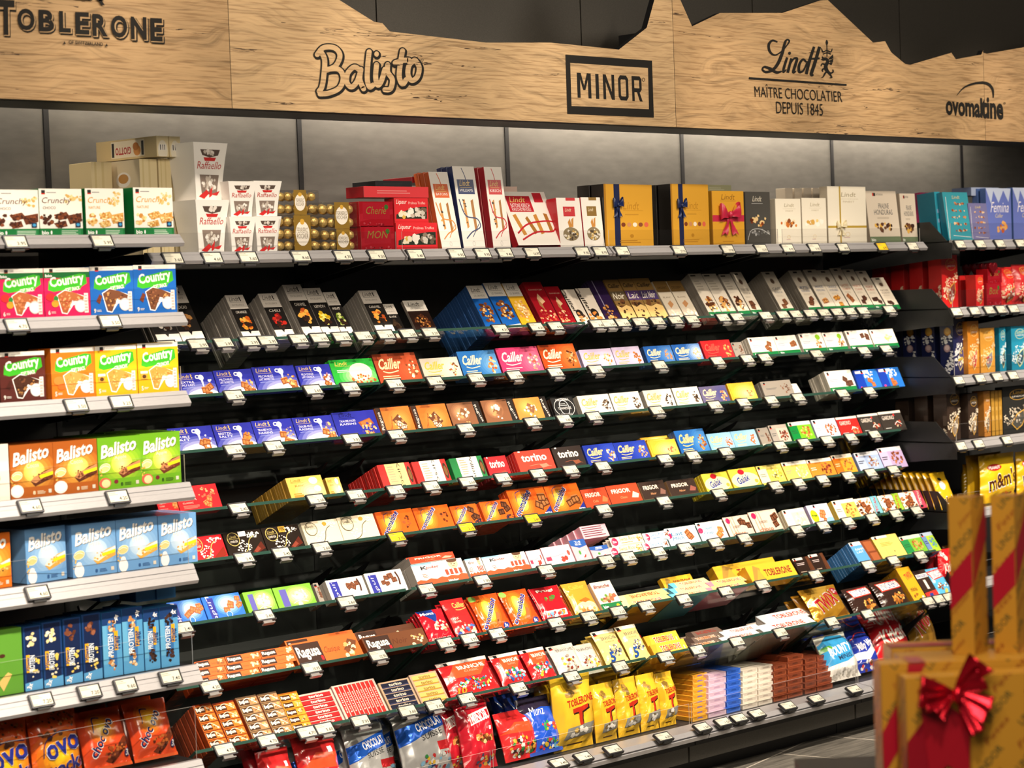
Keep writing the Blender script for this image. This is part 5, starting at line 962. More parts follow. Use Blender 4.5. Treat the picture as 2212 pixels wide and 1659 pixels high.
RP('R7', 1180, 1245, 74, 'bag', 'branr', '', 3, 'crimson clear-windowed pouch', T=.024, step=.013)
RP('R7', 1250, 1304, 72, 'bag', 'cailo', '', 3, 'amber pouch with yellow script', T=.024, step=.013)
RP('R7', 1305, 1349, 62, 'box', 'branw', '', 1, 'white carton with red script and green foot', T=.024)
# prisms
def prisms(lst, c, c2, ink, tip, word, n=3):
    for (bl, br, r, h, upside) in lst:
        a = .0365*h
        RP('R7' if word != 'w8' else 'R8', bl, br, 20, 'prism', 'tobup' if upside else 'tob', '%s|%s|%s|%s' % (c, c2, ink, tip), n, '', T=a, up=r*a*.868, back=.004+r*a*.5, jig=.0, cat='chocolate bar', step=a*1.01)
        THINGS[-1][2] = word
def pris(row, bl, br, a, r, c, c2, ink, tip, desc, n=3, up=False):
    RP(row, bl, br, 20, 'prism', 'tobup' if up else 'tob', '%s|%s|%s|%s' % (c, c2, ink, tip), n, desc, T=a, up=r*a*.87, back=.002+r*a*.5, jig=0, step=a*1.01, rz=0)
pris('R7', 1352, 1455, .040, 0, 'f0dc8a', 'd9a83a', 'b8381c', 'efe0a8', 'pale yellow triangle bar, lower of two at the left', 3)
pris('R7', 1345, 1446, .040, 1, 'f0dc8a', 'd9a83a', 'b8381c', 'efe0a8', 'pale yellow triangle bar with upside-down letters', 2, True)
for r in range(3):
    pris('R7', 1458-1*r, 1536-1*r, .0335, r, 'f0e0a0', '6ab8d8', 'c0401c', '6ac0e0', 'pale yellow triangle bar with blue tip, %s of three' % ['bottom', 'middle', 'top'][r], 4)
for k in range(3):
    RP('R7', 1400-8*k, 1470-8*k, 20, 'prism', 'tob', '4ab0d0|3a9ac0|2a6a8a|3a9ac0', 1, 'blue triangle bar at the back, %s of three' % ['front', 'middle', 'rear'][k], T=.0335, up=.0335*.87*1.0, back=.06+.0345*k, rz=0)
RP('R7', 1440, 1505, 26, 'box', 'tobl', '', 0, 'yellow triangle bar standing on edge behind the blue tips', T=.02, back=.085, up=.074)
for r in range(2):
    pris('R7', 1535, 1620, .036, r, 'f0d880', 'd87a90', 'b8381c', 'e08aa0', 'yellow triangle bar with pink tip, %s of two' % ['lower', 'upper'][r], 3)
RP('R7', 1629, 1726, 37, 'box', 'tobl', '', 0, 'large yellow triangle bar tipped forward at the front', T=.05, rz=0)
RP('R7', 1560, 1690, 40, 'box', 'tobl', '', 0, 'large yellow triangle bar behind the front one', T=.04, back=.065, up=.046, rz=0)
RP('R7', 1731, 1765, 36, 'bar', 'dk', '', 1, 'dark brown bar beside the yellow triangle bar, left of two')
RP('R7', 1766, 1797, 38, 'bar', 'dk', '', 5, 'dark brown bar beside the yellow triangle bar, right of two')
RP('R7', 1859, 1906, 47, 'bar', 'blau', '', 10, 'sky blue bar heading the blue stack', step=.0135)
RP('R7', 1910, 1963, 50, 'bar', 'goldn', '', 2, 'pale gold bar with brown text', T=.014)
RP('R7', 1964, 2008, 40, 'bar', 'nap', '3a8a3a|7ab83a|2a8a4a|cfd8c8|a85a2c,d0a060|2a6a3a', 1, 'green bar with hazelnuts at the right')
RP('R7', 2009, 2034, 40, 'bar', 'nap', '6a8ac0|a8c83a|6a8ac0|a8b8d0|7ac03a,5a7ab8|446', 3, 'blue and green striped pack at the row end')
# eighth row
RO = bars_prog(5, 'd9762c', '4a2a18', hi='f8e8d0'); RS = bars_prog(5, 'a8845c', '4a3424', gap='5a4634', hi='fbf6ee'); RG = bars_prog(5, 'dc9c34', '4a2a18', gap='9a5a18')
RP('R8', 456, 496, 95, 'bar', 'rmul', RO, 6, 'film pack of five orange sticks, left of two', T=.02, step=.026)
RP('R8', 497, 542, 90, 'bar', 'rmul', RO, 1, 'film pack of five orange sticks, right of two', T=.02)
RP('R8', 548, 593, 92, 'bar', 'rmul', RS, 2, 'film pack of five silver-brown sticks, left of two', T=.02)
RP('R8', 594, 635, 90, 'bar', 'rmul', RS, 1, 'film pack of five silver-brown sticks, right of two', T=.02)
RP('R8', 635, 677, 82, 'bar', 'rmul', RG, 1, 'film pack of five golden sticks', T=.02)
RR = rolls_prog(6, 'cc2a2c', '8a161c', 'f6e8dc'); RV = rolls_prog(9, 'd6322e', 'a01c20', 'f6e8dc', True); RB = rolls_prog(5, '222436', '3a3c5a', 'd8ccb8', bg='b89c80'); RY = rolls_prog(5, 'd9b86a', 'a8842c', '8a6a2a', bg='b89a84')
RP('R8', 672, 747, 72, 'bar', 'rolls', RR+'||c8948a', 1, 'tray of red wrapped rolls', T=.02)
RP('R8', 750, 842, 75, 'bar', 'rolls', RV+'||c8a098', 1, 'tray of nine thin upright red sticks', T=.016)
RP('R8', 845, 911, 62, 'bar', 'rolls', RB+'||a88a70', 1, 'tray of five dark blue rolls', T=.02)
RP('R8', 913, 971, 64, 'bar', 'rolls', RY+'||b89a84', 1, 'tray of five gold rolls', T=.02)
BR = 'N .54 .30 .36 .16 60 f4f0e8,2a8a4a,2a5aa8,d03030,e8c040,6ab0d8 .04;R 0 0 1 .08 c02026;t .12 .10 .30 .24 e8a030 10;'
BS = 'N .50 .34 .36 .18 44 f4f0e8,2a8a4a,2a5aa8,e08080,e8c040,6ab0d8 .05;R 0 0 1 .08 c02026;'
RP('R8', 982, 1090, 78, 'bag', 'bran', BR, 2, 'large red pouch with a clear window of sticks', T=.034)
RP('R8', 1094, 1155, 72, 'bag', 'bran', BS, 1, 'red pouch with a clear window, left of two', T=.030)
RP('R8', 1159, 1212, 70, 'bag', 'bran', BS, 1, 'red pouch with a clear window, right of two', T=.030)
RP('R8', 1216, 1272, 66, 'bag', 'brw', '', 2, 'clear white pouch of sticks, left of two', T=.030)
RP('R8', 1262, 1312, 62, 'bag', 'brw', '', 3, 'clear white pouch of sticks, right of two', T=.030, back=.02)
RP('R8', 1317, 1368, 76, 'bag', 'bry', '', 4, 'pale yellow pouch with blue 5, left of two', T=.026)
RP('R8', 1369, 1413, 76, 'bag', 'bry', '', 2, 'pale yellow pouch with blue 5, right of two', T=.026)
for r in range(2):
    RP('R8', 1416-14*r, 1489-16*r, 26, 'box', 'tob', 'e8b83a|c8921c|a82c1c|e0a82c', 1, 'chunky yellow carton with red capitals, %s of two' % ['lower', 'upper'][r], T=.07, up=.049*r, back=.03*r, H=.047)
for r in range(3):
    pris('R8', 1494, 1563, .0335, r, '6a5a50', '8a7a6c', ['d98a4a', 'c97a3a', '8a2a20'][r], '3a2c26', 'grey-brown triangle bar, %s of three' % ['bottom', 'middle', 'top'][r], 3, r == 2)
for r in range(2):
    pris('R8', 1565, 1646, .036, r, 'f2eee8', 'c8c0b8', 'c8321c', 'c8d0d4', 'small white triangle bar, %s of two' % ['lower', 'upper'][r], 3)
for r in range(2):
    pris('R8', 1655, 1767, .058, r, 'f4f0ea', 'c8c0b8', 'c8321c', 'c0d0dc', 'large white triangle bar, %s of two' % ['lower', 'upper'][r], 3)
RP('R8', 1770, 1848, 72, 'bag', 'twix', '', 2, 'shiny gold multipack pouch with red capitals', T=.04)
RP('R8', 1853, 1910, 56, 'bag', 'snick', '', 1, 'dark brown multipack pouch with white label, left of two', T=.034)
RP('R8', 1914, 1976, 58, 'bag', 'snick', '', 2, 'dark brown multipack pouch with white label, right of two', T=.034)
RP('R8', 1977, 2004, 72, 'box', 'twixb', '', 1, 'upright yellow carton of minis', T=.05, rz=0)
RP('R8', 2006, 2032, 60, 'box', 'snkb', '', 1, 'upright dark brown carton with white label', T=.05, rz=0)
RP('R8', 2033, 2066, 62, 'bag', 'snkc', '', 1, 'light blue pouch next to the gift boxes', T=.034)
# ------------------------------------------------------------------ straight shelves: top shelf (A), left bay (L), right bay (T), base deck (B)
ROWS['A'] = (YR+.035, ZR0+.001, 0); ROWPH['A'] = 'top shelf'
for i, z in enumerate(ZL): ROWS['L%d' % i] = (YL+.03, z+.001, 0); ROWPH['L%d' % i] = '%s left shelf' % ORD[i]
for i, z in enumerate(ZT): ROWS['T%d' % i] = (YT+.05, z+.001, 0); ROWPH['T%d' % i] = '%s right shelf' % ORD[i]
ROWS['B'] = (5.262, ZD+.001, 0); ROWPH['B'] = 'bottom deck'
_SC = 'E .78 .22 .13 .13 fff;O .78 .22 .13 .13 ddd .15;'
_BARX = 'P fff .26 .46 .44 .56 .88 .42 .86 .28 .62 .24 .48 .06 .36 .08;P {3} .28 .45 .44 .54 .64 .5 .86 .41 .84 .3 .60 .34 .48 .08 .38 .10;N .46 .32 .12 .18 30 {4} .022;N .72 .36 .10 .05 14 {4} .022;'
ART.update({
 'crun': ('0f7a3a', 'card', 'R 0 0 1 1 f6f1e8;R 0 0 1 .175 0f7a3a;t .04 .05 .2 .13 fff bio;E .26 .09 .02 .04 fff;R .48 .03 .95 .15 2f8a52;L .5 .04 .93 .14 3 d8e8d8;K .06 .88 .09;L .18 .9 .42 .94 1 888;N .8 .78 .2 .14 16 e8c880,f0dca0,d9b060 .04;i .06 .66 .74 .82 {0} Crunchy;T .08 .575 .38 .63 {0} {1};N .16 .36 .13 .12 14 {3} .05;P {2} .34 .46 .62 .52 .72 .40 .44 .34;P {2} .62 .44 .98 .5 .98 .32 .7 .26;P {2} .32 .28 .6 .34 .64 .22 .42 .18;N .5 .43 .16 .07 22 {3} .026;N .82 .38 .15 .1 26 {3} .026;N .48 .26 .14 .07 22 {3} .026;R .82 .2 .94 .3 1a2a4a;E .88 .25 .04 .03 40a0d8'),
 'coun': ('{0}', 'card', 'R 0 0 1 1 {0};R 0 .915 1 1 f4eee4;K .12 .90 .085;L .26 .94 .6 .965 1 bbb;{2}P 3fb428 .08 .56 .10 .74 .78 .88 .92 .86 .94 .68 .8 .6 .2 .52;t .12 .60 .88 .86 fbf8f2 Country 7;P 3fb428 .42 .50 .44 .57 .80 .65 .80 .57;t .46 .53 .78 .61 fbf8f2 {1} 7;'+_BARX+_SC+'R .86 .08 .95 .48 f0e4e0;L .87 .1 .94 .46 6 c9a8a0;t .06 .06 .11 .15 f4f0e8 {5};L .13 .08 .24 .13 2 f4f0e8;{6}'),
 'bali': ('{0}', 'card', 'R 0 0 1 1 {0};G .55 .46 .55 .46 {0} {2};G .55 .48 .26 .22 {2} {3};R 0 0 1 .20 {0};I .085 .655 .925 .905 4a3020 Balisto 10;I .075 .665 .915 .915 fdfaf4 Balisto 10;T .38 .56 .66 .64 f4e8d0 {4} 4;E .15 .42 .13 .085 fbf4d8 .25;E .15 .42 .12 .075 e0cf8a .25;S .008 fff .05 .42 .15 .46 .25 .43;N .04 .3 .05 .16 10 e8c060,d9a840 .02;P {5} .46 .30 .56 .20 .98 .34 .98 .52 .78 .48;P {6} .46 .30 .54 .38 .98 .52 .98 .46 .58 .26;N .7 .36 .22 .08 18 {7} .022;P e8e020 .66 .40 .98 .46 .98 .40 .68 .34;{8}t .5 .05 .56 .12 {9} 8;L .6 .05 .8 .12 3 {9};R .86 .06 .93 .13 d8d0c0'),
 'pow': ('2f78b8', 'card', 'R 0 0 1 1 5aa4d8;P 1c3f78 0 .8 1 .8 1 1 0 1;P 6ab4e0 0 .2 .3 .2 .2 .8 0 .8;R .28 .16 .72 .84 3a74b4;N .5 .78 .18 .10 14 {0} .03;N .5 .22 .2 .12 18 {0} .03;R .60 .40 .80 .70 f0b020;t .40 .45 1.0 .60 1a3f78 Power 90;t -.1 .44 .9 .54 eaf2fa PROTEIN 90;t .62 .86 .92 .94 fff 4x {1}'),
 'powd': ('1f4f86', 'card', 'R 0 0 1 1 1a3f78;R .08 .10 .92 .98 14244c;P 5aa0d4 0 0 1 0 1 .16 0 .12;N .42 .78 .24 .12 16 {0} .035;N .72 .44 .1 .06 6 f0d060 .03;N .6 .24 .2 .1 8 f0e6c8,f0d060 .025;R .10 .28 .30 .56 f0b020;t -.14 .37 .54 .47 1a3f78 Power 86;t .0 .36 .86 .46 eaf2fa PROTEIN 88;t .10 .03 .4 .12 fff 3x 70'),
 'powg': ('5a8a2a', 'card', 'R 0 0 1 1 5f9a34;R .1 .1 .5 .9 6fa83c;N .3 .72 .24 .16 26 8a4a24,e0b878,c98a4a,5a3018 .03;R .08 .2 .24 .4 f0b020;t .0 .42 .7 .52 fff PROTEIN 88;P e0c070 .5 .2 .7 .34 .78 .3 .6 .06;E .6 .6 .06 .03 4a2a1c'),
 'ovor': ('c8481c', 'film', 'R 0 0 1 1 d8521e;G .5 .34 .58 .42 d8521e f8d020;N .5 .8 .46 .12 44 8a3a14,c05a24,5a2a14,e08a4a .02;N .4 .64 .3 .06 8 4a2412,6b3a1c .04;S .014 14246a .14 .34 .2 .54 .5 .66 .86 .64;t .18 .34 .92 .56 fff ovo 14;t .19 .345 .91 .555 26308c ovo 14;t .28 .10 1.0 .32 fff rocks 14;t .29 .105 .99 .315 26308c rocks 14;N .3 .1 .24 .1 20 8a3a14,c87a34 .03'),
 'chov': ('c8481c', 'film', 'R 0 0 1 1 da4a20;G .42 .66 .36 .30 da4a20 f8d030;S .02 14246a .22 .6 .3 .84 .46 .84;t -.04 .42 .80 .61 fff choc_ovo 50;t -.03 .435 .79 .595 1a1f5a choc_ovo 50;P 7a3418 .42 .12 .86 .48 .94 .38 .6 .06;N .62 .26 .22 .12 24 a04a20,5a2412,c06a30 .03;E .9 .2 .09 .07 2a2a6a;t .84 .15 .96 .25 fff 3x;R 0 0 1 .05 e06030'),
 'giot': ('dcc898', 'card', 'R 0 0 1 1 e6d4a6;R .15 0 .25 1 d8c48e;R .5 0 .62 1 dac692;R .3 .40 .72 .47 f0ece4;R .36 .41 .40 .46 333;R .44 .41 .5 .46 333;R .56 .41 .6 .46 333'),
 'giov': ('dcc898', 'card', 'R 0 0 1 1 e8d8ae;R .12 0 .22 1 dac692;R .4 .5 .75 .6 f0ece4;t -1.2 .34 2.2 .46 c02a2a GIOTTO 90;E .5 .2 .26 .05 d98a3a;E .62 .24 .12 .02 3a9a3a;R .34 .10 .72 .15 f0ece4;R .40 .105 .48 .145 333;R .56 .105 .62 .145 333'),
 'lieg': ('dcc898', 'card', 'R 0 0 1 1 e8d6a8;E .5 .3 .42 .5 efe6d2;R .2 .3 .8 .6 f2ece2;R .28 .32 .36 .58 333;R .48 .32 .54 .58 333;R .64 .32 .7 .58 333'),
 'raf': ('f0ece6', 'card', 'R 0 0 1 1 f8f5f0;P 5a4a42 .2 .88 .8 .88 .76 .78 .5 .74 .26 .78;N .5 .82 .2 .04 10 e8e0d8,c8beb4 .04;P d02a2a .3 .74 .7 .74 .66 .68 .34 .68;i .10 .54 .90 .67 c04038 Raffaello;P 8a7a70 .16 .44 .84 .44 .8 .1 .22 .1;N .5 .28 .26 .12 22 f4f0ea,d8d0c6,c8bcb0 .05;P d02828 .1 .06 .4 .18 .5 .12 .3 .02;P d02828 .5 .14 .62 .24 .6 .08 .5 .04;P d02828 .55 .1 .9 .16 .8 .08'),
 'redb': ('b81420', 'foil', 'R 0 0 1 1 c8182a;P d8283a 0 .2 1 .5 1 .7 0 .5;R .1 .3 .9 .95 d02236;i .2 .5 .8 .8 b89a4a {0};E .8 .78 .06 .1 4a8a3a;N .5 .1 .46 .08 14 e04a5a,9a1020 .05'),
 'liq': ('c41c26', 'card', 'R 0 0 1 1 d8222c;i .06 .72 .36 .94 fbf0e8 Liqueur;T .42 .76 .92 .86 f4d0c8 Pralines_Truffes;P 1a2a1c .04 .2 .96 .2 .96 .66 .8 .66 .5 .6 .05 .36;N .26 .36 .1 .12 8 d9b04a,f0e4c8 .12;N .48 .42 .08 .14 8 c8b8a8,f4ece0 .12;N .68 .44 .08 .14 8 8a7a6a,d8d0c4 .12;N .86 .42 .08 .16 8 c8c0b4,6a5a4a .12;R 0 0 1 .12 c81c26'),
 'bat': ('{0}', 'card', 'R 0 0 1 1 f4efe8;R .12 .66 .88 .84 {0};i .24 .76 .7 .83 e8c878 Lindt;R .24 .74 .76 .745 e8c878;T .2 .69 .8 .725 eee {1};S .012 {0} .4 .98 .5 .9 .54 .84;P c98a3a .26 .58 .36 .6 .4 .26 .3 .24;P a8702c .62 .58 .74 .6 .76 .22 .64 .2;N .3 .44 .08 .16 10 d9a050,3a2a20 .014;S .016 {2} .1 .6 .3 .4 .8 .36 .9 .26 .5 .2 .2 .12;S .010 {2} .86 .3 .5 .14;O .5 .06 .06 .03 999'),
 'batw': ('c81c2c', 'card', 'R 0 0 1 1 f4efe8;R .08 .62 .62 .92 c01c2c;i .16 .8 .5 .9 e8c878 Lindt;T .14 .7 .56 .78 eee BATONS_KIRSCH;T .14 .64 .56 .69 eee KIRSCHSTENGELI;P c98a3a .1 .56 .18 .58 .28 .2 .2 .18;P a8702c .36 .5 .42 .54 .54 .24 .46 .2;P c98a3a .56 .56 .64 .58 .68 .22 .6 .2;P a8702c .8 .6 .88 .58 .9 .24 .82 .24;S .03 c01c2c .08 .22 .4 .4 .94 .44 .9 .26 .5 .24 .14 .1;R .7 .8 .9 .98 c82030'),
 'bagw': ('c41c2a', 'card', 'R 0 0 1 1 f4efe8;R .25 .62 .75 .82 {0};i .34 .72 .6 .79 f0e0c0 Lindt;P {0} .4 .94 .8 .94 .8 1 .4 1;P c98a3a .4 .5 .5 .58 .56 .42 .46 .36;P c98a3a .56 .56 .66 .6 .62 .4 .54 .4;E .5 .26 .34 .14 8a7a5a;N .5 .25 .28 .11 30 c9a050,f0e0b0,4a3a2a,e8e0d4 .03'),
 'gold': ('1c1814', 'card', 'R 0 0 1 1 d9a030;R 0 0 .04 1 b07a1c;R .20 0 .32 1 16204a;i .40 .60 .72 .72 b8801c Lindt;R .38 .58 .8 .585 b8801c;L .42 .5 .76 .54 1 c08a28;E .38 .36 .045 .035 7a3a1c;E .5 .36 .045 .035 c98a5a;E .62 .36 .045 .035 f0e4d0;E .74 .36 .045 .035 8a4a2a;E .86 .36 .045 .04 d8624a;E .55 .18 .04 .03 b8801c;L .3 .06 .8 .12 2 b07a1c'),
 'goldr': ('b8801c', 'card', 'R 0 0 1 1 dda22c;R 0 .44 1 .56 c02a48;i .3 .84 .72 .94 8a5a14 Lindt;R .25 .815 .75 .82 8a5a14;O .5 .2 .06 .04 b07a1c;L .3 .06 .7 .1 1 b8801c'),
 'clr': ('4a4844', 'film', 'R 0 0 1 1 4e4c48;i .3 .82 .66 .92 d8d0c0 Lindt;R .24 .78 .7 .785 ccc;N .5 .46 .4 .1 16 7a3a1c,c9803a,5a2a14,e8c890 .05;N .5 .24 .44 .05 20 8a8a86,aaa,666 .03;S .012 ccc .05 .1 .2 .28 .6 .3 .95 .2'),
 'crm': ('cfc4b0', 'card', 'R 0 0 1 1 f2ead8;i .36 .82 .74 .9 a89a7a Lindt;R .3 .78 .8 .784 b8a888;T .4 .72 .7 .75 b8a888 FINEST;{0};O .5 .17 .06 .04 d8b050;L .4 .1 .6 .13 1 caa'),
 'hond': ('a89a88', 'card', 'R 0 0 1 1 d9ccba;R .22 .9 .32 .96 c03020;R .26 .9 .32 .96 222;T .34 .91 .56 .95 444 NATURAPLAN;T .38 .66 .72 .76 2a3440 PRALINE;T .22 .54 .82 .64 2a3440 HONDURAS;L .3 .46 .7 .5 2 a89a88;N .5 .3 .3 .09 18 3a2018,5a3424,6b4428,e0b050 .05;R 0 0 1 .12 6a7a5c;t .04 .03 .18 .09 e8e8e0 bio'),
 'lin': ('{0}', 'card', 'R 0 0 1 1 {0};O .6 .82 .34 .115 {2} .07;i .4 .84 .84 .90 {2} Lindt;R .3 .83 .9 .834 {2};T .36 .77 .86 .81 f4ece0 LINDOR;N .55 .48 .36 .09 40 {1} .02;N .22 .3 .22 .14 34 {1} .022;N .9 .6 .14 .06 14 {1} .02;P {2} .3 .2 .5 .4 .8 .5 .84 .3 .7 .14 .5 .06;P {3} .33 .2 .52 .38 .78 .47 .81 .3 .68 .16 .5 .09;N .56 .27 .2 .12 14 {4} .03'),
 'tin': ('{0}', 'film', 'R 0 0 1 1 {1};N .52 .76 .3 .02 10 e8c8a0,c98a5a,8a4a2c .03;N .52 .62 .3 .02 10 e8c8a0,c98a5a,8a4a2c .03;N .52 .48 .3 .02 10 e8c8a0,c98a5a,8a4a2c .03;N .52 .34 .3 .02 10 e8c8a0,c98a5a,8a4a2c .03;N .52 .2 .3 .02 10 e8c8a0,c98a5a,8a4a2c .03;i .36 .86 .66 .93 e0d0a0 Lindt;S .012 fff .04 .04 .1 .9;S .008 fff .2 .1 .9 .06'),
 'fem': ('4a6aa8', 'card', 'R 0 0 1 1 6a7ac8;P c8d4f0 0 1 .2 .7 .3 .95 .5 .72 .7 .96 .9 .74 1 1;i .2 .54 .92 .74 f4f0fa Femina;i .36 .44 .66 .52 e0d0a0 Cailler;N .6 .26 .2 .1 14 e08a3a,f0b060,c9602a .05'),
 'mm': ('d8a818', 'film', 'R 0 0 1 1 f0c020;E .3 .74 .2 .07 c02820;t .14 .71 .46 .77 fff PEANUT;t .1 .30 .94 .66 fff m&m\'s 8;t .11 .32 .93 .64 4a2414 m&m\'s 8;N .6 .14 .3 .08 8 d03020,2a8a3a,2a5ac0,f08020 .05'),
 'mms': ('c89814', 'film', 'R 0 0 1 1 eebe22;E .4 .62 .2 .12 f4f0e8;t .1 .12 .94 .34 fff m&m\'s;t .12 .14 .92 .32 4a2414 m&m\'s;E .4 .8 .12 .05 222'),
 'minor': ('a01824', 'film', 'R 0 0 1 1 b81c2c;P f4ece4 .2 .62 .86 .70 .88 .84 .22 .78;P b81c2c .225 .645 .84 .715 .855 .815 .245 .755;t .27 .655 .81 .80 fbf6f0 MINOR 8;N .56 .44 .24 .07 22 8a5228,c98a4a,e8c88a,5a3018 .035;R .74 .53 .8 .58 fff;P d03a2a .3 0 .8 .0 .6 .2;N .6 .14 .3 .1 14 3a4a6a,c8d0d8,e0b040 .03'),
 'munb': ('1a3a90', 'film', 'R 0 0 1 1 1f4fc0;P 2a2438 0 .72 .6 .8 1 .76 1 1 0 1;i .2 .66 .62 .82 f4f4fa Munz;N .66 .44 .24 .1 14 d03a3a,3a9a4a,e8a030,f0f0f0 .04;N .62 .12 .32 .1 34 d03a3a,3a9a4a,e8c030,f0f0f0,6ab0e0 .035;R 0 0 1 .06 3a5ac0'),
 'swis': ('8a8a8a', 'foil', 'R 0 0 1 1 b8b8b6;P 1f5ac0 0 .5 .5 .62 1 .7 1 .9 0 .74;t .3 .68 .86 .8 f0f0f4 CHOCOLAT 8;T .36 .55 .8 .63 333 SUISSE 8;R .66 .36 .9 .48 d02a30;N .6 .2 .36 .16 44 e8e8e4,3a8a4a,2a5aa8,d03a3a,e8c040,8ac0e0 .035'),
 'redp': ('a81c24', 'film', 'R 0 0 1 1 cc2a2c;P e0502c 0 .55 .4 .75 1 .7 1 .5;R .7 .72 .8 .8 fff;N .5 .24 .38 .2 44 e8e0d4,2a7a3a,d8a030,3a2a20,f4f4f0 .05'),
 'tobb': ('c8981c', 'film', 'R 0 0 1 1 ecbc30;N .34 .80 .12 .08 10 b08a40,8a6a2c .04;t .22 .62 .90 .72 b8301c TOBLERONE 6;P 2a1a14 .55 .26 .63 .26 .61 .50 .80 .54 .80 .60 .36 .56 .37 .49 .53 .50;P c0301c .52 .28 .60 .28 .58 .52 .77 .56 .77 .61 .34 .57 .35 .51 .50 .52;P 8a8a84 .14 .16 .9 .2 .9 .36 .2 .32;N .5 .25 .2 .06 12 d9b040,f4f0e8,6a5a3a .04;L .3 .06 .8 .1 1 5a3a1c'),
 'boun': ('c8c4bc', 'film', 'R 0 0 1 1 eae6de;P 3a9ad4 0 .30 .6 .34 .94 .44 .86 .94 .4 .98 0 .8;P 5aa83a 0 .62 .3 .66 .2 .74 0 .72;t .12 .52 .84 .72 fbf8f2 BOUNTY 6;t .34 .40 .78 .50 2a4a70 MINIS 4;N .5 .12 .46 .1 30 d8d4cc,b8b4ac,f4f2ee .05'),
 'milk': ('20307a', 'film', 'R 0 0 1 1 2438a0;P e8ecf4 0 .28 .5 .24 1 .46 1 .62 .5 .42 0 .44;t .14 .46 .96 .68 f4f4fa Milky_Way 10;N .5 .12 .4 .1 16 e04030,f0f0f4,6a3a20 .05;S .02 e04040 .05 .75 .5 .9 .95 .86'),
 'kitk': ('a01820', 'film', 'R 0 0 1 1 cc1f28;t .16 .30 .92 .62 fbf4ec Kitkat 10;E .3 .74 .12 .08 e0d8d0;t .1 .82 .36 .94 fff 15x'),
 'twxd': ('6b4414', 'film', 'R 0 0 1 1 8a6420;t .1 .3 .9 .66 e8e0d8 TWIX 30;t .12 .32 .88 .64 b81c28 TWIX 30'),
 'log': ('{0}', 'film', 'R 0 0 1 1 {0};R .04 .1 .96 .3 {1};P {2} .3 .5 .7 .5 .62 .8 .36 .8;P {1} .02 .1 .12 .5 .02 .9;P {1} .98 .1 .88 .5 .98 .9'),
 'plain': ('{0}', 'card', 'R 0 0 1 1 {1};L .2 .3 .8 .7 2 {2}'),
})
def sideart(o, T, H, prog, m='card'):
    a = Art(T, H); a.run(prog)
    p = link('printed_side', a.mesh('print', M[m]), o, (0, T, 0), (0, 0, -pi/2)); return p
def sidekids(o, T, prog):
    """print on the left side of a carton and on those standing behind it"""
    p = sideart(o, T, o.dimensions.z if o.dimensions.z else .2, prog); i = [k for k, t in enumerate(THINGS) if t[0] is o][0]
    for c, j, k, w in STACKS:
        if j == i: d = p.copy(); COL.objects.link(d); d.parent = c
# ---- left bay: snack boxes
CB = 'cereal bar box'
def LB_(row, bl, br, h, art, args, desc, n=1, T=.055, **k): return RP(row, bl, br, h, 'box', art, args, n, desc, T=T, nm='snack_box', cat='snack box', rz=k.pop('rz', RND.uniform(-1.2, .4)), jig=.004, **k)
CH = '5a3018|CHOCO|6b3418|4a2010,8a4a28,3a1a0c'; CN = 'd9a030|NATURE|d9a85a|e8c078,c98a3a,f0dca0'
LB_('L0', -12, 85, 103, 'crun', CH, 'white crunchy bar box with dark clusters, left one')
LB_('L0', 87, 180, 104, 'crun', CH, 'white crunchy bar box with dark clusters, right one')
LB_('L0', 187, 269, 104, 'crun', CN, 'white crunchy bar box with golden bars, left one')
LB_('L0', 291, 378, 104, 'crun', CN, 'white crunchy bar box with golden bars, right one, showing a green side', rz=1.5)
CP = 'd81c5c|SOFT_SNACK|R 0 .80 1 .915 1a6b34;t .03 .82 .18 .88 fff bio;|b8683a|d98a5a,e8b078,c0503a|6|E .12 .42 .1 .08 e03030;E .24 .38 .05 .06 2a8a3a;E .22 .28 .08 .07 e8a030'
CBL = '1a66c0|SOFT_SNACK||7a4a30|9a6040,5a3420,d9a060|9|P 7a3a20 .12 .3 .2 .44 .26 .4 .2 .24'
LB_('L1', 1, 97, 108, 'coun', CP, 'pink cereal bar box with raspberry, left one')
LB_('L1', 98, 196, 107, 'coun', CP, 'pink cereal bar box with raspberry, right one')
LB_('L1', 197, 290, 106, 'coun', CBL, 'blue cereal bar box with chocolate bars, left one')
LB_('L1', 291, 383, 106, 'coun', CBL, 'blue cereal bar box with chocolate bars, right one')
LB_('L2', 2, 100, 108, 'coun', '5a2620|SOFT_SNACK||4a2a1c|7a4a30,3a2016,c08a50|9|P 4a2018 .12 .3 .2 .44 .26 .4 .2 .24', 'dark brown cereal bar box')
LB_('L2', 113, 207, 109, 'coun', 'f07a1c|SOFT_SNACK||e0a050|f0c880,d98a3a,e8b060|5|E .16 .36 .12 .09 f08a3a;E .22 .24 .09 .06 e8702a', 'orange cereal bar box with peach')
CY = 'f0b81c|CRUNCHY||d9a04a|e8b868,c98a38,f0cc80|5|R .06 .28 .22 .42 f0a840;R .05 .40 .23 .45 f4ece0;E .14 .34 .05 .04 5a3a1c'
LB_('L2', 208, 299, 107, 'coun', CY, 'yellow cereal bar box with honey jar, left one')
LB_('L2', 300, 388, 107, 'coun', CY, 'yellow cereal bar box with honey jar, right one')
LB_('L3', -62, 22, 122, 'plain', 'd8d4c4|ece6d8|5a9a3a', 'pale box cut by the left photo edge')
BC = 'a8581c|d98a2c|f0c050|fbe890|Cocos|5a2c1a|c98a5a|7a4028|E .14 .14 .15 .12 f6f2ea;E .14 .14 .1 .08 ffffff;|f0e0c0'
BG = '6aa820|9ac830|c8d840|eef0a0|Apple|6b3420|c98a5a|8a4a30|E .14 .13 .14 .1 d8604a;E .16 .12 .1 .08 f0d8a0;E .4 .14 .05 .04 7a2030;|2a4a1a'
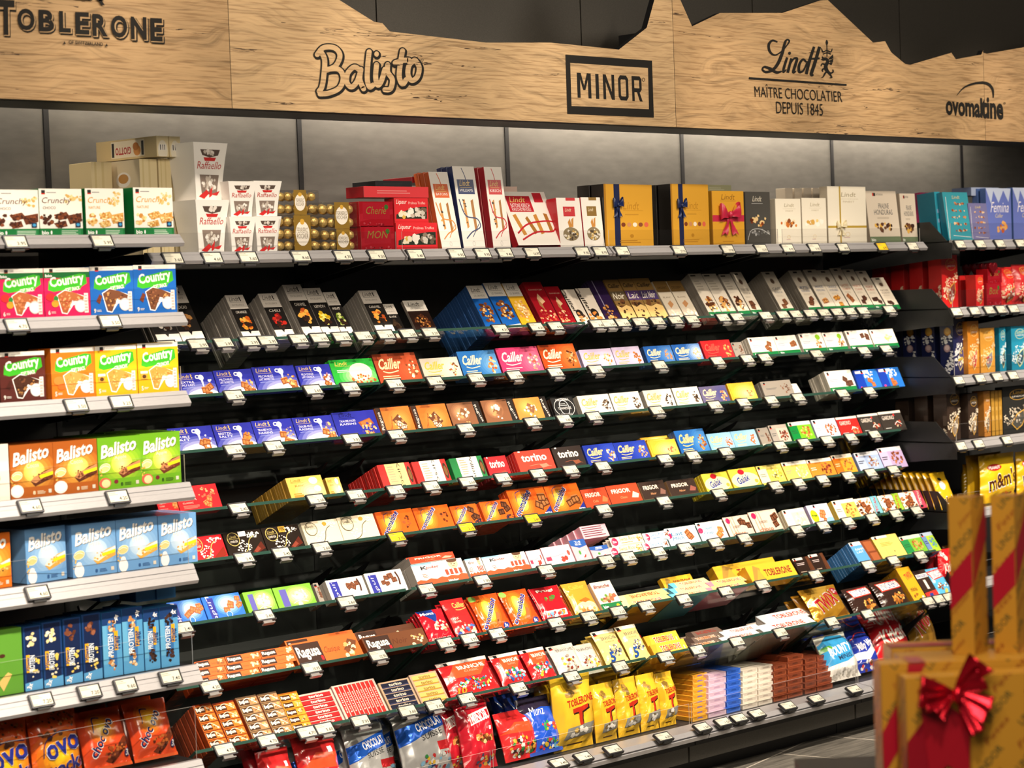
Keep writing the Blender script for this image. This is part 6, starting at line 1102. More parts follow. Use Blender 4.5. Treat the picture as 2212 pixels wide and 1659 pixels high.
LB_('L3', 24, 117, 116, 'bali', BC, 'brown-orange cereal bar box with coconut, left one', n=2)
LB_('L3', 118, 212, 114, 'bali', BC, 'brown-orange cereal bar box with coconut, right one', n=2)
LB_('L3', 214, 305, 112, 'bali', BG, 'green cereal bar box with apple, left one', n=3)
LB_('L3', 306, 392, 111, 'bali', BG, 'green cereal bar box with apple, right one', n=3)
BB = '6a9cd0|8ab4e0|b0d0ee|dceaf8|Milk|e0a850|f4ece0|d9983a,f0c878|E .14 .12 .11 .13 f6f6f4;E .14 .24 .06 .05 e8e8e8;|26508a'
LB_('L4', -66, 27, 118, 'bali', 'e0701c|f09a2c|f4c050|fbe890|Muesli|d9983a|f4ece0|d9983a,4a2a1c,f0c878|E .2 .2 .2 .1 e8c880;|f0e0c0', 'orange cereal bar box at the left photo edge')
LB_('L4', 58, 153, 116, 'bali', BB, 'light blue cereal bar box with milk jug, turned sideways', rz=7, T=.06)
LB_('L4', 158, 253, 113, 'bali', BB, 'light blue cereal bar box with milk jug, second from left', n=2)
LB_('L4', 254, 343, 111, 'bali', BB, 'light blue cereal bar box with milk jug, third from left', n=2)
LB_('L4', 345, 426, 108, 'bali', BB, 'light blue cereal bar box with milk jug, rightmost', n=2)
def LP(bl, br, h, art, args, desc, **k): return RP('L5', bl, br, h, 'box', art, args, k.pop('n', 1), desc, T=k.pop('T', .045), nm='snack_box', cat='snack box', jig=.003, **k)
LP(-58, 52, 142, 'powg', '', 'green protein bar box at the left edge', n=0)
VAN, CHO = 'f0e4b8,e8d49a,f8f0d8', '7a4630,5a3020,9a6046'
LP(55, 93, 138, 'powd', VAN, 'dark blue three-pack of vanilla bars, left one')
LP(96, 138, 140, 'powd', VAN, 'dark blue three-pack of vanilla bars, right one')
LP(141, 180, 140, 'powd', CHO, 'dark blue three-pack of chocolate bars, left one')
LP(182, 223, 142, 'powd', CHO, 'dark blue three-pack of chocolate bars, right one')
LP(225, 266, 138, 'pow', '5a3424,d9a870,c98a50,f0d8b0|-80', 'light blue four-pack with caramel bars, left one')
LP(268, 312, 140, 'pow', '5a3424,d9a870,c98a50,f0d8b0|-80', 'light blue four-pack with caramel bars, right one')
LP(314, 347, 130, 'pow', '2a1c18,4a3028|0', 'light blue four-pack with dark bars, left one')
LP(349, 389, 130, 'pow', '2a1c18,4a3028|0', 'light blue four-pack with dark bars, right one')
for (bl, br, h, up, bk) in ((222, 265, 36, .213, .03), (300, 342, 34, .197, .02), (345, 386, 36, .197, .015)):
    LP(bl-6, br-6, h, 'plain', '245a8c|2f6fa8|2f6fa8', 'plain blue carton end on the four-packs', n=0, T=.14, up=up, back=bk)
def LG(bl, br, h, art, desc, **k): return RP('L6', bl, br, h, 'bag', art, '', k.pop('n', 1), desc, T=k.pop('T', .06), jig=.004, **k)
LG(-42, 84, 166, 'ovor', 'orange pouch with large blue letters, cut by the left edge', lean=-8)
LG(84, 192, 162, 'ovor', 'orange pouch with large blue letters, fully in view', lean=-9)
LG(196, 298, 128, 'chov', 'orange-red pouch with sideways white letters, left one', lean=-20)
LG(302, 395, 126, 'chov', 'orange-red pouch with sideways white letters, right one', lean=-20)
# ---- top shelf
def TS(bl, br, h, art, args, desc, T=.05, form='box', **k):
    return RP('A', bl, br, h, form, art, args, k.pop('n', 0), desc, T=T, nm=k.pop('nm', 'praline_box'), cat=k.pop('cat', 'praline box'), rz=k.pop('rz', 0), **k)
o = TS(309, 347, 208, 'giot', '', 'tall cream wafer box with a coffee cup on its side', T=.19, nm='wafer_box', cat='wafer box', back=.10)
sideart(o, .19, o.dimensions.z, 'R 0 0 1 1 d8c8a8;E .55 .8 .2 .08 e8e2d8;E .55 .81 .14 .05 b8864a;R .1 .5 .3 .56 c02a2a')
TS(350, 377, 208, 'giot', '', 'tall cream wafer box in the middle of three', T=.19, nm='wafer_box', cat='wafer box', back=.10)
TS(380, 414, 206, 'giov', '', 'tall cream wafer box with sideways red word', T=.19, nm='wafer_box', cat='wafer box', back=.10)
_zt = .298
for (bl, br, bk) in ((339, 366, .06), (367, 392, .065)):
    o = TS(bl, br, 44, 'lieg', '', 'cream wafer box lying across the tall ones, %s one' % ('left' if bl < 350 else 'right'), T=.29, up=_zt, back=bk, nm='wafer_box', cat='wafer box', rz=4)
    if bl < 350: sideart(o, .29, o.dimensions.z, 'R 0 0 1 1 cbb78a;R .25 .1 .8 .92 e4dac4;t .32 .25 .58 .62 b0282c GIOTTO 180;R .26 .15 .3 .85 333;R .75 .15 .79 .85 333;E .68 .4 .06 .26 c98a4a;E .66 .6 .05 .2 a86a34')
TS(205, 250, 205, 'giot', '', 'tall cream wafer box set far back behind the crunchy boxes', T=.12, nm='wafer_box', cat='wafer box', back=.22)
def flare(bl, br, h, desc, up=0., back=0., rz=0):
    """carton wider at the top than at its foot"""
    Y, z, al = ROWS['A']; y = Y+back; z += up
    X0, X1 = px2X(bl, y, z), px2X(br, y, z); W = (X1-X0)/.76; H = h/pxm(X0, y, z); T = W*.8; X0 -= W*.12
    f = lambda x, zz: W/2+(x-W/2)*(.74+.26*(zz/H)**1.5); g = lambda yy, zz: T/2+(yy-T/2)*(.74+.26*(zz/H)**1.5)
    q = MB(); N = 8
    for i in range(N):
        a, b = H*i/N, H*(i+1)/N
        for (p, r) in (((0, 0), (W, 0)), ((W, 0), (W, T)), ((W, T), (0, T)), ((0, T), (0, 0))):
            q.face([(f(p[0], a), g(p[1], a), a), (f(r[0], a), g(r[1], a), a), (f(r[0], b), g(r[1], b), b), (f(p[0], b), g(p[1], b), b)], 'f0ece6')
    q.face([(0, 0, H), (W, 0, H), (W, T, H), (0, T, H)], 'e8e2da')
    o = link('praline_box', q.mesh('pack', 'card'), None, (X0, y, z), (0, 0, radians(rz)))
    a = Art(W, H); a.run(ART['raf'][2]); me = a.mesh('print', M['card']); bm = bmesh.new(); bm.from_mesh(me)
    for i in range(1, N): bmesh.ops.bisect_plane(bm, geom=bm.verts[:]+bm.edges[:]+bm.faces[:], plane_co=(0, 0, H*i/N), plane_no=(0, 0, 1))
    for v in bm.verts: zz = min(max(v.co.z, 0), H); v.co.y = v.co.y*2+g(0, zz)-.0006; v.co.x = f(v.co.x, zz)
    bm.to_mesh(me); bm.free(); link('printed_front', me, o)
    THINGS.append([o, 'top shelf', desc, X0, 'praline box', 'flared white praline cartons']); return H
h = flare(436, 496, 116, 'large flared white carton with red ribbon print, lower one', rz=5)
flare(432, 497, 124, 'large flared white carton with red ribbon print, upper one', up=h+.001, back=.01, rz=9)
for nm, b0 in (('left', 505), ('right', 560)):
    h = flare(b0, b0+44, 78, 'small flared white carton, lower %s' % nm)
    flare(b0-2, b0+44, 76, 'small flared white carton, upper %s' % nm, up=h+.001)
_ball = None
def ball_mesh():
    global _ball
    if not _ball:
        bm = bmesh.new(); bmesh.ops.create_icosphere(bm, subdivisions=2, radius=1); r = random.Random(3)
        for v in bm.verts: v.co *= r.uniform(.92, 1.06)
        me = bpy.data.meshes.new('gold_ball'); bm.to_mesh(me); bm.free(); me.materials.append(mat('gold_foil', (.95, .66, .22), .34, .6)); _ball = me
    return _ball
def ferrero(bl, br, h, nx, nz, lab, desc, up=0., back=0.):
    Y, z, al = ROWS['A']; y = Y+back; z += up
    X0, X1 = px2X(bl, y, z), px2X(br, y, z); W = X1-X0-.002; H = h/pxm(X0, y, z); T = .075
    root = link('praline_box', None, None, (X0, y, z)); r = min(W/nx, H/nz)/2*.94
    q = MB(); q.box((0, 0, 0), (W, T, H)); q.build('clear_case', 'wrap', root, bevel=.004, seg=2)
    for i in range(nx):
        for k in range(nz):
            for j in range(2):
                b = link('gold_praline', ball_mesh(), root, (W*(i+.5)/nx, .006+r+j*2*r, H*(k+.5)/nz)); b.scale = (r*.96,)*3
    a = Art(W, H); l, rr = lab
    a.run('R %f 0 %f 1 8a6a1c;E %f .5 %f .34 f4ece0;T %f .52 %f .66 6a5a3a FERRERO;T %f .36 %f .50 6a5a3a ROCHER;E %f .82 .05 .08 d9a83a' % (l, rr, (l+rr)/2, (rr-l)*.42, l+.06, rr-.06, l+.06, rr-.06, (l+rr)/2))
    link('label', a.mesh('label', M['card']), root, (0, -.001, 0))
    THINGS.append([root, 'top shelf', desc, X0, 'praline box', 'clear boxes of gold wrapped pralines']); return H
h = ferrero(604, 700, 80, 5, 3, (.34, .72), 'large clear box of gold wrapped pralines, lower one')
ferrero(606, 692, 54, 5, 2, (.34, .66), 'clear box of gold wrapped pralines on the large one', up=h+.001)
h = ferrero(703, 776, 48, 4, 2, (.34, .74), 'small clear box of gold wrapped pralines, lower one')
ferrero(697, 774, 58, 4, 2, (.34, .76), 'small clear box of gold wrapped pralines, upper one', up=h+.001)
TS(781, 853, 54, 'redb', 'MON', 'glossy red praline box, lower of two', T=.09)
TS(777, 850, 54, 'redb', 'Cherie', 'glossy red praline box, upper of two', T=.09, up=.0795)
TS(857, 946, 60, 'liq', '', 'red liqueur praline box with window, lower of two', T=.05)
TS(853, 926, 56, 'liq', '', 'red liqueur praline box with window, upper of two', T=.05, up=.0885, back=.01)
TS(786, 926, 23, 'plain', 'b01c28|d0323a|e08a8a', 'long flat red box lying on the red boxes', T=.09, up=.176, back=.012)
TS(812, 890, 14, 'plain', '15161c|1c1e26|333', 'flat black box at the back', T=.12, up=.212, back=.06)
TS(955, 997, 166, 'bat', 'd8622c|BATONS|d98a3a', 'tall white box with orange label leaning back', T=.022, lean=-12, n=2, step=.026)
TS(1002, 1049, 178, 'bat', '26386a|WILLIAMS|26386a', 'tall white box with navy label leaning back', T=.024, lean=-9, n=2, step=.028)
TS(1066, 1104, 176, 'bat', 'c83038|KIRSCH|c83038', 'tall white box with red label leaning back', T=.028, lean=-7, n=1, step=.032)
TS(1120, 1216, 116, 'batw', '', 'wide white box with dark red label leaning far back', T=.03, lean=-24)
TS(890, 1010, 12, 'plain', '8a1420|a8202c|c04a4a', 'flat dark red box at the back behind the tall boxes', T=.15, back=.14, up=.235, nm='praline_box')
TS(1080, 1122, 138, 'plain', 'c8bcae|d9cec0|bbb', 'small flat cream box behind the wide white box', T=.08, back=.17, up=0)
TS(1191, 1216, 100, 'bagw', 'b01c28', 'red gusseted white bag, rear one', T=.05, lean=-5, nm='praline_bag', cat='praline bag', back=.05)
TS(1211, 1262, 106, 'bagw', 'c82a34', 'red gusseted white bag, front one', T=.05, lean=-5, nm='praline_bag', cat='praline bag')
TS(1264, 1306, 106, 'bagw', '8a6a2c', 'white praline bag with gold label', T=.05, lean=-5, nm='praline_bag', cat='praline bag')
def bow_mesh(w, h, col, tails=True, tw=.3):
    """ribbon bow w wide and h high about the origin, facing -y"""
    q = MB(); N = 12; S = 5
    for sg in (-1, 1):
        def P(t, s):
            x = sg*w*.5*sin(pi*t)**.8; e = .18+.82*sin(pi*t); lift = h*.22*sin(pi*t)*(1 if sg > 0 else .7)
            return (x, -.10*w*sin(2*pi*t)-.05*w*sin(pi*t)-.02*w+.02*w*sin(s*5+t*7), lift+(s-.5)*h*.52*e+.03*h*sin(9*t+sg))
        for i in range(N):
            for j in range(S):
                q.face([P(i/N, j/S), P((i+1)/N, j/S), P((i+1)/N, (j+1)/S), P(i/N, (j+1)/S)], col)
        if tails:
            def Q(t, s):
                return (sg*(w*.05+w*.24*t)+(s-.5)*w*tw*(.4+.6*t), -.03*w-.02*w*sin(6*t+s*3), -h*.1-h*.52*t+(abs(s-.5)*h*.16 if t > .99 else 0)*-1+(h*.08 if t > .99 else 0))
            for i in range(6):
                for j in range(4):
                    q.face([Q(i/6, j/4), Q((i+1)/6, j/4), Q((i+1)/6, (j+1)/4), Q(i/6, (j+1)/4)], col)
    n = 8
    for i in range(n):
        for k in range(4):
            a = lambda u, v: (w*.09*sin(pi*v)*cos(2*pi*u), -.06*w+w*.09*sin(pi*v)*sin(2*pi*u), h*.12*cos(pi*v)+h*.05)
            q.face([a(i/n, k/4), a((i+1)/n, k/4), a((i+1)/n, (k+1)/4), a(i/n, (k+1)/4)], col)
    return q
M['satin'] = mat('satin_ribbon', rough=.28, attr=True, coat=.3)
M['metal_ribbon'] = mat('metallic_ribbon', rough=.24, attr=True, metal=.75)
def bow(o, w, h, col, x, z, m='satin', tails=True):
    b = bow_mesh(w, h, col, tails).build('bow', m, o, (x, -.004, z), smooth=True, weld=True); return b
o = TS(1308, 1416, 136, 'gold', '', 'large gold gift box with navy ribbon, left one', T=.06, n=1, step=.07, rz=2); bow(o, .055, .07, '1c2a58', o.dimensions.x*.26, o.dimensions.z*.66)
o = TS(1452, 1537, 134, 'gold', '', 'large gold gift box with navy ribbon, right one', T=.06, n=1, step=.07, rz=2); bow(o, .055, .07, '1c2a58', o.dimensions.x*.26, o.dimensions.z*.64)
o = TS(1541, 1609, 118, 'goldr', '', 'gold gift box with a large red bow', T=.05); bow(o, .115, .12, 'c82a4a', o.dimensions.x*.5, o.dimensions.z*.54)
TS(1613, 1666, 116, 'clr', '', 'smoky clear praline box beside the red bow', T=.04, n=1, step=.05)
TS(1520, 1580, 17, 'plain', '6a6a5c|b8b890|e0e0c0', 'flat patterned box lying on top behind the gold boxes', T=.09, up=.21, back=.10)
TS(1460, 1522, 16, 'plain', '1a1a1c|2a2a2e|333', 'flat black box lying on top behind the gold boxes', T=.12, up=.212, back=.09)
TS(1677, 1732, 100, 'crm', 'N .5 .46 .36 .08 14 d98a3a,8a4a20,c9702a,f0d8b0 .06', 'cream box with brown pralines', T=.04, n=1, step=.05)
TS(1734, 1787, 100, 'crm', 'N .5 .46 .36 .08 12 f0d080,d9a850,fbf6ea,c8c0b0 .06', 'cream box with golden pralines', T=.04, n=1, step=.05)
for k in range(5): TS(1700+20*k, 1716+20*k, 124, 'plain', 'b8ac9a|cfc4b4|ddd', 'narrow cream box standing behind the praline boxes', T=.05, back=.11)
o = TS(1790, 1873, 124, 'crm', 'R .30 0 .34 1 b89a40;R 0 .28 1 .32 b89a40', 'white gift box with thin gold ribbon', T=.04); bow(o, .06, .06, 'e8dcb8', o.dimensions.x*.32, o.dimensions.z*.30)
TS(1881, 1947, 112, 'hond', '', 'leaning beige box with dark truffles, left one', T=.025, lean=-6, n=2, step=.03)
TS(1950, 1983, 106, 'hond', '', 'beige box with dark truffles and green foot, right one', T=.025, lean=-3)
# ---- right bay
def TR(row, bl, br, h, art, args, desc, T=.05, **k): return RP(row, bl, br, h, k.pop('form', 'box'), art, args, k.pop('n', 0), desc, T=T, nm=k.pop('nm', 'praline_box'), cat=k.pop('cat', 'praline box'), rz=k.pop('rz', 0), **k)
for k in range(2): TR('T0', 1996+15*k, 2009+15*k, 104, 'plain', 'a01c5c|b8286a|d86a9a', 'thin magenta box standing behind the black end stop, %s one' % ['left', 'right'][k], T=.09, lean=-5, back=.12)
TR('T0', 2028, 2040, 104, 'plain', '1a7a94|2a94ac|8ac', 'thin teal box standing behind the clear wrapped one', T=.09, lean=-5, back=.04)
TR('T0', 2050, 2104, 104, 'tin', '1a7a94|3a9aac', 'teal film-wrapped praline box', T=.03, lean=-8, n=1, step=.035)
TR('T0', 2100, 2140, 80, 'tin', '6a6a9a|7a78a8', 'small violet film-wrapped praline box', T=.02, lean=-6)
TR('T0', 2132, 2186, 114, 'fem', '', 'blue-violet box with white script, left one', T=.03, back=.03, n=1, step=.04)
TR('T0', 2190, 2244, 114, 'fem', '', 'blue-violet box with white script, right one', T=.03, back=.03, n=1, step=.04)
TR('T0', 2098, 2158, 18, 'plain', '6a7aa0|a8b4d0|ccd', 'flat grey-blue box lying on the violet boxes', T=.1, up=.20, back=.08)
RL = 'd02424|f4dcc0,f0c8a0|e0a848|8a4a40|e8d0c8,d04040,8a2020,c8c0b8'
o = TR('T1', 2036, 2073, 114, 'lin', RL, 'tall red carton with leaf swirl and window', T=.066, n=3, step=.098, rz=3, word='carton', back=.07)
LEAF = 'N .72 .2 .26 .12 46 {0} .018;N .86 .36 .12 .08 18 {0} .016;N .5 .1 .3 .08 20 {0} .016'
sidekids(o, .066, LEAF.format('f4dcc0,f0c8a0'))
TR('T1', 2109, 2127, 68, 'lin', RL, 'small red carton with leaf swirl', T=.05, n=1, step=.08, rz=3, word='carton')
TR('T1', 2132, 2164, 50, 'redb', 'Box', 'low red box with clear window, lower one', T=.06)
TR('T1', 2134, 2164, 30, 'redb', 'Box', 'low red box with clear window, upper one', T=.06, up=.10)
TR('T1', 2168, 2196, 82, 'lin', RL, 'red pouch with leaf swirl', T=.05, form='bag', nm='praline_bag', cat='praline bag')
TR('T1', 2198, 2240, 86, 'lin', 'b02428|f4dcc0,f0c8a0|e0a848|8a4a40|e8d0c8,d04040,8a2020', 'clear red praline bag at the right edge', T=.06, form='bag', nm='praline_bag', cat='praline bag')
q = MB(); hp = []
for i in range(28):
    t = 2*pi*i/28; hp.append((.032*sin(t)**3, .026*cos(t)-.010*cos(2*t)-.004*cos(3*t)-.002*cos(4*t)))
q.prism(hp[::-1] if False else [hp[-i] for i in range(len(hp))], 0, .016, '8a1220')
hm = q.mesh('heart', 'foil', weld=True, bevel=.003, seg=2)
for k in range(4):
    y = 5.38+.055*k; v = at(2146-18*k, 562, y)
    o = link('heart_box', hm, None, (v.x, y, ZT[1]+.165)); THINGS.append([o, 'second right shelf', 'dark red heart-shaped tin', v.x, 'praline box', 'heart tins'])
o = TR('T2', 2061, 2089, 120, 'lin', '1c2350|f0f0ee,d8d8e0|c8b46a|4a4a80|e8e0c0,c8b040,8a7ac0', 'tall navy carton with leaf swirl', T=.066, n=3, step=.096, rz=3, word='carton', back=.02)
sidekids(o, .066, LEAF.format('f0f0ee,d8d8e0')+';E .6 .78 .26 .075 d99a2c;E .6 .79 .18 .05 f0c050;E .55 .48 .24 .07 a88a90;E .55 .49 .16 .045 d0b8b8;N .35 .62 .2 .08 20 f0f0ee .02;N .8 .66 .14 .06 14 f0f0ee .018;N .7 .94 .2 .05 16 f0f0ee .018')
TR('T2', 2092, 2116, 114, 'lin', 'd98a2c|f4dcb0,f0c890|f0d080|c06a5a|c03a3a,e8c8a0', 'tall gold-orange carton with leaf swirl', T=.06)
TR('T2', 2119, 2150, 96, 'lin', 'd99a3c|f4dcb0,f0c890|f0d080|8a8a90|c03a3a,e8c8a0', 'gold carton with red and black balls', T=.06)
TR('T2', 2160, 2174, 94, 'lin', '1f86a8|d8e8ee,b8d8e4|d8e0a0|2a5a70|3a2a20,c8d0d4', 'teal carton with leaf swirl, left one', T=.06)
TR('T2', 2186, 2218, 94, 'lin', '1f86a8|d8e8ee,b8d8e4|d8e0a0|2a5a70|3a2a20,c8d0d4', 'teal carton with leaf swirl, right one', T=.06)
DKL = '3a2c24|e8dcc8,d8c8b0|d8a848|8a7a6a|c8c0b4,6a5a4a,e8e0d4'
o = TR('T3', 2047, 2078, 106, 'lin', DKL, 'tall dark brown carton with gold ring emblem', T=.066, n=2, step=.098, rz=3, word='carton', back=.02)
sidekids(o, .066, 'N .8 .12 .18 .12 40 e8dcc8,d8c8b0 .018;R .7 .3 1 .5 5a4c42')
TR('T3', 2093, 2114, 96, 'lin', DKL, 'narrow dark brown carton', T=.06, n=1, step=.09, word='carton')
TR('T3', 2127, 2141, 98, 'lin', 'b87a34|e8dcc8,d8c8b0|d8a848|8a7a6a|c8c0b4,6a5a4a', 'narrow bronze carton', T=.06)
for k in range(3): TR('T3', 2143+8*k, 2150+8*k, 96, 'plain', '8a6420|b88a34|c9a050', 'thin gold slab box, %s of three' % ['left', 'middle', 'right'][k], T=.07)
TR('T3', 2168, 2224, 100, 'lin', '2a2a28|e8dcc8,d8c8b0|d8a848|4a4a46|c8c0b4,6a5a4a', 'wide black film-wrapped box with gold ring emblem', T=.04)
TR('T4', 2040, 2072, 78, 'mms', '', 'yellow flat pouch at the front of the slanted stack', T=.03, form='bag', n=12, step=.034, lean=-22, nm='snack_bag', cat='snack bag', word='pouch')
TR('T4', 2128, 2204, 104, 'mm', '', 'big yellow pouch with brown letters, upright', T=.06, form='bag', nm='snack_bag', cat='snack bag', n=1)
TR('T4', 2092, 2124, 84, 'mm', '', 'yellow pouch in shade, middle', T=.05, form='bag', nm='snack_bag', cat='snack bag', back=.10)
TR('T4', 2206, 2250, 100, 'mm', '', 'yellow pouch at the right photo edge', T=.05, form='bag', nm='snack_bag', cat='snack bag')
TR('T5', 2036, 2068, 70, 'kitk', '', 'red pouch beside the striped end pack', T=.05, form='bag', nm='snack_bag', cat='snack bag', n=1)
TR('T5', 2070, 2110, 70, 'twxd', '', 'dark gold pouch hidden by the gift boxes', T=.05, form='bag', nm='snack_bag', cat='snack bag', n=1)
# ---- base deck
def BD(bl, br, h, art, args, desc, T=.06, **k): return RP('B', bl, br, h, k.pop('form', 'bag'), art, args, k.pop('n', 0), desc, T=T, nm=k.pop('nm', 'snack_bag'), cat=k.pop('cat', 'snack bag'), **k)
BD(590, 660, 150, 'redp', '', 'red pouch at the bottom edge, left one', lean=-14, n=1, step=.07)
BD(672, 762, 158, 'redp', '', 'red pouch at the bottom edge, right one', lean=-16)
BD(640, 700, 130, 'swis', '', 'silver and blue pouch far back in the shade, left one', lean=-8, back=.09)
BD(720, 800, 128, 'swis', '', 'silver and blue pouch far back in the shade, middle one', lean=-8, back=.09)
BD(800, 870, 128, 'swis', '', 'silver and blue pouch far back in the shade, right one', lean=-8, back=.09)
BD(780, 868, 150, 'swis', '', 'silver and blue pouch partly below the photo edge', lean=-16, n=1)
BD(893, 1000, 158, 'swis', '', 'large silver and blue pouch beside the dark red pouch', lean=-18, T=.08)
BD(975, 1022, 148, 'minor', '', 'dark red pouch with framed capitals, rear one', lean=-12, back=.05)
BD(1018, 1090, 156, 'minor', '', 'dark red pouch with framed capitals, front one', lean=-12, T=.07)
BD(1104, 1178, 104, 'redp', '', 'small red pouch of wrapped sweets', lean=-20)
BD(1156, 1228, 122, 'munb', '', 'blue pouch with bright sweets, front one', lean=-20, n=2, step=.06)
BD(1212, 1297, 158, 'tobb', '', 'big yellow gusseted pouch with red T, largest', T=.075, lean=-2, n=1, step=.08)
BD(1300, 1346, 124, 'tobb', '', 'yellow pouch with red T, second from left', T=.06, lean=-6, n=1, step=.07)
BD(1349, 1396, 124, 'tobb', '', 'yellow pouch with red T, third from left', T=.06, lean=-6, n=1, step=.07)
BD(1398, 1437, 122, 'tobb', '', 'yellow pouch with red T, fourth from left', T=.06, lean=-6, n=1, step=.07)
BD(1438, 1474, 116, 'tobb', '', 'yellow pouch with red T, rightmost', T=.06, lean=-6, n=1, step=.07)
for (bl, br, n, hp, c, c2, c3, nm) in ((1496, 1528, 9, 10.8, 'd89a2c', 'e8b850', '7a6ab0', 'gold'), (1530, 1568, 7, 13, 'cdb0c4', 'dcc4d4', 'b898b4', 'lilac'), (1570, 1600, 7, 13, '2a5cc0', '4a7ad8', '1f4aa0', 'blue'),
        (1604, 1636, 7, 12, 'd8cfc0', 'e8e0d4', 'b8aca0', 'white'), (1638, 1669, 7, 12, 'd4cabc', 'e4dcd0', 'b4a89c', 'cream'), (1671, 1699, 6, 12.6, '7a3a22', '9a5232', '5a2814', 'brown'), (1701, 1735, 7, 12.6, '7a3820', '9a5030', '5a2814', 'red-brown'), (1739, 1763, 6, 12.6, '743620', '944c30', '5a2814', 'dark brown'), (1765, 1798, 6, 12.6, '7c3a24', '9c5234', '5a2814', 'rightmost brown')):
    for k in range(n):
        hm_ = hp*7.45/4800
        BD(bl, br, hp, 'log', '%s|%s|%s' % (c, c2, c3), '%s bar end in the bar stack, layer %d from bottom' % (nm, k+1), form='box', T=.20, H=hm_-.0004, up=round(.0105*0+rnd3(hm_-.0004)*k+.0003*k, 5), back=.012+.011*k, nm='stacked_bar', cat='chocolate bar', jig=0, rz=RND.uniform(-1.5, 1.5))
BD(1806, 1873, 96, 'boun', '', 'white and blue coconut pouch slumped over the rail', T=.07, lean=-26)
BD(1866, 1912, 90, 'milk', '', 'dark blue pouch with white wave', T=.06, lean=-26, back=.04)
BD(1912, 1985, 112, 'kitk', '', 'bright red pouch with white letters near the gift boxes', T=.06, lean=-26, back=.10)
BD(1985, 2040, 112, 'twxd', '', 'dark gold pouch near the gift boxes', T=.06, lean=-26, back=.16)
BD(1670, 1730, 84, 'boun', '', 'white and blue pouch in the shade behind the brown bars', T=.05, lean=-6, back=.22)
BD(1740, 1800, 80, 'milk', '', 'dark blue pouch in the shade behind the brown bars', T=.06, lean=-6, back=.22)
BD(1600, 1664, 84, 'milk', '', 'dark pouch in deep shade behind the white bars', T=.06, lean=-6, back=.22)
# ------------------------------------------------------------------ price labels clipped to the shelf fronts
TAGS = []
_tg = {}
def tag_meshes():
    if _tg: return _tg
    w, h, t = .074, .043, .010
    q = MB(); q.box((-w/2, 0, -h/2), (w/2, t, h/2)); _tg['frame'] = q.mesh('frame', 'plastic', bevel=.0025, seg=2)
    q = MB()
    for a, b in (((-w/2+.001, -.0012, h/2-.0035), (w/2-.001, .0004, h/2-.001)), ((-w/2+.001, -.0012, -h/2+.001), (w/2-.001, .0004, -h/2+.003)), ((-w/2+.001, -.0012, -h/2+.001), (-w/2+.0035, .0004, h/2-.001))): q.box(a, b)
    _tg['rim'] = q.mesh('rim', 'alu_dark')
    q = MB(); q.box((-w/2+.005, -.0009, -h/2+.0055), (w/2-.007, .001, h/2-.0055)); _tg['display'] = q.mesh('display', 'screen'); 
    q = MB(); q.box((-w/2+.005, -.0009, -h/2+.0055), (w/2-.007, .001, h/2-.0055)); _tg['display_y'] = q.mesh('display', 'screen_yellow')
    q = MB(); q.box((-.017, .001, -h/2-.011), (.017, .006, -h/2+.004)); q.box((-.022, -.004, -h/2-.012), (.022, .010, -h/2-.008)); _tg['clip'] = q.mesh('clip', 'clip')
    q = MB(); q.box((-.020, .003, -h/2-.006), (.020, .010, -h/2+.003)); _tg['foot'] = q.mesh('clip', 'plastic')
    return _tg
_pr = {}
def price_mesh(p):
    if p not in _pr:
        a = Art(.062, .032); 
        a.text(.52, .12, .95, .46, '1c1a18', p, 0, .012); a.text(.02, .80, .40, .92, '55514a', 'Chocolat', 0, 0); a.rect(.02, .66, .52, .70, '8a867c'); a.rect(.02, .10, .22, .14, '8a867c')
        me = a.mesh('price', M['ink']); me.materials.clear(); me.materials.append(M['paper']); _pr[p] = me
    return _pr[p]
def price_tag(row, px, p='', tilt=-38, dy=-.012, dz=-.006, clip=True, yellow=False):
    g = tag_meshes()
    if row[0] == 'R': Y, z, al = ROWS[row]; y0, z0 = Y, z
    else: y0, z0 = {'A': (YR-.012, ZR0), 'L': (YL-.012, 0), 'T': (YT-.008, 0), 'B': (YD-.02, ZD+.012)}[row[0]]; z0 = z0 or (ZL if row[0] == 'L' else ZT)[int(row[1:])]
    y, z = y0+dy, z0+dz; X = px2X(px, y, z)
    o = link('price_label', g['frame'], None, (X, y, z), (radians(tilt), 0, radians(RND.uniform(-1.5, 1.5))))
    link('rim', g['rim'], o); link('display', g['display_y' if yellow else 'display'], o); link('clip', g['clip' if clip else 'foot'], o)
    if p: t = link('price_text', price_mesh(p), o, (-.032, -.0009, -.0160))
    TAGS.append((o, row, X, yellow))
def tags(row, s, **k):
    for w in s.split():
        a, _, p = w.partition(':'); ye = p.endswith('y'); price_tag(row, float(a), p.rstrip('y') or '2.95', yellow=ye, **k)
G = dict(tilt=-40, dy=-.014, dz=-.010)
tags('R1', '363 429:2.95 484:2.95 540:2.95 579:2.95 646:2.95 691:2.95 739:2.95 786:2.95 834:2.95 883:2.60 931:3.20 1082:4.30 1160:4.30 1201:4.50 1291:3.60 1316:3.60 1346:3.60 1383:3.60 1421:3.60 1460:3.60 1496:3.40 1563:2.90 1593:2.90 1655:3.20 1692:3.20 1720:3.20 1751:3.20 1781:3.40 1809:3.40 1837:3.40 1865:3.40 1922:3.40', **G)
tags('R2', '507:2.60 677:2.60 758:2.60 854:3.60 941:3.80 1030:3.80 1113:3.80 1201:3.80 1289:2.90 1426:3.20 1551:2.95 1615:2.30 1653:2.30 1765:2.40 1867:2.40 1915:2.40', **G)
tags('R3', '507:2.60 593:2.60 761:3.95 858:2.60 1007:2.60 1151:2.60 1220:3.80 1284:3.20 1420:3.20 1545:3.20 1607:2.90 1667:1.95 1726:1.95 1821:2.20 1879:1.60', **G)
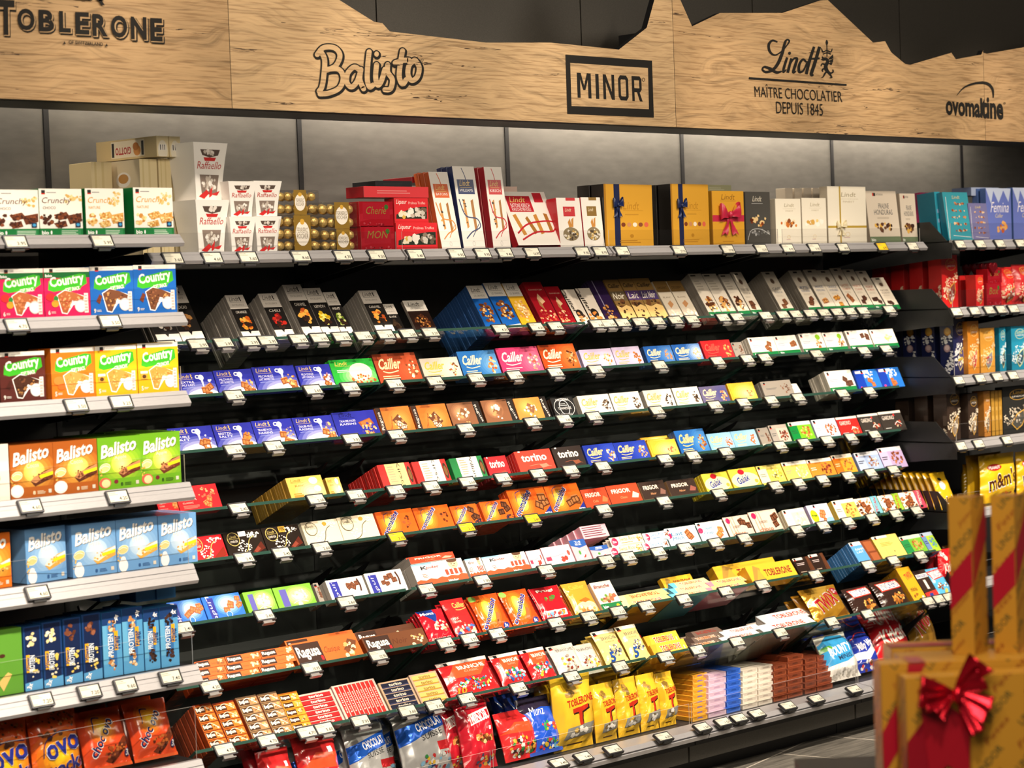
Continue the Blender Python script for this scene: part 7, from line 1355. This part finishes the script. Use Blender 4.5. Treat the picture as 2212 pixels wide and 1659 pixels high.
tags('R4', '332:2.60 517:2.45 684:2.60 770:2.60 856:2.75 933:2.60 1011:2.60 1087:2.10 1163:2.10 1234:2.10 1303:2.10 1437:2.90 1498:3.40 1569:2.20 1686:1.60 1738:1.60 1788:1.60 1839:1.80 1890:1.80', **G)
tags('R5', '529:2.45 610:2.45 696:2.60 858:2.10y 1009:2.10y 1151:2.60y 1305:1.95 1435:1.95 1554:1.95 1676:1.40 1726:1.40 1778:1.40 1833:1.40 1882:1.60 1931:1.60', **G)
tags('R6', '396:2.40 572:2.60 750:2.60 923:3.20 1043:1.95 1181:1.95 1311:4.20 1358:1.80 1423:1.80 1481:1.50 1547:1.60 1609:1.60 1723:1.50 1779:1.60 1833:1.60 1885:1.80 1936:1.80 1981:1.80', **G)
tags('R7', '456:4.20 674:10.95 818:12.95 964:3.40 1015:3.95 1075:3.80 1202:4.30 1273:3.60 1336:3.20 1397:1.80 1478:1.80 1569:1.80 1648:5.90 1762:2.10 1876:1.10 1931:1.10 1989:1.30', **G)
tags('R8', '487:4.70 580:4.70 664:4.70 702:3.60 780:7.95 882:3.60 940:3.60 1010:4.30 1121:2.40 1237:2.40 1341:2.30 1439:1.80 1508:1.80 1593:1.80 1687:3.90 1798:3.40 1875:3.60 2006:2.20 2029:2.20 2050:2.60', **G)
A_ = dict(tilt=-30, dy=-.014, dz=-.014, clip=False)
tags('A', '375:3.60 460:4.60 537:3.60 651:8.60 742:4.70 815:9.50 899:3.60 987:9.95 1044:9.95 1092:9.45 1151:16.95 1259:9.95 1298:8.95 1345:27.95 1468:27.95 1573:17.95 1645:15.95 1703:9.95 1760:9.95 1822:18.95 1906:6.95y 1972:6.95', **A_)
tags('L0', '35:3.95 222:3.95', **A_); tags('L1', '38:4.70 239:3.50', **A_); tags('L2', '166:3.50 263:3.25', **A_); tags('L3', '67:4.60 256:4.20', **A_); tags('L4', '83:4.60', **A_); tags('L5', '91:7.20 195:7.20 273:9.60 370:7.40', **A_)
tags('T0', '2075 2118 2161 2205', **A_); tags('T1', '2067 2106 2138 2163 2190', **A_); tags('T2', '2072 2118 2155 2189', **A_); tags('T3', '2077 2115 2176', **A_)
tags('B', '1208:3.40 1261:7.40 1325:6.20 1434:6.20 1518:1.50 1563:1.50 1597:1.50 1636:1.50 1703:1.50 1764:1.50 1846:4.60', tilt=-58, dy=-.012, dz=.004, clip=False)
# ------------------------------------------------------------------ wrapped gift boxes in the foreground
BZ = radians(-44.65)
def camloc(px, py, Z): return atz(px, py, Z)
GP = 'b8862c'
def wrap_prog(seed, cols=('4a5036', '9a3420'), n=5):
    r = random.Random(seed); out = []
    return out
def wrap_art(w, h, seed, sc=.036):
    """gift paper: capitals and script words in slanting rows"""
    a = Art(w, h); a.rect(0, 0, 1, 1, 'c08a2c'); r = random.Random(seed); ang = radians(48); k = 0
    step = sc*.95; n = int((w+h)/step)+2
    for i in range(-n, n):
        ox = i*step
        for j in range(-9, 11):
            u = j*sc*3.4+r.uniform(-.01, .01)+(i % 2)*sc*1.6; x = ox+u*cos(ang); y = u*sin(ang)
            if x < -sc or y < -sc or x > w+sc or y > h+sc: continue
            if i % 2: a.text((x-sc*.95)/w, (y-sc*.2)/h, (x+sc*.95)/w, (y+sc*.2)/h, '4c4c28', 'LINDOR', ang, .01)
            else: a.text((x-sc*.85)/w, (y-sc*.17)/h, (x+sc*.85)/w, (y+sc*.17)/h, '8a3818', r.choice(['Joyeuses', 'Fetes', 'Fetes']), ang, .0, .35)
    a.k = 2
    return a
def gift(loc, rz, W, D, H, label, seed, band=None, top=None, group='gold wrapped gift boxes'):
    o = link('gift_box', None, None, loc, (0, 0, rz)); tag(o, label, 'gift box', group)
    q = MB(); q.box((0, 0, 0), (W, D, H), 'c08a2c'); q.build('wrapped_carton', 'gift', o, bevel=.006, seg=3)
    f = wrap_art(W, H, seed).mesh('print', M['gift']); link('printed_front', f, o, (0, -.0004, 0))
    s = wrap_art(D, H, seed+3).mesh('print', M['gift']); link('printed_side', s, o, (-.0004, D, 0), (0, 0, -pi/2))
    s = wrap_art(D, H, seed+5).mesh('print', M['gift']); link('printed_side', s, o, (W+.0004, 0, 0), (0, 0, pi/2))
    if band:
        q = MB(); e = .0022
        for kind, pts in band:
            P = []
            for u, v in pts:
                if kind in 'flr': v = max(v, .002)
                if kind == 'f': P.append((u, -e, v))
                elif kind == 'l': P.append((-e, D-u, v))
                elif kind == 'r': P.append((W+e, u, v))
                elif kind == 't': P.append((u, v, H+e))
            q.face(P, 'a01428')
        q.build('ribbon', 'satin', o)
    return o
M['gift'] = mat('gift_paper', rough=.35, attr=True, metal=.15, coat=.2)
v = camloc(1955, 1466, 4.0)
TT = .775
W1, D1 = .30, .062; H1 = v.z-TT
g1 = gift((v.x, v.y, TT), BZ+radians(4), W1, D1, H1, 'front gold gift box with a large shiny red bow', 11,
          [('f', [(0, H1-.225), (.0, H1-.120), (.055, H1-.055), (.105, H1-.10)]), ('l', [(0, H1-.34), (0, H1-.24), (D1, H1-.120), (D1, H1-.225)])])
def gift_bow(o, x, z, loops, col):
    q = MB(); N, S = 14, 8
    for ang, ln, wd, ph in loops:
        ca, sa = cos(radians(ang)), sin(radians(ang))
        def P(t, s):
            r = ln*sin(pi*t)**.75; v = (s-.5)*wd*(.16+.84*sin(pi*t)**.6); wr = .0045*sin(s*11+ph*3+t*4)+.003*sin(s*19+t*9+ph)
            return (r*ca-v*sa, -.010-.024*sin(pi*t)*(1 if t < .5 else .25)-(.5-abs(t-.5))*.01+wr*sin(pi*t), r*sa+v*ca)
        for i in range(N):
            for j in range(S): q.face([P(i/N, j/S), P((i+1)/N, j/S), P((i+1)/N, (j+1)/S), P(i/N, (j+1)/S)], col)
    for i in range(10):
        for k in range(5):
            a = lambda u, v: (.010*sin(pi*v)*cos(2*pi*u), -.030+.012*sin(pi*v)*sin(2*pi*u), .016*cos(pi*v))
            q.face([a(i/10, k/5), a((i+1)/10, k/5), a((i+1)/10, (k+1)/5), a(i/10, (k+1)/5)], col)
    return q.build('bow', 'metal_ribbon', o, (x, -.003, z), smooth=True, weld=True)
gift_bow(g1, .086, H1-.028, [(172, .068, .058, 0), (188, .060, .040, 2), (52, .074, .050, 1), (30, .055, .044, 4), (-28, .064, .050, 3), (-62, .078, .030, 5), (-140, .05, .03, 6)], 'c01428')
q = MB()
q.face([(.000, -.003, H1-.24), (.0, -.003, H1-.115), (.06, -.004, H1-.04), (.11, -.004, H1-.075)], '8a1020')
q.face([(.025, -.006, H1-.05), (.115, -.007, H1-.08), (.112, -.006, H1-.185), (.072, -.006, H1-.160), (.04, -.006, H1-.185)], '9a1222')
q.build('ribbon_tail', 'satin', g1)
R_ = Vector((cos(BZ), sin(BZ), 0)); F_ = Vector((-sin(BZ), cos(BZ), 0))
P1 = Vector((v.x, v.y, TT))
H2 = H1+.012
P2 = P1-R_*.030+F_*.085
g2 = gift(P2, BZ+radians(3), .30, .062, H2, 'gold gift box behind the front one, sticking out to its left', 23,
          [('f', [(0, H2-.205), (0, H2-.125), (.05, H2-.035), (.05, H2-.125)]), ('f', [(.05, H2-.06), (.05, H2), (.085, H2), (.06, H2-.04)]), ('t', [(.055, 0), (.085, 0), (.085, .062), (.055, .062)])])
P3 = P2+R_*.055+F_*.095
g3 = gift(P3, BZ+radians(2), .30, .062, H1-.006, 'third gold gift box in the foreground row, its top edge showing', 31, [('t', [(.0, 0), (.03, 0), (.03, .062), (.0, .062)])])
P4 = P3+R_*.02+F_*.10
g4 = gift(P4, BZ, .30, .10, H1-.014, 'rearmost low gold gift box under the two tall ones', 37)
g5 = gift(P4+R_*.0+F_*.125, BZ, .30, .10, H1-.014, 'low gold gift box at the back, red ribbon across its top', 41, [('t', [(.0, .02), (.0, .06), (.3, .06), (.3, .02)])])
HT = .306
for i, (px, d, sd, lab) in enumerate(((2058, .0, 51, 'left one of two tall slim gold gift boxes, red diagonal ribbon'), (2150, .004, 57, 'right one of two tall slim gold gift boxes, red diagonal ribbon'))):
    w = .047; dd = .062
    zz = TT+H1-.0135
    vv = camloc(px, 1416+4*i, 4.33); vv.z = zz
    gift((vv.x, vv.y, zz), BZ+radians(-36), w, dd, HT, lab, sd,
         [('f', [(0, .085), (0, .150), (w, .205), (w, .135)]), ('r', [(0, .135), (0, .205), (dd, .290), (dd, .225)]), ('t', [(w-.004, 0), (w, 0), (w, dd), (w-.004, dd)])], group='tall slim gold gift boxes')
q = MB()
t = link('display_table', None, None, P1-R_*.12-F_*.06, (0, 0, BZ)); t.location.z = 0; tag(t, 'dark display table under the gold gift boxes', 'table')
q = MB(); q.box((0, 0, TT-.03), (.95, .75, TT-.0005)); q.build('table_top', 'dark', t)
for lx in (.03, .87):
    for ly in (.03, .67):
        q = MB(); q.box((lx, ly, 0), (lx+.05, ly+.05, TT-.03)); q.build('leg', 'dark', t)
# ------------------------------------------------------------------ labels: tell look-alikes in one row apart by their order
from collections import defaultdict
_grp = defaultdict(list)
for t in THINGS: _grp[(t[1], t[2])].append(t)
FULL = {}
for (ph, d), L in _grp.items():
    L.sort(key=lambda t: t[3]); n = len(L)
    for i, t in enumerate(L):
        pre = '' if n == 1 else ('left one of two: ' if i == 0 else 'right one of two: ') if n == 2 else '%s from left of %d: ' % (ORD[i], n)
        lab = '%s%s, %s' % (pre, t[2], ph)
        FULL[id(t)] = lab; tag(t[0], lab, t[4], t[5])
for c, i, k, w in STACKS:
    t = THINGS[i]; lab = FULL[id(t)]; sh = lab.replace(' sloping row', ' row').replace('one of two: ', '')
    for s in ('%s %s back behind the %s' % (ORD[k], w, lab), '%s %s back behind %s' % (ORD[k], w, sh), '%s behind %s' % (ORD[k], sh), '%s behind %s' % (ORD[k], sh.replace(' with ', ', ').replace(' a ', ' ').replace(' and ', ' '))):
        if len(s.split()) <= 16: break
    tag(c, s, t[4], t[5])

# price labels: said by what they sit under
for o, row, X, ye in TAGS:
    ph = ROWPH[row]; best = min((t for t in THINGS if t[1] == ph and FULL.get(id(t))), key=lambda t: abs(t[3]+.03-X), default=None)
    o['_w'] = (FULL[id(best)] if best else ph)
_tl = defaultdict(list)
for o, row, X, ye in TAGS: _tl[o['_w']].append((X, o, ye))
for w, L in _tl.items():
    L.sort(key=lambda a: a[0]); n = len(L)
    for i, (X, o, ye) in enumerate(L):
        pre = ('' if n == 1 else ['left ', 'right '][i] if n == 2 else ['left ', 'middle ', 'right ', 'far right '][min(i, 3)])+('yellow ' if ye else '')
        w2 = w.replace(' sloping row', ' row')
        for s in (pre+'price label under the '+w, pre+'price label, '+w2, pre+'label, '+w2.replace(' one of two', '').replace(' with ', ', ').replace(' a ', ' ').replace(' and ', ' ')):
            if len(s.split()) <= 16: break
        tag(o, s, 'price label', 'electronic price labels'); del o['_w']
_seen = {}
for o in SC.objects:
    l = o.get('label')
    if l and o.parent is None and o.get('kind') != 'structure':
        if len(l.split()) > 16: print('LONG', len(l.split()), l)
        if l in _seen: print('DUP', l)
        _seen[l] = 1
